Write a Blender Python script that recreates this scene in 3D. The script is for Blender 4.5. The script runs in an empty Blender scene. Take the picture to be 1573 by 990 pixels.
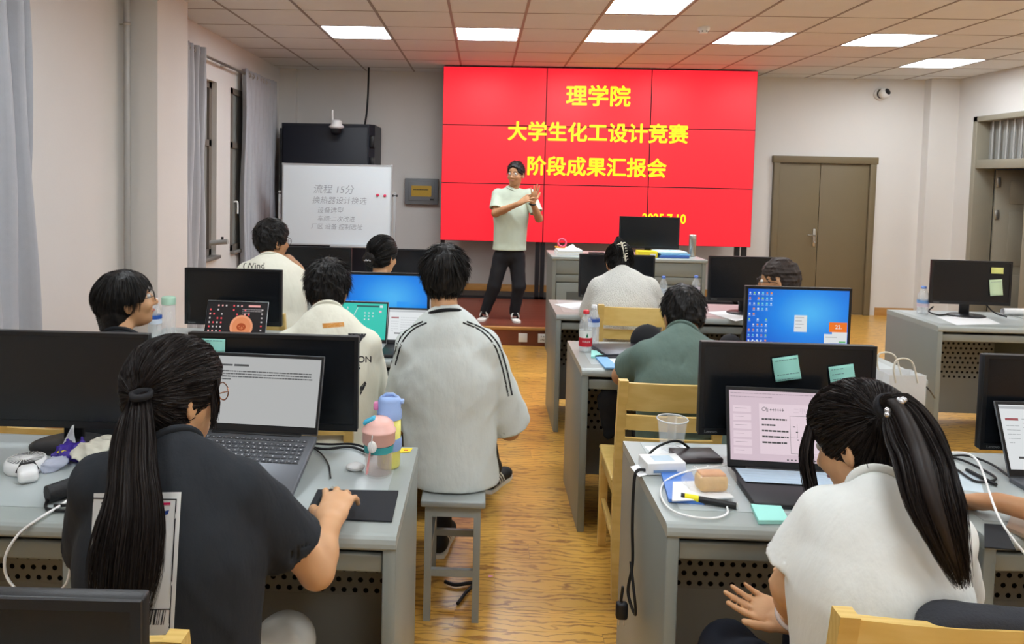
import bpy, bmesh, math, random
import numpy as np
from mathutils import Vector, Matrix

random.seed(7)
rng = np.random.default_rng(7)
scene = bpy.context.scene
C = scene.collection
PI = math.pi

# ------------------------------------------------------------------ camera
EYE = 1.59
CEIL = 2.913
F_PX, CX, CY = 1130.86, 703.22, 334.75          # focal length and optical centre in pixels of the 1573x990 frame
YAW, PITCH, ROLL = -0.03362, 0.05336, -0.02125
def _cam_axes():
    r = np.array([math.cos(YAW), -math.sin(YAW), 0.0]); f = np.array([math.sin(YAW), math.cos(YAW), 0.0]); d = np.array([0, 0, -1.0])
    f2 = f*math.cos(PITCH) + d*math.sin(PITCH); d2 = d*math.cos(PITCH) - f*math.sin(PITCH)
    r3 = r*math.cos(ROLL) + d2*math.sin(ROLL); d3 = d2*math.cos(ROLL) - r*math.sin(ROLL)
    return r3, d3, f2
_r, _d, _f = _cam_axes()
cam_data = bpy.data.cameras.new('camera')
cam = bpy.data.objects.new('camera', cam_data); C.objects.link(cam)
cam_data.sensor_fit = 'HORIZONTAL'; cam_data.sensor_width = 36.0
cam_data.lens = 36.0*F_PX/1573.0
cam_data.shift_x = (786.5-CX)/1573.0
cam_data.shift_y = -(495.0-CY)/1573.0
cam_data.clip_start = 0.05
cam.matrix_world = Matrix(((_r[0], -_d[0], -_f[0], 0), (_r[1], -_d[1], -_f[1], 0), (_r[2], -_d[2], -_f[2], EYE), (0, 0, 0, 1)))
scene.camera = cam

# ------------------------------------------------------------------ world, exposure
world = bpy.data.worlds.new('night'); scene.world = world
world.use_nodes = True
world.node_tree.nodes['Background'].inputs[0].default_value = (0.02, 0.025, 0.035, 1)
world.node_tree.nodes['Background'].inputs[1].default_value = 1.0
scene.view_settings.view_transform = 'Standard'
scene.view_settings.look = 'None'
scene.view_settings.gamma = 1.0
scene.view_settings.use_curve_mapping = False
scene.view_settings.exposure = 0.0
PANEL_POWER = 25.0            # emission strength of the ceiling light panels

# ------------------------------------------------------------------ materials
def lin(c):
    c = c/255.0
    return c/12.92 if c <= 0.04045 else ((c+0.055)/1.055)**2.4
def rgb(r, g, b): return (lin(r), lin(g), lin(b), 1.0)
MATS = {}
def mat(name, color, rough=0.5, metal=0.0, var=0.0, scale=20.0, bump=0.0, bscale=None, stretch=None, emit=0.0, trans=0.0, alpha=1.0, spec=0.5, ior=1.45, sheen=0.0, coat=0.0):
    """procedural principled material: base colour with noise variation, noise bump"""
    if name in MATS: return MATS[name]
    m = bpy.data.materials.new(name); m.use_nodes = True; MATS[name] = m
    nt = m.node_tree; N = nt.nodes; Lk = nt.links
    b = N['Principled BSDF']
    col = rgb(*color)
    b.inputs['Base Color'].default_value = col
    b.inputs['Roughness'].default_value = rough
    b.inputs['Metallic'].default_value = metal
    b.inputs['Specular IOR Level'].default_value = spec
    b.inputs['IOR'].default_value = ior
    b.inputs['Transmission Weight'].default_value = trans
    b.inputs['Alpha'].default_value = alpha
    if sheen: b.inputs['Sheen Weight'].default_value = sheen
    if coat: b.inputs['Coat Weight'].default_value = coat
    if emit:
        b.inputs['Emission Color'].default_value = col; b.inputs['Emission Strength'].default_value = emit
    if var or bump:
        tc = N.new('ShaderNodeTexCoord'); mp = N.new('ShaderNodeMapping')
        Lk.new(tc.outputs['Object'], mp.inputs['Vector'])
        if stretch: mp.inputs['Scale'].default_value = stretch
    if var:
        no = N.new('ShaderNodeTexNoise'); no.inputs['Scale'].default_value = scale; no.inputs['Detail'].default_value = 4
        Lk.new(mp.outputs[0], no.inputs['Vector'])
        mx = N.new('ShaderNodeMix'); mx.data_type = 'RGBA'
        mx.inputs[6].default_value = tuple(c*(1-var) for c in col[:3])+(1,)
        mx.inputs[7].default_value = tuple(min(1, c*(1+var)) for c in col[:3])+(1,)
        Lk.new(no.outputs['Fac'], mx.inputs[0]); Lk.new(mx.outputs[2], b.inputs['Base Color'])
    if bump:
        n2 = N.new('ShaderNodeTexNoise'); n2.inputs['Scale'].default_value = bscale or scale; n2.inputs['Detail'].default_value = 5
        Lk.new(mp.outputs[0], n2.inputs['Vector'])
        bp = N.new('ShaderNodeBump'); bp.inputs['Strength'].default_value = bump; bp.inputs['Distance'].default_value = 0.01
        Lk.new(n2.outputs['Fac'], bp.inputs['Height']); Lk.new(bp.outputs[0], b.inputs['Normal'])
    return m
def emis(name, color, strength=1.0):
    """a lit screen or lamp face"""
    if name in MATS: return MATS[name]
    m = bpy.data.materials.new(name); m.use_nodes = True; MATS[name] = m
    b = m.node_tree.nodes['Principled BSDF']
    b.inputs['Base Color'].default_value = (0.01, 0.01, 0.01, 1); b.inputs['Roughness'].default_value = 0.35
    b.inputs['Emission Color'].default_value = rgb(*color); b.inputs['Emission Strength'].default_value = strength
    return m

# ------------------------------------------------------------------ mesh building
class MB:
    """collects faces, then builds ONE mesh object"""
    def __init__(s): s.v = []; s.f = []; s.m = []; s.sm = []
    def add(s, v, f, mi=0, smooth=False):
        o = len(s.v); s.v += [tuple(p) for p in v]
        for q in f: s.f.append(tuple(i+o for i in q)); s.m.append(mi); s.sm.append(smooth)
        return s
    def box(s, lo, hi, mi=0, bev=0.0, seg=2):
        if bev <= 0:
            x0, y0, z0 = lo; x1, y1, z1 = hi
            v = [(x0,y0,z0),(x1,y0,z0),(x1,y1,z0),(x0,y1,z0),(x0,y0,z1),(x1,y0,z1),(x1,y1,z1),(x0,y1,z1)]
            return s.add(v, [(3,2,1,0),(4,5,6,7),(0,1,5,4),(1,2,6,5),(2,3,7,6),(3,0,4,7)], mi)
        bm = bmesh.new(); bmesh.ops.create_cube(bm, size=1)
        for q in bm.verts: q.co = Vector([(lo[k]+hi[k])/2 + q.co[k]*(hi[k]-lo[k]) for k in range(3)])
        bmesh.ops.bevel(bm, geom=bm.edges[:], offset=bev, segments=seg, affect='EDGES', profile=0.5)
        bm.verts.index_update()
        s.add([q.co[:] for q in bm.verts], [[q.index for q in f.verts] for f in bm.faces], mi, True); bm.free(); return s
    def tf(s, M):
        s.v = [tuple(M @ Vector(p)) for p in s.v]; return s
    def merge(s, o, M=None):
        v = o.v if M is None else [tuple(M @ Vector(p)) for p in o.v]
        k = len(s.v); s.v += v
        for q, mi, sm in zip(o.f, o.m, o.sm): s.f.append(tuple(i+k for i in q)); s.m.append(mi); s.sm.append(sm)
        return s
    def tube(s, pts, r, n=8, mi=0, cap=True, ry=None, up=(0, 0, 1)):
        pts = [Vector(p) for p in pts]; k = len(pts)
        rr = r if isinstance(r, (list, tuple)) else [r]*k
        ra = ry if isinstance(ry, (list, tuple)) else ([ry]*k if ry else rr)
        V = []; u = None
        for i, p in enumerate(pts):
            t = (pts[min(i+1, k-1)]-pts[max(i-1, 0)]).normalized()
            if u is None:
                u = t.cross(Vector(up))
                if u.length < 1e-3: u = t.cross(Vector((0, 1, 0)))
            u = (u - t*u.dot(t)).normalized(); w = u.cross(t)
            for a in range(n):
                q = 2*PI*a/n; V.append(p + u*math.cos(q)*rr[i] + w*math.sin(q)*ra[i])
        Fc = [(i*n+a, i*n+(a+1) % n, (i+1)*n+(a+1) % n, (i+1)*n+a) for i in range(k-1) for a in range(n)]
        s.add(V, Fc, mi, True)
        if cap:
            s.add(V[:n], [tuple(range(n-1, -1, -1))], mi); s.add(V[-n:], [tuple(range(n))], mi)
        return s
    def lathe(s, prof, n=24, mi=0, c=(0, 0, 0), smooth=True):
        V = [(c[0]+r*math.cos(2*PI*a/n), c[1]+r*math.sin(2*PI*a/n), c[2]+z) for r, z in prof for a in range(n)]
        Fc = [(i*n+a, i*n+(a+1) % n, (i+1)*n+(a+1) % n, (i+1)*n+a) for i in range(len(prof)-1) for a in range(n)]
        return s.add(V, Fc, mi, smooth)
    def quad(s, a, b, c, d, mi=0): return s.add([a, b, c, d], [(0, 1, 2, 3)], mi)
    def grid(s, P, mi=0, smooth=True, closed=False):
        nr = len(P); nc = len(P[0]); V = [p for r in P for p in r]
        m = nc if closed else nc-1
        return s.add(V, [(i*nc+j, i*nc+(j+1) % nc, (i+1)*nc+(j+1) % nc, (i+1)*nc+j) for i in range(nr-1) for j in range(m)], mi, smooth)
    def prism(s, poly, y0, y1, mi=0):
        """polygon in x,z extruded along y"""
        n = len(poly)
        V = [(x, y0, z) for x, z in poly]+[(x, y1, z) for x, z in poly]
        return s.add(V, [tuple(range(n)), tuple(range(2*n-1, n-1, -1))]+[((i+1) % n, i, n+i, n+(i+1) % n) for i in range(n)], mi)
    def mesh(s, name, mats):
        me = bpy.data.meshes.new(name); me.from_pydata(s.v, [], s.f)
        for m in (mats if isinstance(mats, (list, tuple)) else [mats]): me.materials.append(m)
        me.polygons.foreach_set('material_index', s.m); me.polygons.foreach_set('use_smooth', s.sm)
        me.validate(); me.update(); return me
    def build(s, name, mats, parent=None, loc=(0, 0, 0), rot=(0, 0, 0)):
        return place(name, s.mesh(name, mats), parent, loc, rot)
def place(name, me, parent=None, loc=(0, 0, 0), rot=(0, 0, 0)):
    o = bpy.data.objects.new(name, me); C.objects.link(o); o.location = loc; o.rotation_euler = rot
    if parent is not None: o.parent = parent
    return o
def thing(name, label, cat, loc=(0, 0, 0), rz=0.0, group=None):
    o = bpy.data.objects.new(name, None); C.objects.link(o); o.empty_display_size = 0.1
    o.location = loc; o.rotation_euler = (0, 0, rz); o['label'] = label; o['category'] = cat
    if group: o['group'] = group
    return o
def tag(o, label, cat, group=None):
    o['label'] = label; o['category'] = cat
    if group: o['group'] = group
    return o
def struct(o, label=None):
    o['kind'] = 'structure'
    if label: o['label'] = label
    return o
def copy_tree(o, parent=None):
    c = o.copy(); C.objects.link(c)
    if parent is not None: c.parent = parent
    for ch in [q for q in bpy.data.objects if q.parent == o]: copy_tree(ch, c)
    return c
def bx(lo, hi, bev=0.0, seg=2): return MB().box(lo, hi, 0, bev, seg)
_txt = bpy.data.curves.new('lettering', 'FONT')
_txt_o = bpy.data.objects.new('lettering', _txt); C.objects.link(_txt_o)
def text_mb(body, size, bold=0.0, depth=0.0, align='CENTER', shear=0.0):
    """lettering as an MB in the x,z plane, facing -y"""
    _txt.body = body; _txt.size = size; _txt.offset = bold; _txt.extrude = depth; _txt.align_x = align; _txt.align_y = 'CENTER'; _txt.shear = shear
    bpy.context.view_layer.update()
    dg = bpy.context.evaluated_depsgraph_get()
    me = bpy.data.meshes.new_from_object(_txt_o.evaluated_get(dg))
    b = MB(); b.add([(q.co.x, -q.co.z, q.co.y) for q in me.vertices], [tuple(p.vertices) for p in me.polygons])
    bpy.data.meshes.remove(me); return b
def catmull(pts, n=8):
    P = [np.array(p, float) for p in pts]; P = [2*P[0]-P[1]]+P+[2*P[-1]-P[-2]]; out = []
    for i in range(1, len(P)-2):
        for k in range(n):
            t = k/n; a, b, c, d = P[i-1:i+3]
            out.append(tuple(0.5*((2*b)+(c-a)*t+(2*a-5*b+4*c-d)*t*t+(3*b-a-3*c+d)*t**3)))
    out.append(tuple(P[-2])); return out

# ------------------------------------------------------------------ shared materials
M_wall = mat('wall_paint', (222, 219, 215), 0.75, var=0.03, scale=3, bump=0.05, bscale=60)
M_ceil = mat('ceiling_tile_board', (226, 228, 230), 0.85, var=0.03, scale=6, bump=0.15, bscale=120)
M_tbar = mat('ceiling_grid_metal', (150, 142, 138), 0.5)
M_grey = mat('grey_desk_metal', (138, 144, 140), 0.38, metal=0.15, var=0.04, scale=5, bump=0.02, bscale=200)
M_greyd = mat('grey_desk_metal_inner', (158, 158, 150), 0.5, metal=0.05, var=0.05, scale=6)
M_top = mat('desk_top_laminate', (158, 165, 162), 0.32, var=0.03, scale=8)
M_inset = mat('desk_inset_board', (176, 184, 184), 0.28, var=0.02, scale=10)
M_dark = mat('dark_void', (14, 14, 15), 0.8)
M_black = mat('black_plastic', (22, 23, 26), 0.42, bump=0.05, bscale=400)
M_blackg = mat('black_screen_glass', (20, 23, 27), 0.25)
M_white = mat('white_plastic', (235, 236, 236), 0.35)
M_paper = mat('white_paper', (238, 240, 242), 0.8)
M_chrome = mat('brushed_steel', (190, 186, 178), 0.3, metal=0.9)
M_cable_b = mat('black_cable_rubber', (20, 20, 22), 0.5)
M_cable_w = mat('white_cable_rubber', (236, 236, 234), 0.45)

def wood_mat(name, c1, c2, scale, stretch, rough=0.4, bump=0.06, coat=0.0, vein=None):
    m = bpy.data.materials.new(name); m.use_nodes = True; nt = m.node_tree; N = nt.nodes; Lk = nt.links
    b = N['Principled BSDF']; b.inputs['Roughness'].default_value = rough
    if coat: b.inputs['Coat Weight'].default_value = coat; b.inputs['Coat Roughness'].default_value = 0.2
    tc = N.new('ShaderNodeTexCoord'); mp = N.new('ShaderNodeMapping'); mp.inputs['Scale'].default_value = stretch
    oi = N.new('ShaderNodeObjectInfo'); ad = N.new('ShaderNodeVectorMath'); ad.operation = 'ADD'
    sc = N.new('ShaderNodeVectorMath'); sc.operation = 'SCALE'; sc.inputs['Scale'].default_value = 13.0
    cb = N.new('ShaderNodeCombineXYZ')
    for k in range(3): Lk.new(oi.outputs['Random'], cb.inputs[k])
    Lk.new(cb.outputs[0], sc.inputs[0]); Lk.new(tc.outputs['Object'], ad.inputs[0]); Lk.new(sc.outputs[0], ad.inputs[1])
    Lk.new(ad.outputs[0], mp.inputs['Vector'])
    no = N.new('ShaderNodeTexNoise'); no.inputs['Scale'].default_value = scale; no.inputs['Detail'].default_value = 6; no.inputs['Distortion'].default_value = 1.2
    Lk.new(mp.outputs[0], no.inputs['Vector'])
    wv = N.new('ShaderNodeTexWave'); wv.inputs['Scale'].default_value = scale*0.7; wv.inputs['Distortion'].default_value = 7; wv.inputs['Detail'].default_value = 3; wv.bands_direction = 'Y'
    Lk.new(mp.outputs[0], wv.inputs['Vector'])
    mx = N.new('ShaderNodeMix'); mx.data_type = 'RGBA'; mx.inputs[6].default_value = rgb(*c1); mx.inputs[7].default_value = rgb(*c2)
    md = N.new('ShaderNodeMath'); md.operation = 'MULTIPLY_ADD'; md.inputs[1].default_value = 0.55
    Lk.new(wv.outputs['Fac'], md.inputs[0]); 
    m2 = N.new('ShaderNodeMath'); m2.operation = 'MULTIPLY'; m2.inputs[1].default_value = 0.45
    Lk.new(no.outputs['Fac'], m2.inputs[0]); Lk.new(m2.outputs[0], md.inputs[2])
    if vein:
        cr = N.new('ShaderNodeMapRange'); cr.inputs['From Min'].default_value = 0.12; cr.inputs['From Max'].default_value = vein; cr.interpolation_type = 'SMOOTHSTEP'
        wv.inputs['Distortion'].default_value = 14; wv.inputs['Detail'].default_value = 4; wv.inputs['Detail Scale'].default_value = 1.3
        Lk.new(md.outputs[0], cr.inputs['Value']); Lk.new(cr.outputs[0], mx.inputs[0])
    else: Lk.new(md.outputs[0], mx.inputs[0])
    hs = N.new('ShaderNodeHueSaturation'); mr = N.new('ShaderNodeMapRange'); mr.inputs['To Min'].default_value = 0.9; mr.inputs['To Max'].default_value = 1.1
    Lk.new(oi.outputs['Random'], mr.inputs['Value']); Lk.new(mr.outputs[0], hs.inputs['Value']); Lk.new(mx.outputs[2], hs.inputs['Color'])
    Lk.new(hs.outputs[0], b.inputs['Base Color'])
    bp = N.new('ShaderNodeBump'); bp.inputs['Strength'].default_value = bump; bp.inputs['Distance'].default_value = 0.005
    Lk.new(no.outputs['Fac'], bp.inputs['Height']); Lk.new(bp.outputs[0], b.inputs['Normal'])
    return m
M_floor = wood_mat('laminate_floor_board', (148, 98, 36), (214, 164, 76), 1.7, (3.2, 9.0, 1.0), 0.3, 0.03, 0.25, 0.45)
M_stage = wood_mat('red_brown_stage_board', (92, 44, 30), (122, 62, 42), 3.0, (1.0, 9.0, 1.0), 0.35)
M_chair = wood_mat('pale_yellow_chair_wood', (216, 178, 96), (232, 199, 124), 4.0, (1.5, 8.0, 8.0), 0.38)
M_skirt = wood_mat('baseboard_wood', (178, 128, 66), (196, 146, 84), 4.0, (1.0, 6.0, 6.0), 0.4)
M_door = mat('olive_brown_door', (118, 105, 80), 0.5, var=0.04, scale=4)
M_door2 = mat('grey_beige_door', (150, 144, 128), 0.5, var=0.04, scale=4)

XL, XR, YF, YB = -2.57, 5.70, 9.25, -2.6       # left, right, front and back wall planes

# floor: a screed base with single boards on it
floor = struct(bx((XL-0.2, YB, -0.12), (XR+0.1, YF+0.1, -0.006)).build('floor', M_skirt))
bw, bl = 0.125, 1.2
plank = MB().box((0.0006, 0.0006, -0.008), (bl-0.0006, bw-0.0006, 0.0)).mesh('floor_board', M_floor)
cells = []
for r in range(int((YF-YB)/bw)+1):
    y0 = YB + r*bw
    off = (r*0.437) % 1.0 * bl
    x0 = XL - off
    while x0 < XR:
        cells.append((x0, y0)); x0 += bl
def board_rank(c):
    x, y = c[0]+bl/2, c[1]
    if y < 0.9 or y > 7.05: return 99
    return 0.0 if (-0.8 < x < 1.3) else (1.0 if x > 1.6 and 3.0 < y else 5.0)+y*0.01
cells.sort(key=board_rank)
for x0, y0 in cells[:230]: place('floor_board', plank, floor, (x0, y0, 0))
rest = MB()
for x0, y0 in cells[230:]: rest.box((x0+0.0006, y0+0.0006, -0.008), (x0+bl-0.0006, y0+bw-0.0006, 0.0))
rest.build('floor_boards', M_floor, floor)['kind'] = 'stuff'

# walls
struct(bx((XL-0.3, YF, 0), (XR+0.3, YF+0.2, CEIL+0.3)).build('wall_front', M_wall))
struct(bx((XL-0.3, YB-0.2, 0), (XR+0.3, YB, CEIL+0.3)).build('wall_back', M_wall))
# left wall with window openings (y ranges) 0.12 deep reveals
WIN = [(0.6, 3.2), (5.85, 7.02), (7.40, 8.85)]
SILL, HEAD = 0.80, 2.46
wl = MB()
ys = [YB]+[q for w in WIN for q in w]+[YF]
for a, b in zip(ys[0::2], ys[1::2]): wl.box((XL-0.26, a, 0), (XL, b, CEIL+0.3))
for a, b in WIN:
    wl.box((XL-0.26, a, 0), (XL, b, SILL)); wl.box((XL-0.26, a, HEAD), (XL, b, CEIL+0.3))
wleft = struct(wl.build('wall_left', M_wall))
M_frame = mat('dark_bronze_window_frame', (112, 104, 96), 0.45)
M_glass = mat('night_window_glass', (150, 150, 146), 0.12)
M_stone = mat('grey_sill_stone', (120, 118, 114), 0.5, var=0.3, scale=60)
for n, (a, b) in enumerate(WIN):
    wf = MB()
    fl = 0.055 if n == 2 else 0.0; X0, X1 = XL-0.11+fl, XL-0.05+fl
    for q in (a, (a+b)/2-0.03, b-0.06): wf.box((X0, q, SILL), (X1, q+0.06, HEAD))
    for q in (SILL, SILL+1.05, HEAD-0.06): wf.box((X0, a, q), (X1, b, q+0.06))
    w = struct(wf.build('window_%d' % (n+1), M_frame))
    for y0, y1 in ((a+0.06, (a+b)/2-0.03), ((a+b)/2+0.03, b-0.06)):
        for z0, z1 in ((SILL+0.06, SILL+1.05), (SILL+1.11, HEAD-0.06)):
            bx((XL-0.080+fl, y0, z0), (XL-0.074+fl, y1, z1)).build('pane', M_glass, w)
    bx((XL-0.05+fl, a, SILL-0.03), (XL+0.05, b, SILL+0.002), 0.006).build('sill', M_stone, w)
    h = MB().tube(catmull([(X1, a+0.10, SILL+0.5), (X1+0.035, a+0.10, SILL+0.5), (X1+0.04, a+0.10, SILL+0.46), (X1+0.04, a+0.10, SILL+0.38)], 4), 0.009)
    h.build('handle', M_white, w)
# right wall with a doorway
DR0, DR1, DRZ = 7.35, 8.80, 2.43
wr = MB()
wr.box((XR, YB, 0), (XR+0.2, DR0, CEIL+0.3)); wr.box((XR, DR1, 0), (XR+0.2, YF, CEIL+0.3)); wr.box((XR, DR0, DRZ), (XR+0.2, DR1, CEIL+0.3))
struct(wr.build('wall_right', M_wall))
# pillar on the left wall, boxed-out column in the far right corner and shallow one in the far left corner
struct(bx((XL, 5.20, 0), (-2.33, 5.735, CEIL)).build('trim_1', M_wall), 'white square column standing out from the window wall')
struct(bx((5.36, 9.12, 0), (XR, YF, CEIL)).build('trim_2', M_wall), 'white boxed column in the front right corner')
struct(bx((XL, 9.17, 0), (-2.36, YF, CEIL)).build('trim_3', M_wall), 'shallow white column behind the curtain in the front left corner')
# baseboards
struct(bx((3.35, YF-0.014, 0), (3.49, YF, 0.10), 0.003).build('baseboard_front', M_skirt))
struct(bx((4.89, YF-0.014, 0), (5.36, YF, 0.10), 0.003).build('baseboard_front_right', M_skirt))
struct(bx((XL, YF-0.014, 0.176), (3.35, YF, 0.27), 0.003).build('baseboard_stage', M_skirt))
struct(bx((XR-0.014, YB, 0), (XR, DR0-0.07, 0.10), 0.003).build('baseboard_right', M_skirt))
struct(bx((XL, YB, 0), (XL+0.014, 5.2, 0.10), 0.003).build('baseboard_left', M_skirt))

# ceiling: tiles in a metal grid
GX, GY, GS = -2.0925, 5.9395, 0.6
ceil = struct(bx((XL-0.2, YB-0.1, CEIL+0.02), (XR+0.1, YF+0.1, CEIL+0.12)).build('ceiling', M_ceil))
LIGHTS = [(1, 1), (3, 1), (5, 1), (7, 1), (9, 1), (11, 3), (5, -1), (1, -5), (4, -5), (8, -5), (1, -9), (4, -9), (8, -9), (11, -2), (11, -7), (4, -13), (8, -13)]
tile = MB().box((0.010, 0.010, 0), (GS-0.010, GS-0.010, 0.018)).mesh('ceiling_tile', M_ceil)
rest = MB()
i0, i1 = int(math.floor((XL-GX)/GS)), int(math.floor((XR-GX)/GS))
j0, j1 = int(math.floor((YB-GY)/GS)), int(math.floor((YF-GY)/GS))
for i in range(i0, i1+1):
    for j in range(j0, j1+1):
        if (i, j) in LIGHTS: continue
        x0, y0 = GX+i*GS, GY+j*GS
        lo = (max(x0+0.010, XL), max(y0+0.010, YB)); hi = (min(x0+GS-0.010, XR), min(y0+GS-0.010, YF))
        if hi[0]-lo[0] < 0.02 or hi[1]-lo[1] < 0.02: continue
        if j < -4: rest.box((lo[0], lo[1], CEIL), (hi[0], hi[1], CEIL+0.018)); continue
        if hi[0]-lo[0] > 0.575 and hi[1]-lo[1] > 0.575: place('ceiling_tile', tile, ceil, (x0, y0, CEIL))
        else: bx((lo[0], lo[1], CEIL), (hi[0], hi[1], CEIL+0.018)).build('ceiling_tile', M_ceil, ceil)
rest.build('ceiling_tiles', M_ceil, ceil)['kind'] = 'stuff'
tb = MB()
for i in range(i0, i1+2): 
    x = GX+i*GS
    if XL < x < XR: tb.box((x-0.011, YB, CEIL-0.003), (x+0.011, YF, CEIL+0.012))
tb.build('grid_runner', M_tbar, ceil)
tb = MB()
for j in range(j0, j1+2):
    y = GY+j*GS
    if YB < y < YF: tb.box((XL, y-0.0075, CEIL-0.001), (XR, y+0.0075, CEIL+0.010))
tb.build('grid_cross_bar', M_tbar, ceil)
M_panel = emis('led_panel_diffuser', (240, 248, 254), PANEL_POWER)
LAB = {(1, 1): 'square ceiling light above the whiteboard, leftmost of its row', (3, 1): 'square ceiling light above the left half of the red screen',
       (5, 1): 'square ceiling light above the middle of the red screen, second nearest there', (7, 1): 'square ceiling light above the right edge of the red screen',
       (9, 1): 'square ceiling light above the olive double door, rightmost of the long row', (11, 3): 'square ceiling light nearest the security camera and far right corner',
       (5, -1): 'square ceiling light cut off by the top of the picture'}
for n, (i, j) in enumerate(LIGHTS):
    x0, y0 = GX+i*GS, GY+j*GS
    t = thing('ceiling_light', LAB.get((i, j), 'square ceiling light out of view over the near desks'), 'light', (x0+GS/2, y0+GS/2, CEIL), 0, 'square led ceiling panels')
    fr = MB(); e = GS/2-0.011
    for lo, hi in (((-e, -e, 0.0), (e, -e+0.012, 0.018)), ((-e, e-0.012, 0), (e, e, 0.018)), ((-e, -e+0.012, 0), (-e+0.012, e-0.012, 0.018)), ((e-0.012, -e+0.012, 0), (e, e-0.012, 0.018))): fr.box(lo, hi)
    fr.build('frame', M_white, t)
    bx((-e+0.012, -e+0.012, 0.004), (e-0.012, e-0.012, 0.016)).build('diffuser', M_panel, t)

# stage
SZ, SY = 0.176, 7.01
st = struct(bx((XL, SY+0.02, 0), (3.35, YF, SZ-0.012)).build('floor_stage', M_stage), 'red brown stage platform in front of the screen')
sb = MB().box((0.001, 0.001, -0.012), (1.2-0.001, 0.149, 0)).mesh('stage_board', M_stage)
for r in range(15):
    y0 = SY+r*0.15
    if y0+0.15 > YF: break
    x0 = XL-((r*0.43) % 1.0)*1.2
    while x0 < 3.35:
        a, b = max(x0, XL), min(x0+1.2, 3.35)
        if b-a > 1.19: place('stage_board', sb, st, (x0, y0, SZ))
        elif b-a > 0.03: bx((a+0.001, y0+0.001, SZ-0.012), (b-0.001, y0+0.149, SZ)).build('stage_board', M_stage, st)
        x0 += 1.2
for x in np.arange(XL, 3.3, 1.48):
    bx((x+0.001, SY, 0), (min(x+1.479, 3.35), SY+0.02, SZ-0.026)).build('riser_board', M_stage, st)
bx((XL, SY-0.012, SZ-0.026), (3.35, SY+0.03, SZ+0.003), 0.005).build('nosing', M_skirt, st)
# sockets in the riser
for x, lab in ((0.413, 'white blank wall plate on the stage riser below the speaker'), (0.60, 'white power socket on the stage riser beside the podium')):
    t = thing('wall_socket', lab, 'socket', (x, SY, 0.035))
    bx((-0.043, -0.008, 0), (0.043, 0, 0.086), 0.003).build('plate', M_white, t)
    if x > 0.5:
        for dx, dz, w, h in ((-0.012, 0.06, 0.003, 0.012), (0.012, 0.06, 0.003, 0.012), (0, 0.03, 0.003, 0.012), (-0.014, 0.026, 0.003, 0.01), (0.014, 0.026, 0.003, 0.01)):
            bx((dx-w, -0.0092, dz-h/2), (dx+w, -0.007, dz+h/2)).build('slot', M_dark, t)

# curtains: pleated cloth sheets hung from a rod by eyelet rings
M_curt = mat('grey_curtain_cloth', (176, 178, 184), 0.8, var=0.05, scale=30, bump=0.1, bscale=400, sheen=0.2)
def curtain(label, x, y0, y1, ztop, zbot, folds, amp, lean=0.0):
    t = thing('curtain', label, 'curtain', (x, (y0+y1)/2, zbot), 0, 'grey window curtains')
    nz, ny = 26, folds*10
    P = []
    for iz in range(nz+1):
        fz = iz/nz; z = zbot+(ztop-zbot)*fz
        row = []
        for iy in range(ny+1):
            u = iy/ny
            y = y0+(y1-y0)*u + lean*(1-fz)*(u)
            a = amp*(0.75+0.35*math.sin(7*u+2.1*fz))*(1.0-0.15*fz)
            sn = math.sin(u*folds*2*PI + 0.5*math.sin(2.2*fz+5*u)); xx = math.copysign(abs(sn)**0.65, sn)*a + 0.012*math.sin(9*fz+13*u)
            row.append((xx, y-(y0+y1)/2, z-zbot))
        P.append(row)
    o = MB().grid(P).build('cloth', M_curt, t)
    sm = o.modifiers.new('thick', 'SOLIDIFY'); sm.thickness = 0.003
    for k in range(folds):
        yy = y0+(y1-y0)*(k+0.5)/folds-(y0+y1)/2
        MB().tube([(0.028*math.cos(a), yy, ztop-zbot-0.05+0.028*math.sin(a)) for a in np.linspace(0, 2*PI, 13)], 0.006, 6, cap=False).build('eyelet', M_chrome, t)
curtain('grey curtain at the far left edge of the picture', -2.46, 3.30, 3.86, 2.80, 0.03, 5, 0.05, 0.22)
curtain('grey curtain hanging just beyond the white column', -2.485, 5.84, 6.46, 2.68, 0.03, 6, 0.05)
curtain('grey curtain beside the black cabinet in the far corner', -2.495, 7.56, 8.72, 2.68, 0.03, 10, 0.042)
t = thing('curtain_rod', 'grey curtain rod along the window wall beyond the column', 'curtain rod', (-2.495, 5.76, 2.63))
MB().tube([(0, 0, 0), (0, 3.0, 0)], 0.014, 10).build('rod', M_chrome, t)
for yy in (1.35, 2.9): bx((-0.075, yy, -0.01), (0.0, yy+0.02, 0.01)).build('bracket', M_chrome, t)
t = thing('curtain_rod', 'grey curtain rod over the near left window', 'curtain rod', (-2.46, 0.4, 2.75))
MB().tube([(0, 0, 0), (0, 3.6, 0)], 0.014, 10).build('rod', M_chrome, t)
for yy in (0.2, 3.3): bx((-0.11, yy, -0.01), (0.0, yy+0.02, 0.01)).build('bracket', M_chrome, t)
t = thing('heating_pipe', 'thin grey vertical pipe in the corner of the white column', 'pipe', (-2.515, 5.13, 0))
M_pipe = mat('grey_painted_pipe', (176, 176, 174), 0.4, metal=0.3)
MB().tube([(0, 0, 0), (0, 0, CEIL)], 0.022, 12).build('pipe', M_pipe, t)
for zz in (0.5, 2.62): 
    b = MB().tube([(0.0, 0, zz), (-0.055, 0, zz)], 0.006, 6); b.lathe([(0.022, zz-0.012), (0.026, zz-0.012), (0.026, zz+0.012), (0.022, zz+0.012)], 12); b.build('clamp', M_chrome, t)
t = thing('heating_pipe', 'short grey pipe end jutting from the wall below the window', 'pipe', (XL, 6.86, 0.93))
MB().tube([(0, 0, 0), (0.10, 0.02, 0.01), (0.16, 0.02, 0.015)], 0.025, 10).build('pipe', M_pipe, t)
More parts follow.
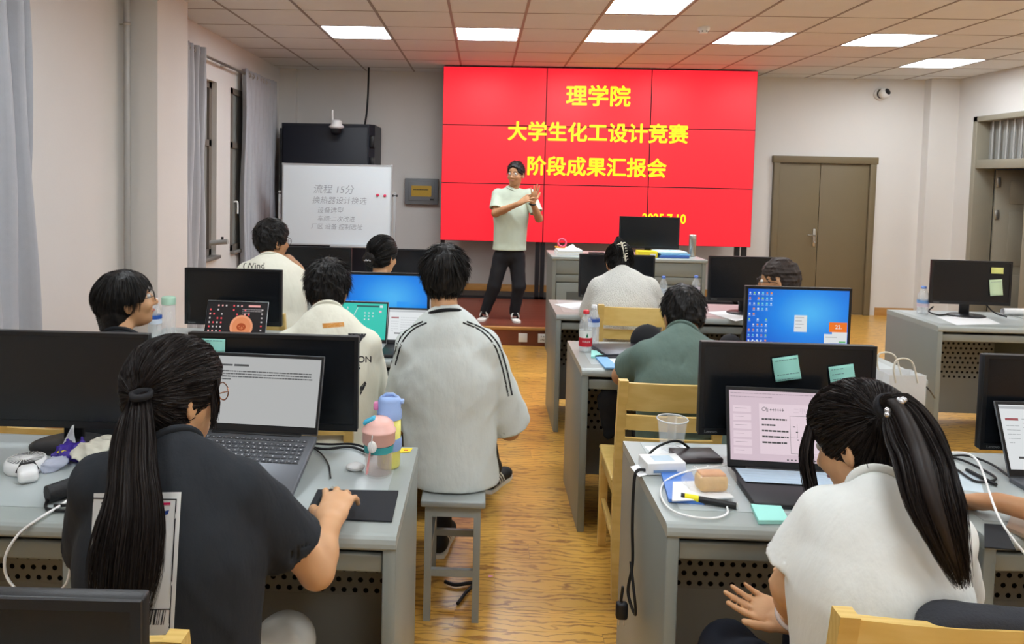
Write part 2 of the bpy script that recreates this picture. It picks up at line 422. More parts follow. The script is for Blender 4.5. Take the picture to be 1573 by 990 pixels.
MB().tube([(0.11, 0.02, 0.03), (0.11, 0.02, 0.06)], 0.012, 8).build('valve', M_black, t)

# doors
def front_door():
    x0, x1, zt = 3.57, 4.81, 1.945
    d = struct(MB().build('door_1', M_door), 'olive brown double door in the front wall right of the screen')
    f = MB(); fw = 0.075
    f.box((x0-0.0, YF-0.05, 0), (x0+fw, YF, zt), 0, 0.006); f.box((x1-fw, YF-0.05, 0), (x1, YF, zt), 0, 0.006); f.box((x0-0.015, YF-0.055, zt-fw), (x1+0.015, YF, zt+0.01), 0, 0.006)
    f.build('frame', M_door, d)
    xm = x0+fw+ (x1-x0-2*fw)*0.46
    bx((x0+fw, YF-0.018, 0.01), (xm-0.003, YF, zt-fw-0.004), 0.003).build('leaf', M_door, d)
    bx((xm+0.003, YF-0.018, 0.01), (x1-fw, YF, zt-fw-0.004), 0.003).build('leaf', M_door, d)
    h = MB(); h.box((xm-0.060, YF-0.028, 0.84), (xm-0.025, YF-0.018, 1.06), 0, 0.004); h.tube([(xm-0.042, YF-0.03, 0.98), (xm-0.042, YF-0.065, 0.98), (xm-0.14, YF-0.065, 0.985)], 0.009, 8)
    h.lathe([(0.0, 0.016), (0.011, 0.016), (0.011, 0)], 10, c=(xm-0.042, YF-0.04, 0.89)); h.build('door_handle', M_chrome, d)
front_door()
def side_door():
    d = struct(MB().build('door_2', M_door2), 'grey beige open door with barred fanlight in the right wall')
    f = MB(); a, b, z = DR0, DR1, DRZ
    for lo, hi in (((XR-0.03, b-0.07, 0), (XR+0.2, b, z)), ((XR-0.03, a, 0), (XR+0.2, a+0.07, z)), ((XR-0.03, a, z-0.06), (XR+0.2, b, z)), ((XR-0.02, a, 1.83), (XR+0.16, b, 1.93))): f.box(lo, hi, 0, 0.004)
    f.build('frame', M_door2, d)
    bx((XR+0.12, a+0.07, 1.93), (XR+0.126, b-0.07, z-0.06)).build('pane', M_glass, d)
    for y in np.arange(a+0.12, b-0.08, 0.115):
        MB().tube([(XR+0.08, y, 1.93), (XR+0.08, y, z-0.06)], 0.011, 8).build('bar', M_pipe, d)
    # leaf swung outwards into the corridor, hinged at the far jamb
    lf = MB(); lf.box((0, 0, 0.01), (0.85, 0.045, 1.82), 0, 0.004)
    L = lf.build('leaf', M_door2, d, (XR+0.19, b-0.12, 0), (0, 0, math.radians(-14)))
    for z0, z1 in ((0.15, 0.62), (0.72, 1.35), (1.43, 1.70)): bx((0.14, -0.012, z0), (0.42, 0.002, z1), 0.008).build('moulding', M_door2, L)
    for z0 in (0.5, 1.25, 1.62): bx((0.0, -0.02, z0), (0.04, 0.0, z0+0.11), 0.006).build('hinge', M_chrome, L)
    # second leaf, closed
    lf = bx((XR+0.10, a+0.07, 0.01), (XR+0.145, a+0.75, 1.83), 0.004); lf.build('leaf', M_door2, d)
side_door()
# corridor seen through the open door
struct(bx((XR+2.0, 6.0, 0), (XR+2.1, 10.6, 3.0)).build('wall_corridor', M_wall))
struct(bx((XR+0.2, 6.0, -0.12), (XR+2.0, 10.6, 0)).build('floor_corridor', M_stone))
struct(bx((XR+0.2, 10.5, 0), (XR+2.0, 10.6, 3.0)).build('wall_corridor_end', M_wall))
struct(bx((XR+0.2, 6.0, 2.9), (XR+2.0, 10.6, 3.0)).build('ceiling_corridor', M_wall))

# ------------------------------------------------------------------ desks
DW, DD, DH = 0.755, 0.58, 0.75
def perforated(x0, x1, z0, z1, y, pitch=0.033, rad=0.0085):
    """sheet with staggered round holes really cut out"""
    b = MB(); rows = int((z1-z0)/pitch); n = int((x1-x0)/pitch); px = (x1-x0)/n; pz = (z1-z0)/rows
    for r in range(rows):
        za = z0+r*pz; sh = (r % 2)*px/2
        xs = [x0+sh+i*px for i in range(n if r % 2 == 0 else n-1)]
        if r % 2:
            b.quad((x0, y, za), (x0+sh, y, za), (x0+sh, y, za+pz), (x0, y, za+pz)); b.quad((x1-px/2, y, za), (x1, y, za), (x1, y, za+pz), (x1-px/2, y, za+pz))
        for xa in xs:
            cx, cz = xa+px/2, za+pz/2; out = []; inn = []
            for k in range(8):
                a = PI/4*k+PI/4*0; ca, sa = math.cos(a), math.sin(a); m = max(abs(ca), abs(sa))
                out.append((cx+ca/m*px/2, y, cz+sa/m*pz/2)); inn.append((cx+rad*ca, y, cz+rad*sa))
            b.add(out+inn, [(k, (k+1) % 8, 8+(k+1) % 8, 8+k) for k in range(8)])
    return b
_desk = {}
def desk(label, x, y, inset=True):
    t = thing('computer_desk', label, 'desk', (x, y, 0), 0, 'grey metal computer desks')
    if not _desk:
        b = MB(); prof = [(0.0, DH-0.055)]
        prof = [(0.012, DH-0.036), (0.004, DH-0.034), (0.0, DH-0.028), (0.0, DH-0.018), (0.003, DH-0.008), (0.010, DH-0.002), (0.02, DH), (DD, DH), (DD, DH-0.03), (0.03, DH-0.03)]
        V = [(0.002, q[0], q[1]) for q in prof]+[(DW-0.002, q[0], q[1]) for q in prof]; n = len(prof)
        b.add(V, [tuple(range(n)), tuple(range(2*n-1, n-1, -1))]+[((i+1) % n, i, n+i, n+(i+1) % n) for i in range(n)])
        _desk['top'] = b.mesh('desk_top', M_top)
        _desk['inset'] = bx((0.055, 0.085, DH-0.001), (DW-0.055, DD-0.012, DH+0.0012)).mesh('desk_inset', M_inset)
        for k, xx in (('l', 0.002), ('r', DW-0.034)): _desk['side'+k] = bx((xx, 0.004, 0), (xx+0.032, DD, DH-0.03), 0.004).mesh('side_panel', M_grey)
        _desk['tray'] = MB().box((0.036, 0.03, DH-0.095), (DW-0.036, 0.40, DH-0.080)).box((0.036, 0.018, DH-0.096), (DW-0.036, 0.034, DH-0.051), 0, 0.005).mesh('keyboard_tray', M_grey)
        pf = perforated(0.034, DW-0.034, 0.285, 0.582, DD-0.03); pf.box((0.034, DD-0.031, 0.582), (DW-0.034, DD-0.029, DH-0.03)); pf.box((0.034, DD-0.031, 0.05), (DW-0.034, DD-0.029, 0.285))
        _desk['modesty'] = pf.mesh('perforated_panel', M_greyd)
    if 'back' not in _desk: _desk['back'] = bx((0.034, DD-0.014, 0.05), (DW-0.034, DD-0.004, DH-0.03)).mesh('back_panel', M_dark)  # near-black colour puts the shade behind the holes into this added sheet
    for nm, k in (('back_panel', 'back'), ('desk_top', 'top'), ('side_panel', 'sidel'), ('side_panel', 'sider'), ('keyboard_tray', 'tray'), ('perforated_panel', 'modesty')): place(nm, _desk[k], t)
    if inset: place('desk_inset', _desk['inset'], t)
    return t
R1L, R1R, R2, R3, R0 = 1.668, 1.785, 3.27, 4.59, 0.30
XA, XB = -0.182-DW, 0.470                   # left edge of the desk left of the aisle, of the desk right of the aisle
for lab, x, y in [('grey computer desk with mouse pad and tumblers in the left front', XA, R1L), ('grey computer desk with the white fan at the left edge', XA-0.765, R1L),
                  ('nearest grey desk below the black monitor in the bottom left corner', XA, R0),
                  ('grey desk carrying the mint screen laptop and blue monitor', XA, R2+0.05), ('grey desk under the dark laptop and water bottles at the left', XA-0.765, R2+0.05),
                  ('grey desk in front of the woman with the hair bun', XA, R3+0.02), ('grey desk in front of the man propping his chin', XA-0.765, R3+0.02),
                  ('grey computer desk with bread and sticky notes in the right front', XB, R1R), ('grey computer desk with cables at the right edge', XB+0.765, R1R),
                  ('grey desk with the red labelled bottle beside the aisle', XB-0.012, R2), ('grey desk with the white paper bag', XB+0.755, R2),
                  ('grey desk in front of the woman in white lace', XB+0.005, R3), ('grey desk before the man with shaved sides', XB+0.77, R3),
                  ('grey desk with one water bottle standing apart at the far right', 2.80, R3-0.03), ('grey desk at the right edge under the paper roll', 3.565, R3-0.03)]:
    desk(lab, x, y)

# ------------------------------------------------------------------ monitors
MW, MH = 0.50, 0.290
_mon = {}
def rect(x0, x1, z0, z1, y, mi, b): b.quad((x0, y, z0), (x1, y, z0), (x1, y, z1), (x0, y, z1), mi)
def monitor(label, x, y, z, rz=0.0, lift=0.065, content=None, base=True, logo=True, w=MW, h=MH, tilt=0.0):
    """origin at the middle of the foot; the screen faces -y"""
    t = thing('monitor', label, 'monitor', (x, y, z), rz, 'black desktop monitors')
    key = (w, h)
    if key not in _mon:
        d = {}
        b = MB(); e = 0.012
        b.box((-w/2, -0.012, 0), (w/2, 0.012, h), 0, 0.004); b.box((-w/2+0.05, 0.010, 0.04), (w/2-0.05, 0.038, h-0.05), 0, 0.012)
        d['housing'] = b.mesh('housing', M_black)
        b = MB()
        for lo, hi in (((-w/2, -0.016, 0), (w/2, -0.011, 0.020)), ((-w/2, -0.016, h-e), (w/2, -0.011, h)), ((-w/2, -0.016, 0.02), (-w/2+e, -0.011, h-e)), ((w/2-e, -0.016, 0.02), (w/2, -0.011, h-e))): b.box(lo, hi)
        d['bezel'] = b.mesh('bezel', M_black)
        d['screen'] = bx((-w/2+e, -0.0135, 0.02), (w/2-e, -0.011, h-e)).mesh('screen', M_blackg)
        d['base'] = MB().lathe([(0, 0), (0.115, 0), (0.115, 0.006), (0.10, 0.012), (0, 0.014)], 28).mesh('base', M_black)
        d['neck'] = bx((-0.03, 0.035, 0.008), (0.03, 0.06, 0.30), 0.008).mesh('neck', M_black)
        d['logo'] = text_mb('Lenovo', 0.013).mesh('logo', mat('logo_grey', (150, 152, 155), 0.5))
        _mon[key] = d
    d = _mon[key]
    place('housing', d['housing'], t, (0, 0, lift)); place('bezel', d['bezel'], t, (0, 0, lift)); place('screen', d['screen'], t, (0, 0, lift))
    if base: 
        o = place('base', d['base'], t, (0, 0.02, 0)); o.scale = (1, 0.8, 1)
        place('neck', d['neck'], t)
    if logo: place('logo', d['logo'], t, (-w/2+0.038, -0.0165, lift+0.010))
    if content: content(t, w, h, lift)
    return t
def screen_gradient(name, c1, c2, c3, strength):
    """blue desktop wallpaper: a glowing window shape right of the middle, an image on a lit screen"""
    m = bpy.data.materials.new(name); m.use_nodes = True; nt = m.node_tree; N = nt.nodes; Lk = nt.links; b = N['Principled BSDF']
    b.inputs['Base Color'].default_value = (0.01, 0.01, 0.01, 1); b.inputs['Roughness'].default_value = 0.3; b.inputs['Emission Strength'].default_value = strength
    tc = N.new('ShaderNodeTexCoord'); mp = N.new('ShaderNodeMapping'); mp.inputs['Location'].default_value = (-0.62, 0, -0.42); mp.inputs['Scale'].default_value = (1.0, 0.0, 0.75)
    gr = N.new('ShaderNodeVectorMath'); gr.operation = 'LENGTH'; cr = N.new('ShaderNodeValToRGB')
    Lk.new(tc.outputs['Generated'], mp.inputs['Vector']); Lk.new(mp.outputs[0], gr.inputs[0]); Lk.new(gr.outputs['Value'], cr.inputs['Fac'])
    e = cr.color_ramp.elements; e[0].color = rgb(*c1); e[0].position = 0.05; e[1].color = rgb(*c3); e[1].position = 0.75
    k = cr.color_ramp.elements.new(0.34); k.color = rgb(*c2)
    Lk.new(cr.outputs[0], b.inputs['Emission Color']); return m
M_wall_blue = screen_gradient('blue_desktop_image', (70, 175, 240), (20, 130, 228), (14, 66, 190), 1.0)
ICON = [emis('icon_white', (215, 235, 250), 0.9), emis('icon_orange', (240, 150, 70), 0.9), emis('icon_cyan', (120, 220, 235), 0.9), emis('icon_green', (150, 215, 120), 0.9)]
E_white = emis('screen_white', (232, 236, 238), 0.85)
E_orange = emis('screen_orange', (242, 120, 30), 0.9)
def blue_desktop(cols, widgets):
    def f(t, w, h, lift):
        b = MB(); rect(-w/2+0.012, w/2-0.012, lift+0.022, lift+h-0.013, -0.0140, 0, b); b.build('screen_image', M_wall_blue, t)
        ic = MB()
        for c in range(cols):
            for r in range(10 if c < 5 else 3):
                if random.random() < 0.12: continue
                x = -w/2+0.022+c*0.020; z = lift+h-0.032-r*0.0255; s = 0.0032+random.random()*0.0012
                rect(x-s, x+s, z-s, z+s, -0.0145, random.choice([0, 0, 1, 2, 0, 3]), ic); rect(x-0.006, x+0.006, z-0.0092, z-0.0076, -0.0145, 0, ic)
        ic.build('desktop_icons', ICON, t)['kind'] = 'stuff'
        if widgets:
            q = MB(); rect(w/2-0.265, w/2-0.205, lift+0.075, lift+0.155, -0.0145, 0, q); rect(w/2-0.122, w/2-0.014, lift+0.024, lift+0.068, -0.0148, 0, q); rect(w/2-0.085, w/2-0.014, lift+0.068, lift+0.078, -0.0148, 0, q)
            q.build('window_panes', E_white, t)['kind'] = 'stuff'
            q = MB(); rect(w/2-0.100, w/2-0.016, lift+0.078, lift+0.125, -0.0147, 0, q); q.build('weather_widget', E_orange, t)
            text_mb('22.', 0.026, 0.0004).build('widget_number', E_white, t, (w/2-0.056, -0.0150, lift+0.102))
            q = MB()
            for k in range(4): rect(w/2-0.26, w/2-0.22-0.01*(k % 2), lift+0.143-k*0.016, lift+0.145-k*0.016, -0.0148, 0, q)
            rect(w/2-0.115, w/2-0.06, lift+0.052, lift+0.054, -0.015, 0, q); rect(w/2-0.052, w/2-0.02, lift+0.027, lift+0.034, -0.015, 1, q)
            q.build('window_text', [emis('text_grey', (140, 145, 150), 0.6), emis('text_green', (90, 190, 120), 0.8)], t)['kind'] = 'stuff'
            q = MB()
            for k in range(5): rect(-w/2+0.02+k*0.014, -w/2+0.027+k*0.014, lift+0.0225, lift+0.0265, -0.0146, 0, q)
            q.build('taskbar_icons', ICON, t)['kind'] = 'stuff'
        else:
            q = MB(); rect(0.085, 0.15, lift+0.05, lift+0.145, -0.0145, 0, q); q.build('window_light', emis('light_beam', (40, 150, 238), 1.0), t)
    return f
M_mint = mat('mint_sticky_note', (160, 226, 216), 0.8); M_yel = mat('yellow_sticky_note', (228, 232, 140), 0.8); M_pale = mat('pale_green_sticky_note', (206, 228, 190), 0.8)
M_ink = mat('pen_ink', (90, 120, 125), 0.8)
def sticky(label, m, parentless_loc, w, h, rot, lines=4, curl=0.006):
    """a note stuck on a monitor: slightly curled sheet with pen lines; local x,z plane facing -y"""
    t = thing('sticky_note', label, 'sticky note', parentless_loc, 0)
    nz = 6; P = [[(x*w/2, -0.0004-curl*(1-k/nz)**2, -h/2+h*k/nz) for x in (-1, 1)] for k in range(nz+1)]
    R = Matrix.Rotation(rot, 4, 'Y')
    o = MB().grid(P).tf(R).build('sheet', m, t); s = o.modifiers.new('t', 'SOLIDIFY'); s.thickness = 0.0004
    if lines:
        q = MB()
        for k in range(lines):
            z = h*0.36-k*h*0.2; zz = (z+h/2)/h; yy = -0.0012-curl*(1-zz)**2
            x = -w*0.4
            while x < w*0.36 and random.random() < 0.93:
                l = 0.004+random.random()*0.007; rect(x, x+l, z-0.0010, z+0.0010, yy, 0, q); x += l+0.002
        q.tf(R).build('handwriting', M_ink, t)['kind'] = 'stuff'
    return t
zt = DH+0.001
monitor('black monitor behind the open grey laptop in the left front', -0.625, 2.20, zt, 0.0, w=0.52)
monitor('black monitor at the left edge above the white fan', -1.245, 2.15, zt, 0.02, w=0.515)
monitor('nearest black monitor cut off by the bottom left corner', -0.625, 0.80, zt, 0.03)
monitor('black monitor behind the small laptop with the dark wallpaper', -1.262, 3.70, zt, 0)
monitor('blue lit monitor between two seated men on the left', -0.508, 3.70, zt, 0, content=blue_desktop(2, False))
monitor('black monitor in front of the man propping his chin', -1.13, 4.95, zt, 0.0)
monitor('black monitor below the whiteboard in front of the bun haired woman', -0.535, 4.95, zt, 0)
monitor('large black monitor with mint notes in the right front', 0.945, 2.275, zt, 0.0, w=0.53)
monitor('black monitor behind the laptop at the right edge', 1.765, 2.25, zt, 0.0, lift=0.055)
monitor('blue lit monitor with an orange weather widget on the right', 1.517, 3.56, zt, 0.0, content=blue_desktop(6, True))
monitor('black monitor hidden by the woman with the white hair clip', 0.903, 4.93, zt, 0.0)
monitor('black monitor in front of the man with shaved sides', 1.72, 4.80, zt, 0.0, lift=0.085)
monitor('black monitor with yellow notes on the far right desk', 3.215, 4.93, zt, -0.05, lift=0.082)
sticky('mint note with handwriting, larger of two on the right front monitor', M_mint, (0.938, 2.255, 1.032), 0.078, 0.072, -0.17, 5)
sticky('mint note half hidden by the ponytail woman on the right front monitor', M_mint, (1.107, 2.255, 1.009), 0.075, 0.075, -0.17, 4)
sticky('small yellow note at the top of the far right monitor', M_yel, (3.369, 4.905, 1.063), 0.078, 0.040, 0.02, 0, 0.002)
sticky('pale green note lower on the far right monitor', M_pale, (3.367, 4.905, 0.952), 0.082, 0.105, -0.08, 1)
sticky('mint note on the monitor above the open grey laptop', M_mint, (-0.807, 2.180, 1.069), 0.075, 0.04, 0.0, 2, 0.002)

# ------------------------------------------------------------------ laptops
def laptop(label, x, y, z, rz, colour, content, w=0.345, d=0.235, h=0.215, ang=108, keys=False, cover=False, closed=False):
    """origin at the middle of the base front edge; user sits on the -y side"""
    t = thing('laptop', label, 'laptop', (x, y, z), rz)
    body = colour
    bx((-w/2, 0, 0), (w/2, d, 0.016), 0.005).build('base', body, t)
    if closed:
        bx((-w/2, 0, 0.0165), (w/2, d, 0.023), 0.003).build('lid', body, t); return t
    a = math.radians(ang-90)
    lid = bx((-w/2, -0.006, 0), (w/2, 0.0, h), 0.0028).build('lid', body, t, (0, d+0.004, 0.012), (-a, 0, 0))
    bx((-w/2*0.74, d-0.012, 0.010), (w/2*0.74, d+0.006, 0.0195), 0.004).build('hinge', M_black if keys else body, t)
    bz = MB(); e = 0.009; eb = 0.022
    for lo, hi in (((-w/2+0.002, -0.0075, 0.004), (w/2-0.002, -0.006, eb)), ((-w/2+0.002, -0.0075, h-e-0.002), (w/2-0.002, -0.006, h-0.002)), ((-w/2+0.002, -0.0075, eb), (-w/2+e, -0.006, h-e)), ((w/2-e, -0.0075, eb), (w/2-0.002, -0.006, h-e))): bz.box(lo, hi)
    bz.build('bezel', M_black, lid)
    content(lid, -w/2+e, w/2-e, eb, h-e-0.002, -0.0068)
    if keys:
        kb = bx((-w/2+0.018, d-0.125, 0.0155), (w/2-0.018, d-0.022, 0.0166)).build('keyboard', mat('keyboard_tray_grey', (92, 94, 98), 0.5), t)
        mk = mat('laptop_key_grey', (70, 73, 79), 0.5); ml = mat('key_legend', (190, 192, 195), 0.5)
        xs0 = -w/2+0.020; kw = (w-0.040)/18.0
        km = {}
        for r in range(6):
            zz = d-0.026-r*0.0168; hh = 0.0145 if r else 0.010
            lay = [1]*18 if r in (0, 1) else ([1.5]+[1]*12+[1.5, 1, 1, 1] if r == 2 else [1.7]+[1]*11+[2.3, 1, 1, 1] if r == 3 else [2.2]+[1]*10+[2.8, 1, 1, 1] if r == 4 else [1.2, 1, 1, 1, 5.8, 1, 1, 1, 1, 1, 1, 1, 1])
            x = xs0
            for u in lay:
                kk = (round(u, 2), hh)
                if kk not in km: km[kk] = MB().box((0.0012, -hh, 0), (u*kw-0.0012, 0, 0.0022), 0, 0.0008, 1).box((u*kw/2-0.002, -hh*0.62, 0.0022), (u*kw/2+0.002, -hh*0.42, 0.00228), 1).mesh('key', [mk, ml])
                place('key', km[kk], kb, (x, zz, 0.0166)); x += u*kw
        bx((-0.055, 0.012, 0.0158), (0.055, 0.085, 0.0163), 0.0).build('touchpad', mat('touchpad_grey', (88, 90, 95), 0.4), t)
        bx((w/2-0.075, 0.02, 0.0158), (w/2-0.05, 0.035, 0.0163), 0.0).build('sticker', mat('small_sticker', (150, 140, 128), 0.5), t)
    if cover:
        cm = mat('keyboard_film', (176, 196, 214), 0.35)
        P = [[(xx, yy, 0.0185+0.0016*math.sin(yy*350)) for xx in np.linspace(-w/2+0.016, w/2-0.016, 4)] for yy in np.linspace(d-0.118, d-0.015, 40)]
        MB().grid(P).build('keyboard_film', cm, t)
    return t
def doc_lines(b, x0, x1, z0, dz, n, y, mi, h, ragged=0.4):
    for k in range(n):
        x = x0; xe = x1 if k < n-1 else x0+(x1-x0)*ragged
        while x < xe-0.004:
            l = min(xe-x, 0.003+random.random()*0.012); rect(x, x+l, z0-k*dz-h/2, z0-k*dz+h/2, y, mi, b); x += l+0.0014
E_doc = emis('document_page', (196, 198, 198), 0.75); E_pink = emis('pinkish_slide', (222, 200, 212), 0.85); E_txt = emis('document_text', (88, 90, 92), 0.6); E_light = emis('slide_page', (232, 212, 222), 0.9)
def c_doc(lid, x0, x1, z0, z1, y):
    b = MB(); rect(x0, x1, z0, z1, y, 0, b)
    rect(x0+0.02, x0+0.075, z1-0.028, z1-0.023, y-0.0003, 1, b); rect(x0+0.08, x0+0.125, z1-0.0285, z1-0.0225, y-0.0003, 1, b)
    doc_lines(b, x0+0.02, x1-0.022, z1-0.043, 0.0078, 4, y-0.0003, 1, 0.0032, 0.18)
    b.build('screen', [E_doc, E_txt], lid)
def c_slide(lid, x0, x1, z0, z1, y):
    b = MB(); rect(x0, x1, z0, z1, y, 0, b); k = y-0.0003
    rect(x0+0.085, x1-0.006, z0+0.02, z1-0.036, k, 2, b)
    for r in range(6): rect(x0+0.010, x0+0.062, z1-0.062-r*0.024, z1-0.044-r*0.024, k, 2, b); rect(x0+0.016, x0+0.05-0.01*(r % 2), z1-0.052-r*0.024, z1-0.0508-r*0.024, k-0.0002, 3, b)
    doc_lines(b, x0+0.004, x1-0.1, z1-0.008, 0.010, 2, k, 3, 0.002, 0.5)
    for r, e in enumerate((0.075, 0.04, 0.075, 0.075, 0.07)): doc_lines(b, x0+0.092, x0+0.092+e, z1-0.080-r*0.0165, 0.0078, 1, k-0.0002, 1, 0.005, 1.0)
    q0, q1, w0, w1 = x0+0.172, x1-0.02, z0+0.024, z1-0.068
    for a in ((q0, q1, w0, w0+0.0008), (q0, q1, w1-0.0008, w1), (q0, q0+0.0008, w0, w1), (q1-0.0008, q1, w0, w1), (q0, q0+0.05, w0+0.045, w0+0.0456), (q0+0.02, q0+0.0206, w0+0.045, w0+0.085)): rect(*a, k-0.0002, 1, b)
    for a, c in ((0.008, 0.075), (0.016, 0.06), (0.03, 0.045), (0.018, 0.038)): rect(q0+a, q0+a+0.006, w0+c, w0+c+0.003, k-0.0002, 1, b)
    # round calligraphic emblem beside the school name in the slide's corner, slide title
    for a0, a1, r in ((0.3, 4.2, 0.006), (3.6, 6.9, 0.0042)):
        P = [(x0+0.100+r*math.cos(a), k-0.0003, z1-0.052+r*math.sin(a)) for a in np.linspace(a0, a1, 10)]
        b.tube(P, 0.0007, 4, 1)
    rect(x0+0.1065, x0+0.1078, z1-0.059, z1-0.046, k-0.0003, 1, b); rect(x0+0.1095, x0+0.1106, z1-0.059, z1-0.05, k-0.0003, 1, b)
    x = x0+0.116
    for l in (0.005, 0.006, 0.005, 0.004, 0.005, 0.006): rect(x, x+l, z1-0.054, z1-0.0515, k-0.0003, 1, b); rect(x+l*0.4, x+l*0.6, z1-0.057, z1-0.048, k-0.0003, 1, b); x += l+0.0018
    for r in range(10): rect(x0+0.16+r*0.011, x0+0.165+r*0.011, z0+0.004, z0+0.008, k, 1, b)
    b.merge(text_mb('二甲基', 0.017), Matrix.Translation((x0+0.208, k-0.0003, z1-0.054))); 
    b.build('screen', [E_pink, E_txt, E_light, emis('thin_grey', (180, 160, 172), 0.8)], lid)
def c_doc2(lid, x0, x1, z0, z1, y):
    b = MB(); rect(x0, x1, z0, z1, y, 0, b); k = y-0.0003
    rect(x0, x1, z1-0.012, z1-0.004, k, 2, b); rect(x0+0.012, x0+0.05, z1-0.045, z1-0.038, k, 3, b)
    doc_lines(b, x0+0.012, x0+0.05, z1-0.06, 0.012, 5, k, 2, 0.002); doc_lines(b, x0+0.06, x1-0.03, z1-0.04, 0.012, 9, k, 2, 0.002)
    rect(x0+0.03, x0+0.12, z0+0.03, z0+0.036, k, 1, b)
    b.build('screen', [E_white, E_txt, emis('thin_grey2', (190, 194, 198), 0.8), emis('thin_red', (170, 90, 95), 0.8)], lid)
def c_mint(lid, x0, x1, z0, z1, y):
    b = MB(); rect(x0, x1, z0, z1, y, 0, b); k = y-0.0003
    rect(x0+0.16, x1-0.04, z1-0.018, z1-0.010, k, 1, b)
    for i in range(40):
        xx = x0+0.03+random.random()*0.09; zz = z1-0.02-random.random()*0.08; s = 0.002+random.random()*0.005; rect(xx, xx+s*1.3, zz, zz+s, k-0.0001*i*0.1, random.choice([2, 2, 3, 3, 1, 2]), b)
    for i in range(8):
        xx = x0+0.20+(i % 3)*0.02; zz = z1-0.05-(i//3)*0.016; rect(xx, xx+0.007, zz, zz+0.006, k, 2, b)
    rect(x1-0.035, x1-0.02, z1-0.02, z1-0.008, k, 2, b); rect(x1-0.038, x1-0.025, z1-0.045, z1-0.035, k, 3, b)
    b.add([(x0+0.165, k, z1-0.022), (x0+0.168, k, z1-0.022), (x0+0.150, k, z1-0.06), (x0+0.147, k, z1-0.06)], [(0, 1, 2, 3)], 2)
    b.build('screen', [emis('mint_wallpaper', (40, 196, 178), 0.95), emis('dark_teal', (30, 90, 90), 0.7), E_white, emis('pale_pink', (240, 190, 205), 0.9)], lid)
def c_dark(lid, x0, x1, z0, z1, y):
    b = MB(); rect(x0, x1, z0, z1, y, 0, b); k = y-0.0003
    cx, cz, r = x0+(x1-x0)*0.60, z0+(z1-z0)*0.30, 0.058
    def disc(rx, rz, mi, kk, a0=0, a1=2*PI): b.add([(cx, kk, cz)]+[(cx+rx*math.cos(a), kk, cz+rz*math.sin(a)) for a in np.linspace(a0, a1, 25)], [(0, i, i+1) for i in range(1, 25)], mi)
    disc(r, r, 1, k); disc(r*0.82, r*0.82, 2, k-0.0001); disc(r*0.40, r*0.32, 3, k-0.0002)
    for i in range(9):
        xx = cx-0.018+random.random()*0.03; zz = cz-0.012+random.random()*0.02; rect(xx, xx+0.004, zz, zz+0.004, k-0.0004, 2, b)
    for c in range(11):
        for rr in range(7):
            if c > 3 and rr > 0 and random.random() < 0.75: continue
            if random.random() < 0.2: continue
            xx = x0+0.012+c*0.0195; zz = z1-0.014-rr*0.021
            if abs(xx-cx) < 0.06 and abs(zz-cz) < 0.06: continue
            rect(xx-0.004, xx+0.004, zz-0.004, zz+0.004, k, random.choice([4, 5, 6, 4]), b)
    for rr in range(8): rect(x1-0.022, x1-0.014, z1-0.035-rr*0.02, z1-0.028-rr*0.02, k, random.choice([4, 5, 6]), b)
    rect(x1-0.09, x1-0.03, z1-0.018, z1-0.008, k, 6, b)
    doc_lines(b, x1-0.12, x1-0.02, z1-0.03, 0.009, 3, k, 5, 0.002)
    b.build('screen', [emis('dark_wallpaper', (22, 16, 22), 0.6), emis('peach_ring', (236, 160, 120), 0.9), emis('peach_disc', (226, 140, 92), 0.9), emis('rust_core', (170, 70, 24), 0.9), emis('icon_red', (240, 80, 90), 0.9), emis('icon_pale', (215, 205, 205), 0.8), emis('icon_rose', (240, 170, 165), 0.9)], lid)
M_lapgrey = mat('laptop_grey_shell', (98, 101, 107), 0.4, metal=0.3); M_lapblack = mat('laptop_black_shell', (28, 28, 32), 0.45); M_lapsilver = mat('laptop_silver_shell', (196, 198, 200), 0.35, metal=0.4); M_lapdark = mat('laptop_dark_grey_shell', (66, 66, 72), 0.35, metal=0.4)
lp = laptop('open grey laptop showing a page of text in the left front', -0.652, 1.845, zt+0.002, -0.06, M_lapgrey, c_doc, 0.36, 0.245, 0.225, 126, keys=True)
lp.rotation_euler = (math.radians(18), 0, -0.06)
ls = thing('laptop_stand', 'folding stand propping up the back of the open grey laptop', 'stand', (-0.652, 1.85, zt), -0.06)
for sx in (-1, 1):
    MB().tube([(sx*0.10, 0.03, 0.004), (sx*0.10, 0.225, 0.058)], 0.0045, 6).build('arm', M_lapgrey, ls); MB().tube([(sx*0.10, 0.20, 0.052), (sx*0.10, 0.20, 0.003)], 0.0045, 6).build('leg', M_lapgrey, ls)
MB().tube([(-0.10, 0.20, 0.004), (0.10, 0.20, 0.004)], 0.004, 6).build('crossbar', M_lapgrey, ls)
laptop('open black laptop showing a pinkish slide in the right front', (0.740, 2.162, 0.750)[0]+0.160, 1.885, zt, -0.05, M_lapblack, c_slide, 0.36, 0.245, 0.232, 103, cover=True)
laptop('laptop showing a web page cut off by the right edge', 1.700, 1.900, zt, 0.0, M_lapgrey, c_doc2, 0.34, 0.23, 0.215, 112)
laptop('small laptop with an orange round picture on dark wallpaper', -1.215, 3.33, zt, -0.02, M_lapsilver, c_dark, 0.31, 0.22, 0.20, 108)
laptop('silver laptop with a mint green desktop picture', -0.63, 3.36, zt, -0.03, M_lapsilver, c_mint, 0.33, 0.225, 0.21, 106)
laptop('laptop with a white page before the man in the striped shirt', -0.305, 3.36, zt, -0.02, M_lapblack, c_doc2, 0.33, 0.225, 0.185, 112)
laptop('closed dark grey laptop on the desk of the man in green', 0.76, 3.50, zt, 0.18, M_lapdark, None, 0.33, 0.225, closed=True)

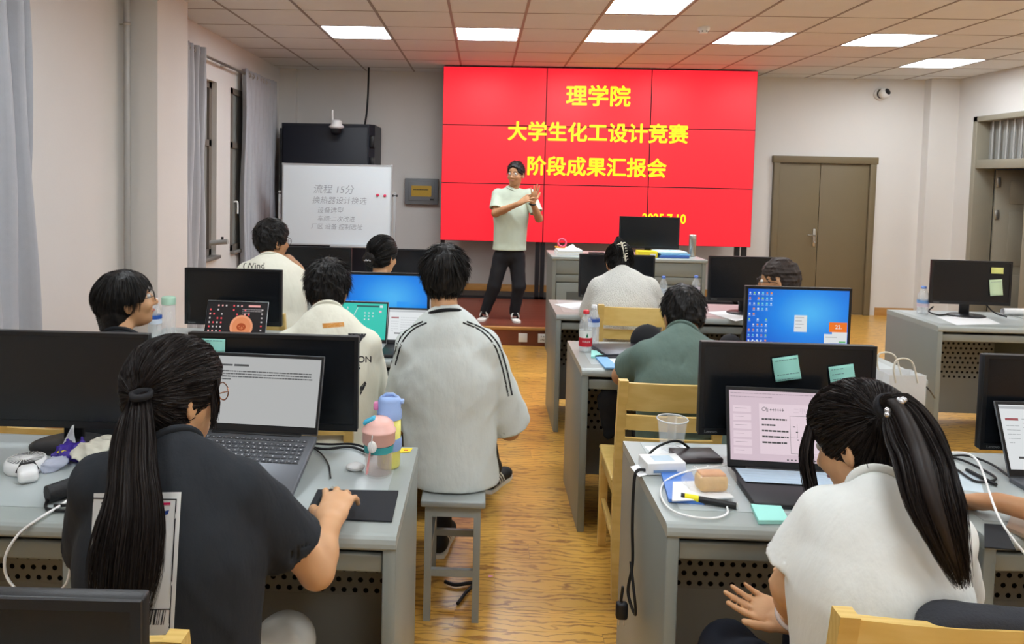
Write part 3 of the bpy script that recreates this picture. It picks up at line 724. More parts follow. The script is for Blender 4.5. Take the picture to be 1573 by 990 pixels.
# ------------------------------------------------------------------ wooden chairs and stool
def chair(label, x, y, rz, top=0.87, seat=0.44, cushion=False):
    """origin under the seat centre, sitter faces +y, backrest at -y"""
    t = thing('wooden_chair', label, 'chair', (x, y, 0), rz, 'pale wooden chairs')
    w, d = 0.40, 0.40
    s = MB(); s.box((-w/2, -d/2+0.02, seat-0.02), (w/2, d/2, seat), 0, 0.008); s.build('seat', M_chair, t)
    for sx in (-1, 1):
        x0 = sx*(w/2-0.02)
        P = [(x0, -d/2-0.045, 0), (x0, -d/2+0.005, seat*0.5), (x0, -d/2+0.005, seat), (x0, -d/2-0.02, seat+0.2), (x0, -d/2-0.06, top-0.015), (x0, -d/2-0.063, top)]
        b = MB()
        for k in range(len(P)-1):
            p, q = P[k], P[k+1]; hx, hy = 0.0165, 0.0175
            b.add([(p[0]-hx, p[1]-hy, p[2]), (p[0]+hx, p[1]-hy, p[2]), (p[0]+hx, p[1]+hy, p[2]), (p[0]-hx, p[1]+hy, p[2]), (q[0]-hx, q[1]-hy, q[2]), (q[0]+hx, q[1]-hy, q[2]), (q[0]+hx, q[1]+hy, q[2]), (q[0]-hx, q[1]+hy, q[2])],
                  [(0, 1, 5, 4), (1, 2, 6, 5), (2, 3, 7, 6), (3, 0, 4, 7)]+([(3, 2, 1, 0)] if k == 0 else [])+([(4, 5, 6, 7)] if k == len(P)-2 else []))
        b.build('back_post', M_chair, t)
        bx((x0-0.018, d/2-0.045, 0), (x0+0.018, d/2-0.009, seat-0.02), 0.004).build('leg', M_chair, t)
        bx((x0-0.01, -d/2+0.02, seat*0.42), (x0+0.01, d/2-0.04, seat*0.42+0.03), 0.003).build('stretcher', M_chair, t)
        bx((x0-0.012, -d/2+0.015, seat-0.075), (x0+0.012, d/2-0.03, seat-0.02), 0.003).build('rail', M_chair, t)
    bx((-w/2+0.03, d/2-0.035, seat-0.075), (w/2-0.03, d/2-0.015, seat-0.02), 0.003).build('rail', M_chair, t)
    for z0, z1 in ((top-0.115, top-0.012), (top-0.195, top-0.14), (top-0.285, top-0.23)):
        P = []; zc = (z0+z1)/2
        yb = -d/2-0.02-0.04*max(0, (zc-seat-0.2)/(top-seat-0.2))
        for zz, dy in ((z0, 0), (z0, 1), (z1, 1), (z1, 0), (z0, 0)):
            P.append([(xx, yb-0.010+0.018*dy-0.014*(1-(xx/(w/2))**2), zz) for xx in np.linspace(-w/2+0.03, w/2-0.03, 9)])
        MB().grid(P, smooth=False).build('back_slat', M_chair, t)
    if cushion: bx((-w/2+0.01, -d/2+0.03, seat), (w/2-0.01, d/2-0.01, seat+0.045), 0.02, 3).build('cushion', mat('dark_cushion', (40, 42, 50), 0.9), t)
    return t
chair('pale wooden chair of the man in the green shirt', 0.728, 2.99, -0.03, top=0.852)
chair('pale wooden chair of the woman in white lace', 0.87, 4.38, -0.05, top=0.90)
chair('pale wooden chair at the bottom right under the ponytail woman', 0.820, 1.485, -0.04, top=0.872)
chair('pale wooden chair of the woman in the black shirt, only its top seen', -0.665, 1.41, 0.0, top=0.835)
chair('pale wooden chair of the man with the orange patch', -0.66, 2.86, 0.03, top=0.84)
chair('pale wooden chair of the man propping his chin', -1.25, 4.17, 0.0, top=0.84)
chair('pale wooden chair under the woman with the hair bun', -0.62, 4.30, 0.0, top=0.84)
chair('pale wooden chair of the woman with glasses at the left', -1.62, 2.92, 0.0, top=0.84)
chair('pale wooden chair under the man with shaved sides', 1.72, 4.32, 0.0, top=0.82)
def stool(label, x, y, rz):
    t = thing('stool', label, 'stool', (x, y, 0), rz)
    m = mat('grey_stool_paint', (152, 158, 156), 0.4, metal=0.1, var=0.05, scale=10)
    bx((-0.115, -0.18, 0.425), (0.115, 0.18, 0.45), 0.006).build('seat', m, t)
    for sx in (-1, 1):
        for sy in (-1, 1): bx((sx*0.087-0.0125, sy*0.15-0.0125, 0), (sx*0.087+0.0125, sy*0.15+0.0125, 0.425)).build('leg', m, t)
    for sy in (-1, 1): 
        bx((-0.087, sy*0.15-0.011, 0.385), (0.087, sy*0.15+0.011, 0.425)).build('apron', m, t)
        bx((-0.087, sy*0.15-0.009, 0.165), (0.087, sy*0.15+0.009, 0.19)).build('stretcher', m, t)
    for sx in (-1, 1):
        bx((sx*0.087-0.010, -0.15, 0.385), (sx*0.087+0.010, 0.15, 0.425)).build('apron', m, t)
        bx((sx*0.087-0.009, -0.15, 0.215), (sx*0.087+0.009, 0.15, 0.24)).build('stretcher', m, t)
stool('grey metal stool under the man in the striped shirt', -0.081, 2.72, 0.0)

# ------------------------------------------------------------------ video wall of nine displays on a floor stand
SX0, SX1, SZ0, SZ1, SCY = -0.496, 3.130, 0.858, 2.898, 8.66
vw = thing('video_wall', 'big red video wall of nine panels with yellow Chinese lettering', 'screen', ((SX0+SX1)/2, SCY, SZ))
pw, ph = (SX1-SX0)/3, (SZ1-SZ0)/3
def red_screen():
    m = bpy.data.materials.new('red_slide_image'); m.use_nodes = True; b = m.node_tree.nodes['Principled BSDF']
    b.inputs['Base Color'].default_value = (0.02, 0.004, 0.005, 1); b.inputs['Roughness'].default_value = 0.35
    b.inputs['Emission Color'].default_value = rgb(255, 34, 52); b.inputs['Emission Strength'].default_value = 1.0
    return m
M_red = red_screen()
E_yel = emis('yellow_slide_lettering', (255, 240, 0), 1.2)
dm = MB().box((-pw/2+0.001, 0.002, -ph/2+0.001), (pw/2-0.001, 0.09, ph/2-0.001), 0, 0.004).mesh('display', M_black)
im = MB(); rect(-pw/2+0.005, pw/2-0.005, -ph/2+0.005, ph/2-0.005, 0.0015, 0, im)
im = im.mesh('screen_image', M_red)
for i in range(3):
    for j in range(3):
        d = place('display', dm, vw, (-pw+i*pw, 0, SZ0-SZ+ph/2+j*ph)); place('screen_image', im, d)
def on_screen(body, size, bold, c, sx=1.0):
    a = text_mb(body, size); b = MB()
    for k in range(9): b.merge(a, Matrix.Translation((bold*math.cos(k*PI/4)*(k < 8), -0.00005*k, bold*math.sin(k*PI/4)*(k < 8))))
    if sx != 1.0: b.v = [(x*sx, y, z) for x, y, z in b.v]
    b.build('lettering', E_yel, vw, (c[0]-(SX0+SX1)/2, -0.001, c[2]-SZ))
on_screen('理学院', 0.250, 0.0065, (1.310, 8.660, 2.563))
on_screen('大学生化工设计竞赛', 0.233, 0.006, (1.316, 8.660, 2.141))
on_screen('阶段成果汇报会', 0.233, 0.006, (1.313, 8.660, 1.741))
on_screen('2025.7.10', 0.150, 0.004, (2.117, 8.660, 1.166), 0.86)
for px in (SX0+0.03, 0.66, 0.72, 2.99, 3.07):
    bx((px-0.025-(SX0+SX1)/2, 0.03, 0), (px+0.025-(SX0+SX1)/2, 0.08, SZ0-SZ+0.03)).build('post', M_black, vw)
bx((SX0-(SX0+SX1)/2, 0.03, 0), (SX1-(SX0+SX1)/2, 0.42, 0.03)).build('foot_rail', M_black, vw)
bx((SX0+0.02-(SX0+SX1)/2, 0.09, SZ0-SZ), (SX1-0.02-(SX0+SX1)/2, 0.16, SZ1-SZ-0.03)).build('rear_frame', M_black, vw)

# ------------------------------------------------------------------ teacher's podium
PX0, PX1, PY0, PY1, PZ = 0.612, 1.955, 6.41, 6.985, 0.93
pd = thing('podium', 'grey metal teaching podium in front of the red screen', 'podium', ((PX0+PX1)/2, PY0, 0))
hw = (PX1-PX0)/2
bx((-hw, 0, PZ-0.03), (hw, PY1-PY0, PZ), 0.006).build('top', M_top, pd)
bx((-hw+0.01, 0.012, 0), (-hw+0.04, PY1-PY0, PZ-0.03)).build('side_panel', M_grey, pd)
bx((hw-0.04, 0.012, 0), (hw-0.01, PY1-PY0, PZ-0.03)).build('side_panel', M_grey, pd)
bx((-hw+0.04, 0.018, PZ-0.155), (hw-0.04, 0.05, PZ-0.033), 0.003).build('upper_panel', M_grey, pd)
bx((-hw+0.04, 0.022, PZ-0.225), (hw-0.04, 0.05, PZ-0.160), 0.003).build('middle_panel', M_grey, pd)
bx((-hw+0.04, PY1-PY0-0.03, 0.0), (hw-0.04, PY1-PY0-0.01, PZ-0.03)).build('back_panel', M_greyd, pd)
bx((-hw+0.04, 0.03, 0.0), (hw-0.04, PY1-PY0-0.03, 0.06)).build('plinth', M_grey, pd)
for a, b in ((-hw+0.045, -0.01), (0.01, hw-0.045)):
    d = bx((a, 0.016, 0.06), (b, 0.04, PZ-0.232), 0.004).build('door', M_grey, pd)
    if a < 0:
        bx((a+0.09, 0.0125, PZ-0.40), (a+0.30, 0.0165, PZ-0.31)).build('vent', mat('dark_grey_vent', (92, 97, 96), 0.5), d)
    else:
        MB().lathe([(0, 0.02), (0.014, 0.02), (0.017, 0.01), (0.010, 0.0)], 14).tf(Matrix.Rotation(PI/2, 4, 'X')).build('knob', M_chrome, d, (a+0.29, 0.016, PZ-0.275))
        bx((a+0.26, 0.0125, PZ-0.50), (a+0.52, 0.0165, PZ-0.36)).build('recess', M_greyd, d)
monitor('black monitor standing on the teaching podium', 1.530, 6.80, PZ+0.001, -0.06, lift=0.055, logo=False, w=0.54)
# things on the podium
pk = mat('book_cover_cream', (226, 222, 206), 0.6)
t = thing('book_stack', 'stack of papers at the left front corner of the podium', 'papers', (0.769, 6.492, 0.931))
for k in range(5): bx((-0.105, 0, k*0.009), (0.11, 0.28, k*0.009+0.0085)).build('sheaf', pk if k % 2 else M_paper, t, (0.003*k, 0, 0))
t = thing('tissue', 'crumpled white tissue on the podium papers', 'tissue', (0.806, 6.623, 0.977))
P = [[(0.055*u*(1+0.2*math.sin(5*v)), 0.05*v, 0.035*(1-u*u)*(1-v*v)*(1+0.4*math.sin(6*u+4*v))) for u in np.linspace(-1, 1, 9)] for v in np.linspace(-1, 1, 9)]
MB().grid(P).build('sheet', M_paper, t)
t = thing('tape_roll', 'pink and orange tape roll standing on the podium', 'tape', (0.730, 6.729, 0.977))
MB().lathe([(0.028, 0), (0.045, 0), (0.045, 0.02), (0.028, 0.02), (0.028, 0)], 20).tf(Matrix.Rotation(1.2, 4, 'X')).build('roll', mat('pink_tape', (214, 70, 96), 0.4), t, (0, 0, 0.042))
bx((-0.06, -0.03, 0), (0.05, 0.05, 0.012), 0.004).build('holder', mat('orange_holder', (230, 150, 40), 0.5), t)
t = thing('box', 'flat yellow box on the podium below its monitor', 'box', (1.458, 6.491, 0.931))
bx((-0.085, 0, 0), (0.085, 0.12, 0.055), 0.004).build('carton', mat('yellow_carton', (236, 214, 40), 0.5), t)
bx((0.02, -0.0012, 0.012), (0.07, 0, 0.034)).build('label', M_paper, t)
for k, (dx, cc, lab, zz) in enumerate(((0, (60, 96, 170), 'dark blue folder, lowest of the pile on the podium', 0), (0.012, (120, 178, 220), 'light blue folder in the middle of the podium pile', 0.021), (-0.01, (196, 226, 232), 'pale folder on top of the podium pile', 0.038))):
    p = (1.690, 6.492, 0.931)
    t = thing('folder', lab, 'folder', (p[0]+dx, p[1]+0.01*k, p[2]+zz), 0.03*k, 'folders on the podium')
    bx((-0.13, 0, 0), (0.13, 0.2, 0.020 if k == 0 else 0.016), 0.003).build('cover', mat('folder_%d' % k, cc, 0.45), t)
t = thing('thermos', 'tall brushed steel thermos on the right end of the podium', 'thermos', (1.903, 6.706, 0.931))
MB().lathe([(0, 0), (0.030, 0), (0.032, 0.005), (0.032, 0.155)], 24).build('body', M_chrome, t)
MB().lathe([(0.032, 0.157), (0.032, 0.19), (0.028, 0.197), (0, 0.198)], 24).build('cap', M_chrome, t)
t = thing('eraser', 'small black board eraser lying on the podium', 'eraser', (1.03, 6.62, 0.931))
bx((-0.07, -0.02, 0), (0.07, 0.03, 0.025), 0.006).build('pad', M_black, t)

# ------------------------------------------------------------------ black equipment cabinet, whiteboard, wall box
M_cab = mat('blue_black_cabinet', (26, 30, 40), 0.5, var=0.05, scale=8)
cb = thing('equipment_cabinet', 'tall black equipment cabinet behind the whiteboard', 'cabinet', (-1.83, 8.56, SZ))
poly = [(-0.535, 0.0), (0.49, 0.0), (0.545, 0.08), (0.545, 0.62), (-0.535, 0.62)]
b = MB(); n = len(poly); V = [(x, y, 0) for x, y in poly]+[(x, y, 2.02) for x, y in poly]
b.add(V, [tuple(range(n-1, -1, -1)), tuple(range(n, 2*n))]+[(i, (i+1) % n, n+(i+1) % n, n+i) for i in range(n)]); b.build('body', M_cab, cb)
bx((-0.52, -0.022, 0.05), (0.475, -0.002, 1.99), 0.012).build('door', M_cab, cb)
bx((-0.555, -0.01, 0.02), (-0.535, 0.60, 1.96), 0.004).build('side_panel', M_black, cb)
for z0 in (1.2, 1.5, 1.75): bx((0.500, -0.005, z0), (0.552, 0.06, z0+0.14), 0.01).build('vent', M_black, cb)
t = thing('surveillance_camera', 'white wireless camera with antenna above the whiteboard', 'camera', (-1.694, 8.420, 2.151))
MB().lathe([(0, 0.075), (0.05, 0.075), (0.058, 0.06), (0.06, 0.03), (0.085, 0.005), (0.085, -0.005), (0.06, -0.02)], 24).build('housing', M_white, t)
MB().lathe([(0.06, -0.02), (0.055, -0.06), (0.035, -0.085), (0, -0.095)], 24).build('lens_dome', M_black, t)
MB().tube([(-0.045, 0, 0.05), (-0.05, 0, 0.19)], 0.011, 8).build('antenna', M_white, t)
bx((-0.03, 0.0, 0.04), (0.03, 0.115, 0.07), 0.004).build('bracket', M_white, t)
tag(MB().tube(catmull([(-1.42, 8.97, 2.92), (-1.425, 8.97, 2.6), (-1.44, 8.97, 2.35), (-1.45, 8.90, 2.205)], 6), 0.012, 8).build('ceiling_cable', M_cable_b), 'thin dark cable running from the ceiling to the black cabinet', 'cable')
wb = thing('whiteboard', 'mobile whiteboard with handwriting and two pink magnets', 'whiteboard', (-1.585, 7.95, SZ))
z0, z1, hw2 = 0.832-SZ, 1.718-SZ, 0.60
M_wb = mat('whiteboard_enamel', (222, 230, 236), 0.22)
M_alu = mat('aluminium_frame', (196, 200, 204), 0.35, metal=0.5)
bx((-hw2+0.012, -0.004, z0+0.012), (hw2-0.012, 0.006, z1-0.012)).build('board', M_wb, wb)
fr = MB()
for lo, hi in (((-hw2, -0.010, z1-0.014), (hw2, 0.010, z1)), ((-hw2, -0.010, z0), (hw2, 0.010, z0+0.014)), ((-hw2, -0.010, z0+0.014), (-hw2+0.014, 0.010, z1-0.014)), ((hw2-0.014, -0.010, z0+0.014), (hw2, 0.010, z1-0.014))): fr.box(lo, hi)
fr.build('frame', M_alu, wb)
bx((-hw2*0.1, -0.06, z0-0.015), (hw2*0.98, 0.0, z0+0.004), 0.004).build('pen_tray', M_alu, wb)
for sx in (-1, 1):
    bx((sx*(hw2+0.03)-0.012, 0.0, 0), (sx*(hw2+0.03)+0.012, 0.024, z1-0.30)).build('stand_post', M_alu, wb)
    bx((sx*(hw2+0.03)-0.015, -0.28, 0.0), (sx*(hw2+0.03)+0.015, 0.28, 0.03), 0.005).build('stand_foot', M_alu, wb)
    MB().tube([(sx*(hw2-0.01), 0.01, z1-0.33), (sx*(hw2+0.06), 0.01, z1-0.33)], 0.012, 8).build('pivot', M_black, wb)
bx((-hw2-0.03, 0.002, 0.10), (hw2+0.03, 0.022, 0.125)).build('stand_rail', M_alu, wb)
for sx in (-1, 1): bx((sx*hw2-0.016*(sx > 0)-0.004*(sx < 0), -0.012, z1-0.02), (sx*hw2+0.004*(sx > 0)+0.016*(sx < 0), 0.012, z1+0.004), 0.003).build('corner', M_alu, wb)
M_marker = mat('whiteboard_marker_ink', (146, 152, 162), 0.6)
for body, px, py, s in (('流程 15分', 516, 292, 0.105), ('换热器设计换选', 522, 309, 0.085), ('设备选型', 507, 324, 0.072), ('车间:二次改进', 516, 337, 0.066), ('厂区 设备 控制选址', 518, 349, 0.066)):
    fx = {292: (-1.624, 7.940, 1.437), 309: (-1.559, 7.940, 1.318), 324: (-1.657, 7.940, 1.210), 337: (-1.592, 7.940, 1.119), 349: (-1.584, 7.940, 1.034)}[py]
    text_mb(body, s, -0.0006, shear=0.15).build('handwriting', M_marker, wb, (fx[0]+1.585, -0.0055, fx[2]-SZ))
for p, lab in (((-1.141, 7.940, 1.391), 'left one of two pink magnets on the whiteboard'), ((-1.063, 7.940, 1.386), 'right one of two pink magnets on the whiteboard')):
    o = MB().lathe([(0, 0.012), (0.014, 0.012), (0.016, 0.0), (0, 0)], 16).tf(Matrix.Rotation(PI/2, 4, 'X')).build('magnet', mat('pink_magnet', (222, 62, 96), 0.4), None, (p[0], 7.9455, p[2]))
    tag(o, lab, 'magnet', 'whiteboard magnets')
cbx = thing('control_box', 'grey control box with small amber display on the wall left of the screen', 'control box', (-0.77, YF, 1.255))
M_cbx = mat('grey_box_enamel', (128, 132, 136), 0.45)
bx((-0.208, -0.07, 0), (0.208, 0, 0.325), 0.006).build('housing', M_cbx, cbx)
bx((-0.165, -0.078, 0.045), (0.165, -0.068, 0.285), 0.004).build('door', M_cbx, cbx)
bx((-0.125, -0.081, 0.10), (0.125, -0.077, 0.235)).build('display', emis('amber_display', (190, 150, 48), 0.45), cbx)
q = MB(); doc_lines(q, -0.10, 0.09, 0.185, 0.03, 1, -0.0815, 0, 0.012, 1); q.build('display_text', M_black, cbx)
bx((0.11, -0.081, 0.055), (0.155, -0.077, 0.075)).build('label', M_black, cbx)
t = thing('surveillance_camera', 'white dome camera high on the front wall above the double door', 'camera', (4.82, YF, 2.728))
MB().lathe([(0, 0.0), (0.075, 0.0), (0.075, 0.03), (0.06, 0.05)], 24).tf(Matrix.Rotation(PI/2, 4, 'X')).build('mount', M_white, t)
Rm = Matrix.Rotation(math.radians(20), 4, 'Z') @ Matrix.Rotation(math.radians(70), 4, 'X')
MB().lathe([(0, -0.055), (0.04, -0.05), (0.062, -0.015), (0.064, 0.02), (0.048, 0.05), (0.040, 0.055)], 24).tf(Rm).build('housing', M_white, t, (0.01, -0.085, 0))
MB().lathe([(0.040, 0.055), (0.036, 0.045), (0.02, 0.058), (0, 0.062)], 24).tf(Rm).build('lens', M_black, t, (0.01, -0.085, 0))
t = thing('smoke_detector', 'small round smoke detector on the ceiling', 'detector', (1.834, 6.38, CEIL))
MB().lathe([(0.05, 0.0), (0.05, -0.02), (0.035, -0.035), (0.032, -0.05), (0, -0.052)], 20).build('housing', M_white, t)
q = MB()
for k in range(6): a = k*PI/3; q.box((0.034*math.cos(a)-0.004, 0.034*math.sin(a)-0.004, -0.042), (0.034*math.cos(a)+0.004, 0.034*math.sin(a)+0.004, -0.03))
q.build('vents', M_black, t)

# ------------------------------------------------------------------ soft bodies: distance fields turned into meshes
def unit(v): v = np.asarray(v, float); return v/(np.linalg.norm(v)+1e-12)
class Field:
    """smooth union of rounded cones and ellipsoids on a grid, meshed with surface nets"""
    def __init__(s, h, lo, hi):
        s.h = h; s.lo = np.asarray(lo, float); s.n = np.ceil((np.asarray(hi)-s.lo)/h).astype(int)+1
        s.F = np.full(s.n, 0.5, np.float32)
    def _sub(s, lo, hi):
        a = np.clip(np.floor((lo-s.lo)/s.h).astype(int), 0, s.n); b = np.clip(np.ceil((hi-s.lo)/s.h).astype(int)+1, 0, s.n)
        if np.any(b <= a): return None, None
        ax = [(s.lo[k]+s.h*np.arange(a[k], b[k])).astype(np.float32) for k in range(3)]
        return tuple(slice(a[k], b[k]) for k in range(3)), (ax[0][:, None, None], ax[1][None, :, None], ax[2][None, None, :])
    def _mix(s, sl, d, k, mode):
        o = s.F[sl]
        if mode == 'sub':
            d = -d
            if k > 0: hh = np.clip(0.5-0.5*(o-d)/k, 0, 1); s.F[sl] = o*(1-hh)+d*hh+k*hh*(1-hh)
            else: s.F[sl] = np.maximum(o, d)
        elif k > 0:
            hh = np.clip(0.5+0.5*(o-d)/k, 0, 1); s.F[sl] = o*(1-hh)+d*hh-k*hh*(1-hh)
        else: s.F[sl] = np.minimum(o, d)
    def cone(s, a, b, ra, rb, k=0.01, mode='add', side=None, flat=1.0):
        """rounded cone from a to b; with side+flat the section is an ellipse, wide along side, 'flat' times as deep"""
        a = np.asarray(a, float); b = np.asarray(b, float); m = max(ra, rb)+3*k+0.04
        sl, g = s._sub(np.minimum(a, b)-m, np.maximum(a, b)+m)
        if sl is None: return
        ab = b-a; L2 = float(ab@ab)+1e-12
        q = [g[i]-np.float32(a[i]) for i in range(3)]
        t = np.clip((q[0]*ab[0]+q[1]*ab[1]+q[2]*ab[2])/L2, 0, 1).astype(np.float32)
        r = ra+(rb-ra)*t
        e = [q[i]-t*np.float32(ab[i]) for i in range(3)]
        if side is None: d = np.sqrt(e[0]**2+e[1]**2+e[2]**2)-r
        else:
            u = unit(side); ax = unit(ab); u = unit(u-ax*(u@ax)); w = np.cross(u, ax)
            eu = e[0]*u[0]+e[1]*u[1]+e[2]*u[2]; ew = e[0]*w[0]+e[1]*w[1]+e[2]*w[2]; ea = e[0]*ax[0]+e[1]*ax[1]+e[2]*ax[2]
            kk = np.sqrt(eu**2+(ew/flat)**2+ea**2*1.0); g2 = np.sqrt(eu**2+(ew/flat**2)**2+ea**2)+1e-6
            d = (kk-r)*kk/g2
        s._mix(sl, d.astype(np.float32), k, mode)
    def ell(s, c, r, R=None, k=0.01, mode='add'):
        """ellipsoid with radii r; columns of R are its axes"""
        c = np.asarray(c, float); r = np.asarray(r, float); m = r.max()+3*k+0.03
        sl, g = s._sub(c-m, c+m)
        if sl is None: return
        q = [g[i]-np.float32(c[i]) for i in range(3)]
        if R is not None: q = [q[0]*R[0, j]+q[1]*R[1, j]+q[2]*R[2, j] for j in range(3)]
        k0 = np.sqrt((q[0]/r[0])**2+(q[1]/r[1])**2+(q[2]/r[2])**2); k1 = np.sqrt((q[0]/r[0]**2)**2+(q[1]/r[1]**2)**2+(q[2]/r[2]**2)**2)+1e-6
        s._mix(sl, (k0*(k0-1)/k1).astype(np.float32), k, mode)
    def plane(s, p, nrm, k=0.004):
        """cut away everything on the side the normal points to"""
        n = unit(nrm); p = np.asarray(p, float)
        ax = [(s.lo[i]+s.h*np.arange(s.n[i])-p[i]).astype(np.float32)*np.float32(n[i]) for i in range(3)]
        d = -(ax[0][:, None, None]+ax[1][None, :, None]+ax[2][None, None, :])
        s._mix((slice(None),)*3, d, k, 'sub')
    def plane_local(s, p, nrm, rad, k=0.003):
        """like plane, but only within rad of p"""
        p = np.asarray(p, float); sl, g = s._sub(p-rad, p+rad)
        if sl is None: return
        n = unit(nrm); d = -((g[0]-p[0])*n[0]+(g[1]-p[1])*n[1]+(g[2]-p[2])*n[2])
        rr = np.sqrt((g[0]-p[0])**2+(g[1]-p[1])**2+(g[2]-p[2])**2)-rad
        d = np.maximum(d, rr).astype(np.float32)
        s._mix(sl, d, k, 'sub')
    def folds(s, amp, wl, seed=0, n=7, stretch=(1, 1, 1)):
        """cloth folds or hair waviness: add a sum of slow waves near the surface"""
        r = np.random.default_rng(seed); m = np.abs(s.F) < 0.05
        I = np.nonzero(m); P = [(s.lo[k]+s.h*I[k]) for k in range(3)]
        w = np.zeros(len(I[0]))
        for i in range(n):
            d = unit(r.normal(size=3)*np.asarray(stretch)); f = 2*PI/(wl*(0.6+0.9*r.random()))
            ph = r.random()*6.28
            w += 2*np.exp(-2.2*(1+np.sin(f*(P[0]*d[0]+P[1]*d[1]+P[2]*d[2])+ph+1.1*np.sin(f*0.35*(P[0]*d[1]-P[1]*d[2]+P[2]*d[0])+ph*2))))-0.6
        w = w/math.sqrt(n)
        s.F[I] -= (amp*w).astype(np.float32)
    def crease(s, a, b, r, depth):
        """a single soft groove along a line"""
        a = np.asarray(a, float); b = np.asarray(b, float); m = r*3
        sl, g = s._sub(np.minimum(a, b)-m, np.maximum(a, b)+m)
        if sl is None: return
        ab = b-a; L2 = float(ab@ab)+1e-12; q = [g[i]-np.float32(a[i]) for i in range(3)]
        t = np.clip((q[0]*ab[0]+q[1]*ab[1]+q[2]*ab[2])/L2, 0, 1)
        d2 = sum((q[i]-t*ab[i])**2 for i in range(3))
        s.F[sl] += (depth*np.maximum(np.sin(np.clip(t, 0.0, 1)*3.1415), 0)**0.5*np.exp(-d2/(r*r))).astype(np.float32)
    def nets(s):
        F = s.F; neg = F < 0
        n = F.shape
        c = neg[:-1, :-1, :-1].astype(np.int8)
        tot = np.zeros(tuple(k-1 for k in n), np.int8)
        for dx in (0, 1):
            for dy in (0, 1):
                for dz in (0, 1): tot += neg[dx:n[0]-1+dx, dy:n[1]-1+dy, dz:n[2]-1+dz]
        I = np.nonzero((tot > 0) & (tot < 8)); idx = np.full(tot.shape, -1, np.int32); nv = len(I[0]); idx[I] = np.arange(nv)
        acc = np.zeros((nv, 3)); cnt = np.zeros(nv)
        cor = {}
        for dx in (0, 1):
            for dy in (0, 1):
                for dz in (0, 1): cor[dx, dy, dz] = F[I[0]+dx, I[1]+dy, I[2]+dz]
        for a in range(3):
            for u in (0, 1):
                for v in (0, 1):
                    p = [0, 0, 0]; p[(a+1) % 3] = u; p[(a+2) % 3] = v; q = list(p); q[a] = 1
                    f0, f1 = cor[tuple(p)], cor[tuple(q)]; m = (f0 < 0) != (f1 < 0)
                    t = np.where(m, f0/(f0-f1+1e-12), 0)
                    pos = np.tile(np.array(p, float), (nv, 1)); pos[:, a] = t
                    acc[m] += pos[m]; cnt[m] += 1
        V = s.lo+s.h*(np.stack(I, 1)+acc/np.maximum(cnt, 1)[:, None])
        Q = []
        for a in range(3):
            b, c2 = (a+1) % 3, (a+2) % 3
            sl0 = [slice(None)]*3; sl1 = [slice(None)]*3
            sl0[a] = slice(0, n[a]-1); sl1[a] = slice(1, n[a])
            for k in (b, c2): sl0[k] = slice(1, n[k]-1); sl1[k] = slice(1, n[k]-1)
            s0, s1 = neg[tuple(sl0)], neg[tuple(sl1)]
            for flip, m in ((False, s0 & ~s1), (True, ~s0 & s1)):
                J = list(np.nonzero(m)); J[b] = J[b]+1; J[c2] = J[c2]+1
                def at(db, dc):
                    K = [J[0].copy(), J[1].copy(), J[2].copy()]; K[b] -= db; K[c2] -= dc; return idx[K[0], K[1], K[2]]
                q = np.stack([at(1, 1), at(0, 1), at(0, 0), at(1, 0)], 1)
                Q.append(q[:, ::-1] if flip else q)
        Q = np.concatenate(Q); Q = Q[(Q >= 0).all(1)]
        return V, Q
    def build(s, name, m, parent=None, org=(0, 0, 0), smooth_it=1):
        V, Q = s.nets()
        return np_mesh(name, V-np.asarray(org), Q, m, parent, smooth_it)
def np_mesh(name, V, Q, m, parent=None, smooth_it=0):
    me = bpy.data.meshes.new(name)
    nv, nq, k = len(V), len(Q), Q.shape[1]
    me.vertices.add(nv); me.vertices.foreach_set('co', np.ascontiguousarray(V, np.float32).ravel())
    me.loops.add(nq*k); me.loops.foreach_set('vertex_index', np.ascontiguousarray(Q, np.int32).ravel())
    me.polygons.add(nq); me.polygons.foreach_set('loop_start', np.arange(0, nq*k, k, dtype=np.int32)); me.polygons.foreach_set('loop_total', np.full(nq, k, np.int32))
    me.polygons.foreach_set('use_smooth', np.ones(nq, bool))
    for q in (m if isinstance(m, (list, tuple)) else [m]): me.materials.append(q)
    me.update(calc_edges=True); me.validate()
    return place(name, me, parent)
def ribbons(name, S, w0, m, parent, org=(0, 0, 0)):
    """hair strands, an (m,n,3) array; flat tapering ribbons, all in one hair mesh"""
    S = np.asarray(S, float); k, n = S.shape[:2]
    T = np.gradient(S, axis=1); W = np.cross(T, rng.normal(size=(k, 1, 3))); W /= (np.linalg.norm(W, axis=2)[..., None]+1e-9)
    w = (w0*(1-0.75*np.linspace(0, 1, n)**2))[None, :, None]
    V = np.stack([S-W*w, S+W*w], 2).reshape(-1, 3)
    a = (2*n*np.arange(k)[:, None]+2*np.arange(n-1)[None, :]).reshape(-1)
    return np_mesh(name, V-np.asarray(org), np.stack([a, a+1, a+3, a+2], 1), m, parent)

# ------------------------------------------------------------------ people
M_hair = mat('black_hair', (24, 21, 20), 0.48, var=0.3, scale=90, stretch=(1, 1, 0.15), spec=0.35)
M_hairb = mat('dark_brown_hair', (31, 24, 22), 0.5, var=0.4, scale=80, stretch=(1, 1, 0.1), spec=0.35)
M_skin = mat('skin', (208, 160, 118), 0.5, var=0.05, scale=25, bump=0.03, bscale=300)
M_skin2 = mat('skin_tan', (186, 137, 98), 0.5, var=0.05, scale=25, bump=0.03, bscale=300)
for _m in (M_skin, M_skin2):
    _b = _m.node_tree.nodes['Principled BSDF']; _b.inputs['Subsurface Weight'].default_value = 0.12; _b.inputs['Subsurface Radius'].default_value = (0.01, 0.004, 0.002)
M_eyew = mat('eye_white', (232, 230, 226), 0.2); M_iris = mat('dark_iris', (30, 20, 16), 0.15); M_lip = mat('lips', (176, 104, 92), 0.45)
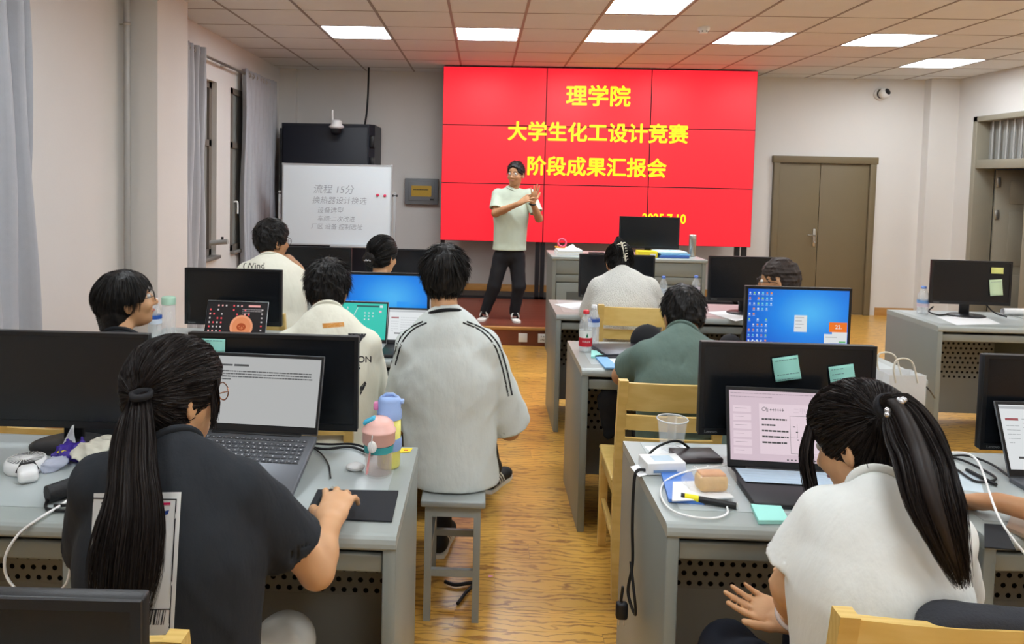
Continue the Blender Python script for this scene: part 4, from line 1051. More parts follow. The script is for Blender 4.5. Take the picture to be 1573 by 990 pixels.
def frame(yaw, pitch=0.0, roll=0.0):
    """columns right, forward, up for a head or hand turned yaw to the left of +y, pitched down, rolled"""
    R = Matrix.Rotation(yaw, 3, 'Z') @ Matrix.Rotation(-pitch, 3, 'X') @ Matrix.Rotation(roll, 3, 'Y')
    return np.array(R)
class Head:
    """head of height ~0.225 about centre c"""
    def __init__(s, c, R, k=1.0): s.c = np.asarray(c, float); s.R = R; s.k = k
    def p(s, x, y, z): return s.c+s.R @ (np.array([x, y, z])*s.k)
    def add(s, F):
        k = s.k; R = s.R; sm = 0.02*k
        F.ell(s.p(0, -0.012, 0.035), np.array([0.074, 0.092, 0.082])*k, R, sm)
        F.ell(s.p(0, 0.020, -0.025), np.array([0.064, 0.068, 0.085])*k, R, sm)
        F.ell(s.p(0, 0.040, -0.078), np.array([0.040, 0.040, 0.034])*k, R, sm)
        F.ell(s.p(0, 0.062, -0.095), np.array([0.018, 0.016, 0.014])*k, R, 0.015*k)
        for q in (-1, 1):
            F.ell(s.p(q*0.036, 0.062, -0.030), np.array([0.024, 0.022, 0.024])*k, R, 0.015*k)       # cheek
            F.ell(s.p(q*0.030, 0.092, 0.006), np.array([0.017, 0.012, 0.011])*k, R, 0.008*k, 'sub')  # eye socket
            F.ell(s.p(q*0.075, -0.010, -0.012), np.array([0.009, 0.020, 0.032])*k, R @ frame(q*0.45), 0.006*k)  # ear
            F.ell(s.p(q*0.083, -0.004, -0.008), np.array([0.006, 0.010, 0.017])*k, R @ frame(q*0.45), 0.003*k, 'sub')
        F.cone(s.p(0, 0.085, 0.008), s.p(0, 0.104, -0.030), 0.007*k, 0.0125*k, 0.010*k)
        for q in (-1, 1): F.ell(s.p(q*0.011, 0.094, -0.034), np.array([0.008, 0.010, 0.007])*k, R, 0.006*k)
        F.ell(s.p(0, 0.080, -0.058), np.array([0.022, 0.012, 0.006])*k, R, 0.006*k)
        F.ell(s.p(0, 0.079, -0.068), np.array([0.018, 0.012, 0.006])*k, R, 0.006*k)
        F.ell(s.p(0, 0.093, -0.0635), np.array([0.022, 0.006, 0.0015])*k, R, 0.003*k, 'sub')
    def details(s, par, org, hair):
        k = s.k
        def ball(name, c, r, m, n=10):
            b = MB(); b.lathe([(r*math.sin(a), -r*math.cos(a)) for a in np.linspace(0, PI, 7)], n); return b.build(name, m, par, tuple(np.asarray(c)-org))
        for q in (-1, 1):
            ball('eye', s.p(q*0.030, 0.074, 0.005), 0.0125*k, M_eyew); ball('iris', s.p(q*0.030, 0.0815, 0.005), 0.006*k, M_iris)
            P = [s.p(q*x, y, z)-org for x, y, z in ((0.012, 0.090, 0.024), (0.030, 0.087, 0.029), (0.048, 0.076, 0.025))]
            MB().tube([tuple(v) for v in P], [0.003*k, 0.0035*k, 0.002*k], 6).build('eyebrow', hair, par)
        P = [s.p(x, y, z)-org for x, y, z in ((-0.021, 0.083, -0.062), (-0.008, 0.0925, -0.0605), (0.008, 0.0925, -0.0605), (0.021, 0.083, -0.062))]
        MB().tube([tuple(v) for v in P], [0.002*k, 0.0042*k, 0.0042*k, 0.002*k], 6).build('lips', M_lip, par)
    def glasses(s, par, org, m, r=0.024):
        k = s.k; g = MB()
        for q in (-1, 1):
            P = [s.p(q*0.033+r*1.1*math.cos(a), 0.106-0.18*abs(q*0.033+r*math.cos(a)), 0.002+r*0.85*math.sin(a))-org for a in np.linspace(0, 2*PI, 21)]
            g.tube([tuple(v) for v in P], 0.0016*k, 5, cap=False)
            g.tube([tuple(s.p(q*x, y, z)-org) for x, y, z in ((0.060, 0.094, 0.006), (0.072, 0.06, 0.006), (0.079, 0.0, 0.004), (0.078, -0.02, -0.012))], 0.0016*k, 5)
        g.tube([tuple(s.p(x, y, 0.004)-org) for x, y in ((-0.008, 0.103), (0, 0.106), (0.008, 0.103))], 0.0014*k, 5)
        o = g.build('glasses', m, par)
        for q in (-1, 1):
            P = [s.p(q*0.033+r*1.05*math.cos(a), 0.106-0.18*abs(q*0.033+r*math.cos(a)), 0.002+r*0.8*math.sin(a))-org for a in np.linspace(0, 2*PI, 17)[:-1]]
            MB().add([tuple(v) for v in P], [tuple(range(16))]).build('lens', mat('clear_lens', (240, 245, 248), 0.02, alpha=0.05), o)
def hand_pts(wrist, R, side, curl, spread=0.10, thumb=(0.6, 0.35), k=1.0):
    """finger chains; R columns: right, forward (to the finger tips), up (back of the hand); side +1 = thumb at -x (right hand), curl per finger"""
    W = np.asarray(wrist, float); T = lambda v: W+R @ (np.asarray(v)*k)
    out = []
    L = [(0.040, 0.024, 0.020), (0.045, 0.028, 0.022), (0.042, 0.026, 0.021), (0.033, 0.020, 0.018)]
    for i in range(4):
        x0 = side*(-0.030+0.020*i); y0 = 0.092-0.004*abs(i-1)-0.004*(i == 3)
        a = 0.0; p = np.array([x0, y0, 0.002]); pts = [T(p)]; yaw = side*spread*(i-1.5)
        for j, l in enumerate(L[i]):
            a += curl[i]*(0.7, 1.0, 0.7)[j]
            p = p+l*np.array([math.sin(yaw)*math.cos(a), math.cos(yaw)*math.cos(a), -math.sin(a)]); pts.append(T(p))
        out.append(pts)
    p = np.array([-side*0.026, 0.022, -0.006]); pts = [T(p)]
    ta, tb = thumb
    for j, l in enumerate((0.042, 0.032, 0.026)):
        aa = ta*(1-0.25*j); p = p+l*np.array([-side*math.sin(aa), math.cos(aa), -math.sin(tb)*(0.6+0.4*j)]); pts.append(T(p))
    return out, pts
def add_hand(F, wrist, R, side, curl, spread=0.10, thumb=(0.6, 0.35), k=1.0):
    W = np.asarray(wrist, float); T = lambda v: W+R @ (np.asarray(v)*k)
    F.cone(T((0, -0.01, 0)), T((0, 0.03, 0)), 0.026*k, 0.034*k, 0.012*k, side=R[:, 0], flat=0.62)
    F.cone(T((-side*0.004, 0.03, 0)), T((0, 0.078, 0)), 0.036*k, 0.040*k, 0.012*k, side=R[:, 0], flat=0.36)
    F.ell(T((-side*0.022, 0.04, -0.010)), np.array([0.017, 0.028, 0.015])*k, R, 0.012*k)
    fs, th = hand_pts(wrist, R, side, curl, spread, thumb, k)
    for i, pts in enumerate(fs):
        r = (0.0092, 0.0095, 0.0090, 0.0080)[i]*k
        for j in range(3): F.cone(pts[j], pts[j+1], r*(1-0.10*j), r*(0.90-0.10*j), 0.0035*k)
    for j in range(3): F.cone(th[j], th[j+1], (0.0135, 0.0115, 0.0105)[j]*k, (0.0115, 0.0105, 0.0085)[j]*k, 0.006*k)
def nails(par, org, wrist, R, side, curl, spread=0.1, thumb=(0.6, 0.35), k=1.0):
    fs, th = hand_pts(wrist, R, side, curl, spread, thumb, k)
    for pts in fs+[th]:
        a, b = pts[-2], pts[-1]; d = unit(b-a); up = unit(R[:, 2]-d*(R[:, 2]@d)); x = np.cross(d, up)
        c = b-d*0.001*k+up*0.0062*k
        P = [[tuple(c+d*v*0.006*k+x*u*0.0048*k+up*(-0.0022*u*u-0.0012*v*v)*k-org) for u in (-1, -0.4, 0.4, 1)] for v in (-1, 0, 1)]
        MB().grid(P).build('fingernail', mat('fingernail', (232, 186, 164), 0.3), par)
def short_hair(par, org, H, m, n, top=0.016, nape=-0.045, length=0.035, crown=(0.0, -0.05, 0.11), h=0.005, seed=1, wild=0.35, front=0.075, sides=-0.02):
    """cap of hair on the skull plus a coat of separate strands"""
    k = H.k; R = H.R
    F = Field(h, H.c-0.17*k, H.c+0.17*k)
    F.ell(H.p(0, -0.014, 0.040), np.array([0.074+top*0.75, 0.092+top, 0.082+top*1.15])*k, R, 0.0)
    F.ell(H.p(0, -0.045, -0.015), np.array([0.066+top*0.3, 0.058+top*0.5, 0.060])*k, R, 0.03*k)
    F.ell(H.p(0, 0.128, front-0.108), np.array([0.10, 0.088, 0.108])*k, R, 0.01*k, 'sub')            # face
    for q in (-1, 1): F.ell(H.p(q*0.092, 0.030, -0.055+sides*0.3), np.array([0.030, 0.055, 0.062])*k, R, 0.008*k, 'sub')   # over the ears
    nrm = R @ np.array([0, 0.25, -1.0]); F.plane(H.p(0, -0.07, nape), nrm, 0.006)
    F.folds(0.0035, 0.035, seed, 6)
    o = F.build('hair', m, par, org)
    V = np.empty(len(o.data.vertices)*3, np.float32); o.data.vertices.foreach_get('co', V); V = V.reshape(-1, 3).astype(float)+org
    C0 = H.p(0, -0.012, 0.03); r = np.random.default_rng(seed)
    loc = (V-H.c) @ R/k
    ok = (np.linalg.norm((V-C0)/k, axis=1) > 0.080) & (loc[:, 2] > nape+0.004) & ~((loc[:, 1] > 0.02) & (loc[:, 2] < front+0.012))
    I = np.nonzero(ok)[0]; I = I[r.integers(0, len(I), n)]
    nz = lambda a: a/(np.linalg.norm(a, axis=-1, keepdims=True)+1e-9)
    cr = H.p(*crown); p = V[I]; nr = nz(p-C0); d = p-cr; d = nz(d-nr*(d*nr).sum(1, keepdims=True)+1e-6); dn = nz(d+wild*r.normal(size=p.shape)*0.8)
    l = (length*k*(0.5+0.8*r.random(len(p))))[:, None, None]; t = np.linspace(0, 1, 5)[None, :, None]
    p, nr, dn = p[:, None], nr[:, None], dn[:, None]
    S = p-nr*0.003*k+dn*l*t+nr*(l*0.30*t*(1-t*0.9))*(0.1+wild)-np.array([0, 0, 1.0])*l*0.12*t**2
    ribbons('hair_strands', S, 0.0011*k, m, o, org)
    return o

def _samp(F, P):
    q = np.clip((P-F.lo)/F.h, 0, np.array(F.n)-1.001); i = q.astype(int); f = q-i; out = 0
    for dx in (0, 1):
        for dy in (0, 1):
            for dz in (0, 1):
                w = (f[:, 0] if dx else 1-f[:, 0])*(f[:, 1] if dy else 1-f[:, 1])*(f[:, 2] if dz else 1-f[:, 2])
                out = out+w*F.F[i[:, 0]+dx, i[:, 1]+dy, i[:, 2]+dz]
    return out
def project(F, P, d, off=0.0015, reach=0.5):
    """slide points along d until they meet the cloth surface"""
    P = np.asarray(P, float).copy(); d = np.asarray(d, float); d = np.broadcast_to(d/np.linalg.norm(d, axis=-1, keepdims=True), P.shape); live = np.ones(len(P), bool); st = F.h*0.35
    for _ in range(int(reach/st)):
        v = _samp(F, P); live &= v > 0
        if not live.any(): break
        P[live] += d[live]*st
    return P-d*off
def on_cloth(F, par, org, name, b, m, O, X, Z, D, off=0.0018):
    """lay flat print (an MB in its own x,z plane) on the cloth: origin O, in-plane axes X, Z, thrown along D"""
    V = np.array(b.v); P = np.asarray(O)+V[:, :1]*unit(X)+V[:, 2:3]*unit(Z)-unit(D)*0.25
    P = project(F, P, D, off)-org
    c = MB(); c.v = [tuple(p) for p in P]; c.f = b.f; c.m = b.m; c.sm = [True]*len(b.f)
    return c.build(name, m, par)
def strip_on_cloth(F, par, org, name, path, width, D, m, off=0.0018):
    """a sewn stripe following a path, thrown on the cloth along D (one direction, or one for each point)"""
    P = np.array(catmull(path, 8)); T = np.gradient(P, axis=0); n = len(P)
    Ds = np.array([unit(d) for d in (D if np.ndim(D) == 2 else [D]*2)]); u = np.linspace(0, 1, n); v = np.linspace(0, 1, len(Ds))
    DD = np.stack([np.interp(u, v, Ds[:, k]) for k in range(3)], 1); DD /= np.linalg.norm(DD, axis=1)[:, None]; rows = []
    Wd = np.cross(T, DD); Wd /= np.linalg.norm(Wd, axis=1)[:, None]+1e-9
    for q in (-0.5, 0, 0.5): rows.append([tuple(r) for r in project(F, P+Wd*q*width-DD*0.15, DD, off)-org])
    return MB().grid(rows).build(name, m, par)
def shoe(par, org, heel, d, m_up, m_sole, k=1.0):
    d = unit((d[0], d[1], 0)); R = np.stack([np.array([d[1], -d[0], 0]), d, np.array([0, 0, 1.0])], 1); h0 = np.asarray(heel, float); T = lambda x, y, z: h0+R @ (np.array([x, y, z])*k)
    F = Field(0.006*k, h0-0.12, h0+d*0.25+0.12+np.abs(d)*0.1)
    F.cone(T(0, 0.03, 0.045), T(0, 0.20, 0.034), 0.036*k, 0.038*k, 0.02, side=R[:, 0], flat=0.8); F.ell(T(0, 0.03, 0.06), np.array([0.034, 0.04, 0.05])*k, R, 0.02); F.ell(T(0, 0.215, 0.032), np.array([0.040, 0.05, 0.028])*k, R, 0.015)
    F.plane(T(0, 0, 0.012), (0, 0, -1)); F.plane(T(0, 0, 0.10), (0, 0, 1))
    o = F.build('shoe', m_up, par, org)
    pts = [(-0.030, 0.0), (-0.036, 0.05), (-0.034, 0.12), (-0.042, 0.19), (-0.034, 0.245), (0, 0.268), (0.034, 0.245), (0.042, 0.19), (0.034, 0.12), (0.036, 0.05), (0.030, 0.0), (0, -0.012)]
    b = MB(); n = len(pts); V = [tuple(T(x, y, 0)-org) for x, y in pts]+[tuple(T(x*0.98, y, 0.017)-org) for x, y in pts]
    b.add(V, [tuple(range(n)), tuple(range(2*n-1, n-1, -1))]+[((i+1) % n, i, n+i, n+(i+1) % n) for i in range(n)], 0, False); b.build('sole', m_sole, o)
    for s in (-1, 1):
        for j in range(3):
            P = [tuple(T(s*0.0375, 0.085+0.022*j, 0.032)-org), tuple(T(s*0.0335, 0.075+0.022*j, 0.055)-org), tuple(T(s*0.022, 0.066+0.022*j, 0.074)-org)]
            if m_sole is not m_up: MB().tube(P, 0.0045, 5).build('stripe', m_sole, o)
    return o
def person(label, J, m_shirt, m_skin=None, m_trou=None, W=0.175, D=0.64, hd=None, k=1.0, shirt=None, hands=None, h=0.007, hb=0.006, sleeve=0.62, folds=(0.0018, 0.13), seed=3, arm=1.0, shoes=None, neck_r=0.055, hem=None, creases=(), long_skirt=False, collar=None, tail_cut=True, puff=0.0, hemw=1.02):
    """J: joints in metres. Returns dict with the empty, head frame and shirt field. Body, shirt and trousers are separate closed surfaces."""
    J = {q: np.asarray(v, float) for q, v in J.items()}; m_skin = m_skin or M_skin
    org = np.array([J['pelvis'][0], J['pelvis'][1], J.get('floor', np.zeros(3))[2]])
    t = thing('person', label, 'person', tuple(org), 0, 'people in the room')
    H = Head(J['head'], frame(*(hd or (0, 0, 0))), k)
    side = unit(J['sr']-J['sl'])
    # ---- skin
    pts = np.array([v for q, v in J.items() if q in ('head', 'neck', 'sl', 'sr', 'el', 'er', 'wl', 'wr', 'pelvis')])
    F = Field(hb, pts.min(0)-0.20, pts.max(0)+0.22)
    H.add(F)
    F.cone(H.p(0, -0.022, -0.055), J['neck']-np.array([0, 0, 0.012]), neck_r*0.95*k, neck_r*0.98*k, 0.018*k)
    mid = J['neck']*0.55+(J['sl']+J['sr'])*0.225
    for a in ('sl', 'sr'): F.cone(J['neck']-np.array([0, 0, 0.05]), J[a], 0.032*k, 0.042*k, 0.012)
    F.cone(J['neck']*0.72+J['pelvis']*0.28, J['pelvis'], 0.075, 0.085, 0.03, side=side, flat=0.6); F.cone(J['neck']-np.array([0, 0, 0.02]), J['neck']*0.72+J['pelvis']*0.28, 0.04*k, 0.06, 0.012)
    for a in 'lr':
        S, E, Wr = J['s'+a], J['e'+a], J['w'+a]; f = arm
        F.cone(S, E, 0.047*f, 0.038*f, 0.02); F.cone(E, E*0.65+Wr*0.35, 0.039*f, 0.040*f, 0.02); F.cone(E*0.65+Wr*0.35, Wr, 0.039*f, 0.025*f, 0.012)
        if hands and a in hands:
            hp = hands[a]; add_hand(F, Wr, hp['R'], (1 if a == 'r' else -1), hp.get('curl', (0.3,)*4), hp.get('spread', 0.1), hp.get('thumb', (0.6, 0.35)), hp.get('k', 1.0))
        else:
            d = unit(Wr-E); R = np.stack([unit(np.cross(d, (0, 0, 1))), d, unit(np.cross(np.cross(d, (0, 0, 1)), d))], 1); add_hand(F, Wr, R, (1 if a == 'r' else -1), (0.3, 0.35, 0.4, 0.45))
    body = F.build('body', m_skin, t, org)
    H.details(t, org, M_hair)
    # ---- shirt
    hz = hem if hem is not None else J['pelvis'][2]-0.06
    pts = np.array([J['neck'], J['sl'], J['sr'], J['el'], J['er'], J['pelvis']])
    S = Field(h, pts.min(0)-0.24, pts.max(0)+0.20)
    chest = J.get('chest', J['neck']*0.62+J['pelvis']*0.38)
    up = unit(J['neck']-chest)
    S.cone(J['neck']-up*0.10, chest, W*0.80, W, 0.06, side=side, flat=D); S.cone(chest, J['pelvis'], W, W*0.98, 0.05, side=side, flat=D*1.05)
    if hem is not None: S.cone(J['pelvis'], (J['pelvis'][0], J['pelvis'][1], hz-0.05), W*0.98, W*hemw, 0.03, side=side, flat=D*1.12)
    nb = J['neck']+up*0.0
    for a in 'lr':
        s0, e0 = J['s'+a], J['e'+a]; d = unit(e0-s0); L = np.linalg.norm(e0-s0); c = s0+d*L*sleeve
        S.cone(nb-up*0.034, s0-up*0.004, 0.046, 0.060*arm, 0.035)
        L0 = Field(h, S.lo, S.lo); L0.n = S.n; L0.F = np.full(S.n, 0.5, np.float32)
        L0.cone(s0, c+d*0.05, 0.064*arm, (0.072+puff)*arm, 0.0); L0.plane_local(c, d, 0.16*arm); L0.cone(c-d*0.015, c+d*0.06, (0.056+puff)*arm, (0.058+puff)*arm, 0.002, 'sub')
        S._mix((slice(None),)*3, L0.F, 0.016, 'add')
    nd = unit(H.p(0, -0.022, -0.055)-J['neck'])
    S.cone(J['neck']-up*0.05, J['neck']+nd*0.002, neck_r*1.42*k, neck_r*1.14*k, 0.018)
    S.folds(folds[0], folds[1], seed, 8, (1, 1, 0.6))
    for cr in creases: S.crease(*cr)
    nd = unit(H.p(0, -0.022, -0.055)-J['neck'])
    S.cone(J['neck']+nd*(0.016+neck_r*1.15*k), J['neck']+nd*0.25, neck_r*1.2*k, neck_r*1.6*k, 0.004, 'sub')
    if tail_cut: S.plane((0, 0, hz), (0, 0, -1), 0.004)
    sh = S.build('shirt', m_shirt, t, org)
    u0 = unit(np.cross(nd, (0, 1, 0))); u1 = np.cross(u0, nd); cr_ = neck_r*1.17*k
    MB().tube([tuple(J['neck']+nd*0.012+u0*cr_*math.cos(a)+u1*cr_*math.sin(a)-org) for a in np.linspace(0, 2*PI, 33)], 0.010, 8, cap=False, ry=0.007, up=tuple(nd)).build('collar', collar or m_shirt, t)
    # ---- trousers and shoes
    m_trou = m_trou or M_trou
    if 'kl' in J:
        pts = np.array([J[q] for q in ('pelvis', 'kl', 'kr', 'al', 'ar')]); T = Field(0.009, pts.min(0)-0.22, pts.max(0)+0.2)
        pe = J['pelvis'].copy(); sx = side*0.078; seated = J['kl'][2] < 0.62 and org[2] == 0
        if seated: pe[2] = 0.545
        T.cone(pe-side*0.055, pe+side*0.055, 0.092, 0.092, 0.03)
        for a, q in (('l', -1), ('r', 1)):
            T.cone(pe+q*sx-np.array([0, 0, 0.02]), J['k'+a], 0.084, 0.068, 0.03); T.cone(J['k'+a], J['a'+a]+np.array([0, 0, 0.02]), 0.068, 0.052, 0.02)
        T.folds(0.0022, 0.12, seed+5, 6, (1, 1, 0.5))
        for a in 'lr': T.plane_local(J['a'+a], unit(J['a'+a]-J['k'+a]), 0.11)
        T.build('trousers', m_trou, t, org)
        fw = unit(J['kl']+J['kr']-2*pe) if np.linalg.norm((J['kl']+J['kr']-2*pe)[:2]) > 0.2 else H.R[:, 1]
        for a in 'lr':
            if shoes: 
                dd = J.get('foot'+a, fw); fl = org[2]
                heel = np.array([J['a'+a][0], J['a'+a][1], fl])-unit((dd[0], dd[1], 0))*0.05
                shoe(t, org, heel, dd, *shoes)
    return dict(t=t, H=H, org=org, S=S, F=F, shirt=sh)
M_trou = mat('black_trousers', (26, 27, 32), 0.85, var=0.1, scale=60, bump=0.1, bscale=300)
def seat(J, yaw=0.0, spread=0.13, knee=0.40, kz=0.50, shin=0.10):
    """fill in seated legs pointing +y (turned by yaw)"""
    p = np.asarray(J['pelvis'], float); f = np.array([-math.sin(yaw), math.cos(yaw), 0]); r = np.array([math.cos(yaw), math.sin(yaw), 0])
    for a, q in (('l', -1), ('r', 1)):
        J['k'+a] = p+f*knee+r*q*spread; J['k'+a][2] = kz
        J['a'+a] = J['k'+a]+f*shin; J['a'+a][2] = 0.10
    return J

# ------------------------------------------------------------------ the speaker on the stage
M_sage = mat('pale_sage_cotton', (196, 208, 190), 0.85, var=0.03, scale=40, bump=0.08, bscale=500)
M_wshoe = mat('white_shoe_rubber', (232, 230, 222), 0.6); M_bshoe = mat('black_shoe_mesh', (24, 24, 26), 0.7)
M_gframe = mat('dark_glasses_frame', (38, 34, 34), 0.3, metal=0.3)
YS = 7.42
J = dict(head=(0.319, 7.360, 1.643), neck=(0.292, 7.400, 1.486), sl=(0.464, 7.420, 1.444), sr=(0.150, 7.420, 1.437), pelvis=(0.277, 7.420, 0.828),
         er=(0.127, 7.330, 1.251), wr=(0.348, 7.140, 1.359), el=(0.560, 7.320, 1.209), wl=(0.480, 7.140, 1.369),
         kl=(0.381, 7.380, 0.519), kr=(0.133, 7.400, 0.510), al=(0.345, 7.420, 0.220), ar=(0.048, 7.440, 0.221))
J['floor'] = (0, 0, SZ); J['footl'] = (0.12, -1, 0); J['footr'] = (-0.25, -1, 0)
def basis(fwd, up):
    f = unit(fwd); u = np.asarray(up, float); u = unit(u-f*(u@f)); return np.stack([np.cross(f, u), f, u], 1)
P7 = person('man standing on the stage in a pale sage T-shirt and black trousers, gesturing', J, M_sage, M_skin2, W=0.168, D=0.66, hd=(PI-0.42, 0.02, 0), k=0.99,
            hands=dict(r=dict(R=basis((0.75, -0.25, 0.45), (0.1, -0.6, 0.7)), curl=(0.25, 0.2, 0.3, 0.4), spread=0.12, thumb=(0.5, 0.1)),
                       l=dict(R=basis((0.16, -0.25, 1), (0.55, -0.75, 0.1)), curl=(0.05, 0.05, 0.1, 0.2), spread=0.14, thumb=(0.9, 0.2))),
            shoes=(M_bshoe, M_wshoe), hem=(0.275, 7.420, 0.881)[2], seed=11, h=0.008, sleeve=0.75, arm=0.95)
short_hair(P7['t'], P7['org'], P7['H'], M_hair, 1500, top=0.014, nape=-0.02, length=0.022, seed=2, front=0.092)
P7['H'].glasses(P7['t'], P7['org'], M_gframe)
w = np.asarray(J['wl']); b = MB(); Rr = basis((0.16, -0.25, 1), (0.55, -0.75, 0.1))
b.tube([tuple(w-Rr[:, 1]*0.012+Rr[:, 0]*0.033*math.cos(a)+Rr[:, 2]*0.024*math.sin(a)-P7['org']) for a in np.linspace(0, 2*PI, 21)], 0.008, 8, cap=False); b.build('wristband', M_black, P7['t'])

# ------------------------------------------------------------------ man on the stool, white shirt with black shoulder stripes
M_offw = mat('off_white_cotton', (214, 221, 219), 0.88, var=0.02, scale=25, bump=0.7, bscale=11, stretch=(1.6, 1.6, 0.7))
M_cream = mat('cream_cotton', (226, 224, 208), 0.88, var=0.02, scale=25, bump=0.7, bscale=11, stretch=(1.6, 1.6, 0.7))
M_blk = mat('black_knit', (24, 24, 28), 0.85, bump=0.1, bscale=500)
J = dict(head=(-0.140, 2.800, 1.204), neck=(-0.131, 2.740, 1.070), sl=(-0.252, 2.740, 0.952), sr=(0.013, 2.740, 0.960), pelvis=(-0.096, 2.720, 0.452),
         el=(-0.297, 2.840, 0.625), er=(0.124, 2.860, 0.606), wl=(-0.236, 3.120, 0.561), wr=(0.002, 3.120, 0.569), kl=(-0.20, 3.12, 0.50), kr=(0.0, 3.16, 0.50), al=(-0.150, 3.05, 0.10), ar=(0.075, 3.70, 0.10))
J['footl'] = (0.15, 1, 0); J['footr'] = (0.5, 1, 0)
P2 = person('man from behind in a white shirt with black shoulder stripes on the stool', J, M_offw, M_skin, W=0.178, D=0.66, hd=(-0.03, 0.10, 0.02), k=0.95, shoes=(M_bshoe, M_wshoe), hem=0.455, seed=21, h=0.006, hb=0.006, sleeve=0.93, folds=(0.0020, 0.14), arm=1.02, puff=0.022, hemw=1.22, collar=M_blk,
            creases=[((-0.287, 2.620, 0.915), (-0.199, 2.600, 0.828), 0.012, 0.010), ((0.056, 2.620, 0.925), (0.012, 2.600, 0.811), 0.012, 0.009), ((-0.193, 2.580, 0.621), (0.018, 2.580, 0.557), 0.013, 0.006), ((-0.183, 2.580, 0.704), (0.028, 2.580, 0.629), 0.012, 0.006)])
short_hair(P2['t'], P2['org'], P2['H'], M_hair, 6000, top=0.020, nape=-0.060, length=0.045, seed=3, wild=0.07, sides=0.0)
for q in (1, -1):
    for e in (0, 1):
        W3 = [np.asarray(v) for v in ([(-0.046, 2.500, 1.101), (0.017, 2.500, 1.074), (0.065, 2.500, 1.023), (0.094, 2.500, 0.943), (0.116, 2.500, 0.849)] if q > 0 else [(-0.196, 2.500, 1.097), (-0.244, 2.500, 1.071), (-0.280, 2.500, 1.025), (-0.303, 2.500, 0.945)])]
        W3 = [v+np.array([-q*e*0.013, 0, -0.004*e]) for v in W3]
        D3 = [v-np.array([0, 0, EYE]) for v in W3]
        strip_on_cloth(P2['S'], P2['t'], P2['org'], 'shoulder_stripe', [tuple(v) for v in W3], 0.006, np.array(D3), M_blk)

# ------------------------------------------------------------------ long hair
nzv = lambda a: a/(np.linalg.norm(a, axis=-1, keepdims=True)+1e-9)
def long_cap(par, org, H, m, n, tie, top=0.017, h=0.005, seed=1, nape=-0.075, lift=0.0015, face=0.0, wid=0.0012, ears=0.0):
    """hair combed over the skull towards a tie point, as a cap with strands lying on it"""
    k = H.k; R = H.R; F = Field(h, H.c-0.17*k, H.c+0.17*k)
    F.ell(H.p(0, -0.014, 0.038), np.array([0.076+top*0.7, 0.094+top, 0.080+top])*k, R, 0.0)
    F.ell(H.p(0, -0.048, -0.025), np.array([0.064+top*0.35, 0.052+top*0.5, 0.068])*k, R, 0.035*k)
    F.ell(H.p(0, 0.130-face, -0.045), np.array([0.095, 0.085, 0.105])*k, R, 0.012*k, 'sub')
    for q in (-1, 1): F.ell(H.p(q*0.095, 0.022+ears, -0.058), np.array([0.032, 0.045, 0.062])*k, R, 0.01*k, 'sub')
    F.plane(H.p(0, -0.06, nape), R @ np.array([0, 0.35, -1.0]), 0.01)
    F.folds(0.0014, 0.04, seed, 5)
    o = F.build('hair', m, par, org)
    V = np.empty(len(o.data.vertices)*3, np.float32); o.data.vertices.foreach_get('co', V); V = V.reshape(-1, 3).astype(float)+org
    C0 = H.p(0, -0.014, 0.02); r = np.random.default_rng(seed); loc = (V-H.c) @ R/k
    ok = (np.linalg.norm((V-C0)/k, axis=1) > 0.078) & (loc[:, 2] > nape+0.008) & ~((loc[:, 1] > 0.055) & (loc[:, 2] < 0.04))
    I = np.nonzero(ok)[0]; p = V[I[r.integers(0, len(I), n)]]; tp = np.asarray(tie, float)
    a = nzv(p-C0); b = unit(tp-C0); rp = np.linalg.norm(p-C0, axis=1); t = np.linspace(0, 1, 7)[None, :, None]*(0.25+0.55*r.random(n))[:, None, None]
    D = nzv(a[:, None]*(1-t)+b*t)
    pts = C0+D*0.2
    # radius along the way: march each direction out to the cap surface
    Pq = C0+D.reshape(-1, 3)*0.04; live = np.ones(len(Pq), bool); Dr = D.reshape(-1, 3)
    for _ in range(60):
        live &= _samp(F, Pq) < 0
        if not live.any(): break
        Pq[live] += Dr[live]*0.003
    S = (Pq+Dr*(lift*k)).reshape(n, 7, 3)
    ribbons('hair_strands', S, wid*k, m, o, org)
    return o
def tail(par, org, m, guide, rad, n, seed=1, wid=0.0014, fray=0.25, name='ponytail', flat=1.0, core=True):
    """a hanging tail: a core with many separate strands"""
    G = np.array(catmull(guide, 4)); N = len(G); u = np.linspace(0, 1, N); rr = np.interp(u, np.linspace(0, 1, len(rad)), rad); r = np.random.default_rng(seed)
    T = nzv(np.gradient(G, axis=0)); X = nzv(np.cross(T, np.array([0.05, 1.0, 0.02]))); Y = np.cross(X, T)
    a = r.random(n)*2*PI; rho = np.sqrt(r.random(n))*1.06; wv = r.random(n)*6.28; ln = 1-fray*r.random(n)
    uu = u[None, :]*ln[:, None]
    def I(A): return np.stack([np.interp(uu, u, A[:, k]) for k in range(3)], -1)
    R1 = np.interp(uu, u, rr)
    S = I(G)+I(X)*(np.cos(a)[:, None]*rho[:, None]*R1+0.004*np.sin(6*uu+wv[:, None])*uu)[..., None]+I(Y)*(flat*np.sin(a)[:, None]*rho[:, None]*R1)[..., None]
    o = MB()
    if core: o.tube([tuple(g-org) for g in G[:-2]], [float(q)*0.82*(1-0.7*float(v)**6) for q, v in zip(rr, u)][:-2], 10, ry=[float(q)*0.82*flat*(1-0.7*float(v)**6) for q, v in zip(rr, u)][:-2], up=(0, 1, 0))
    else: o.tube([tuple(G[0]-org), tuple(G[1]-org)], 0.003, 5)
    o = o.build(name, m, par)
    ribbons('hair_strands', S, wid, m, o, org)
    return o

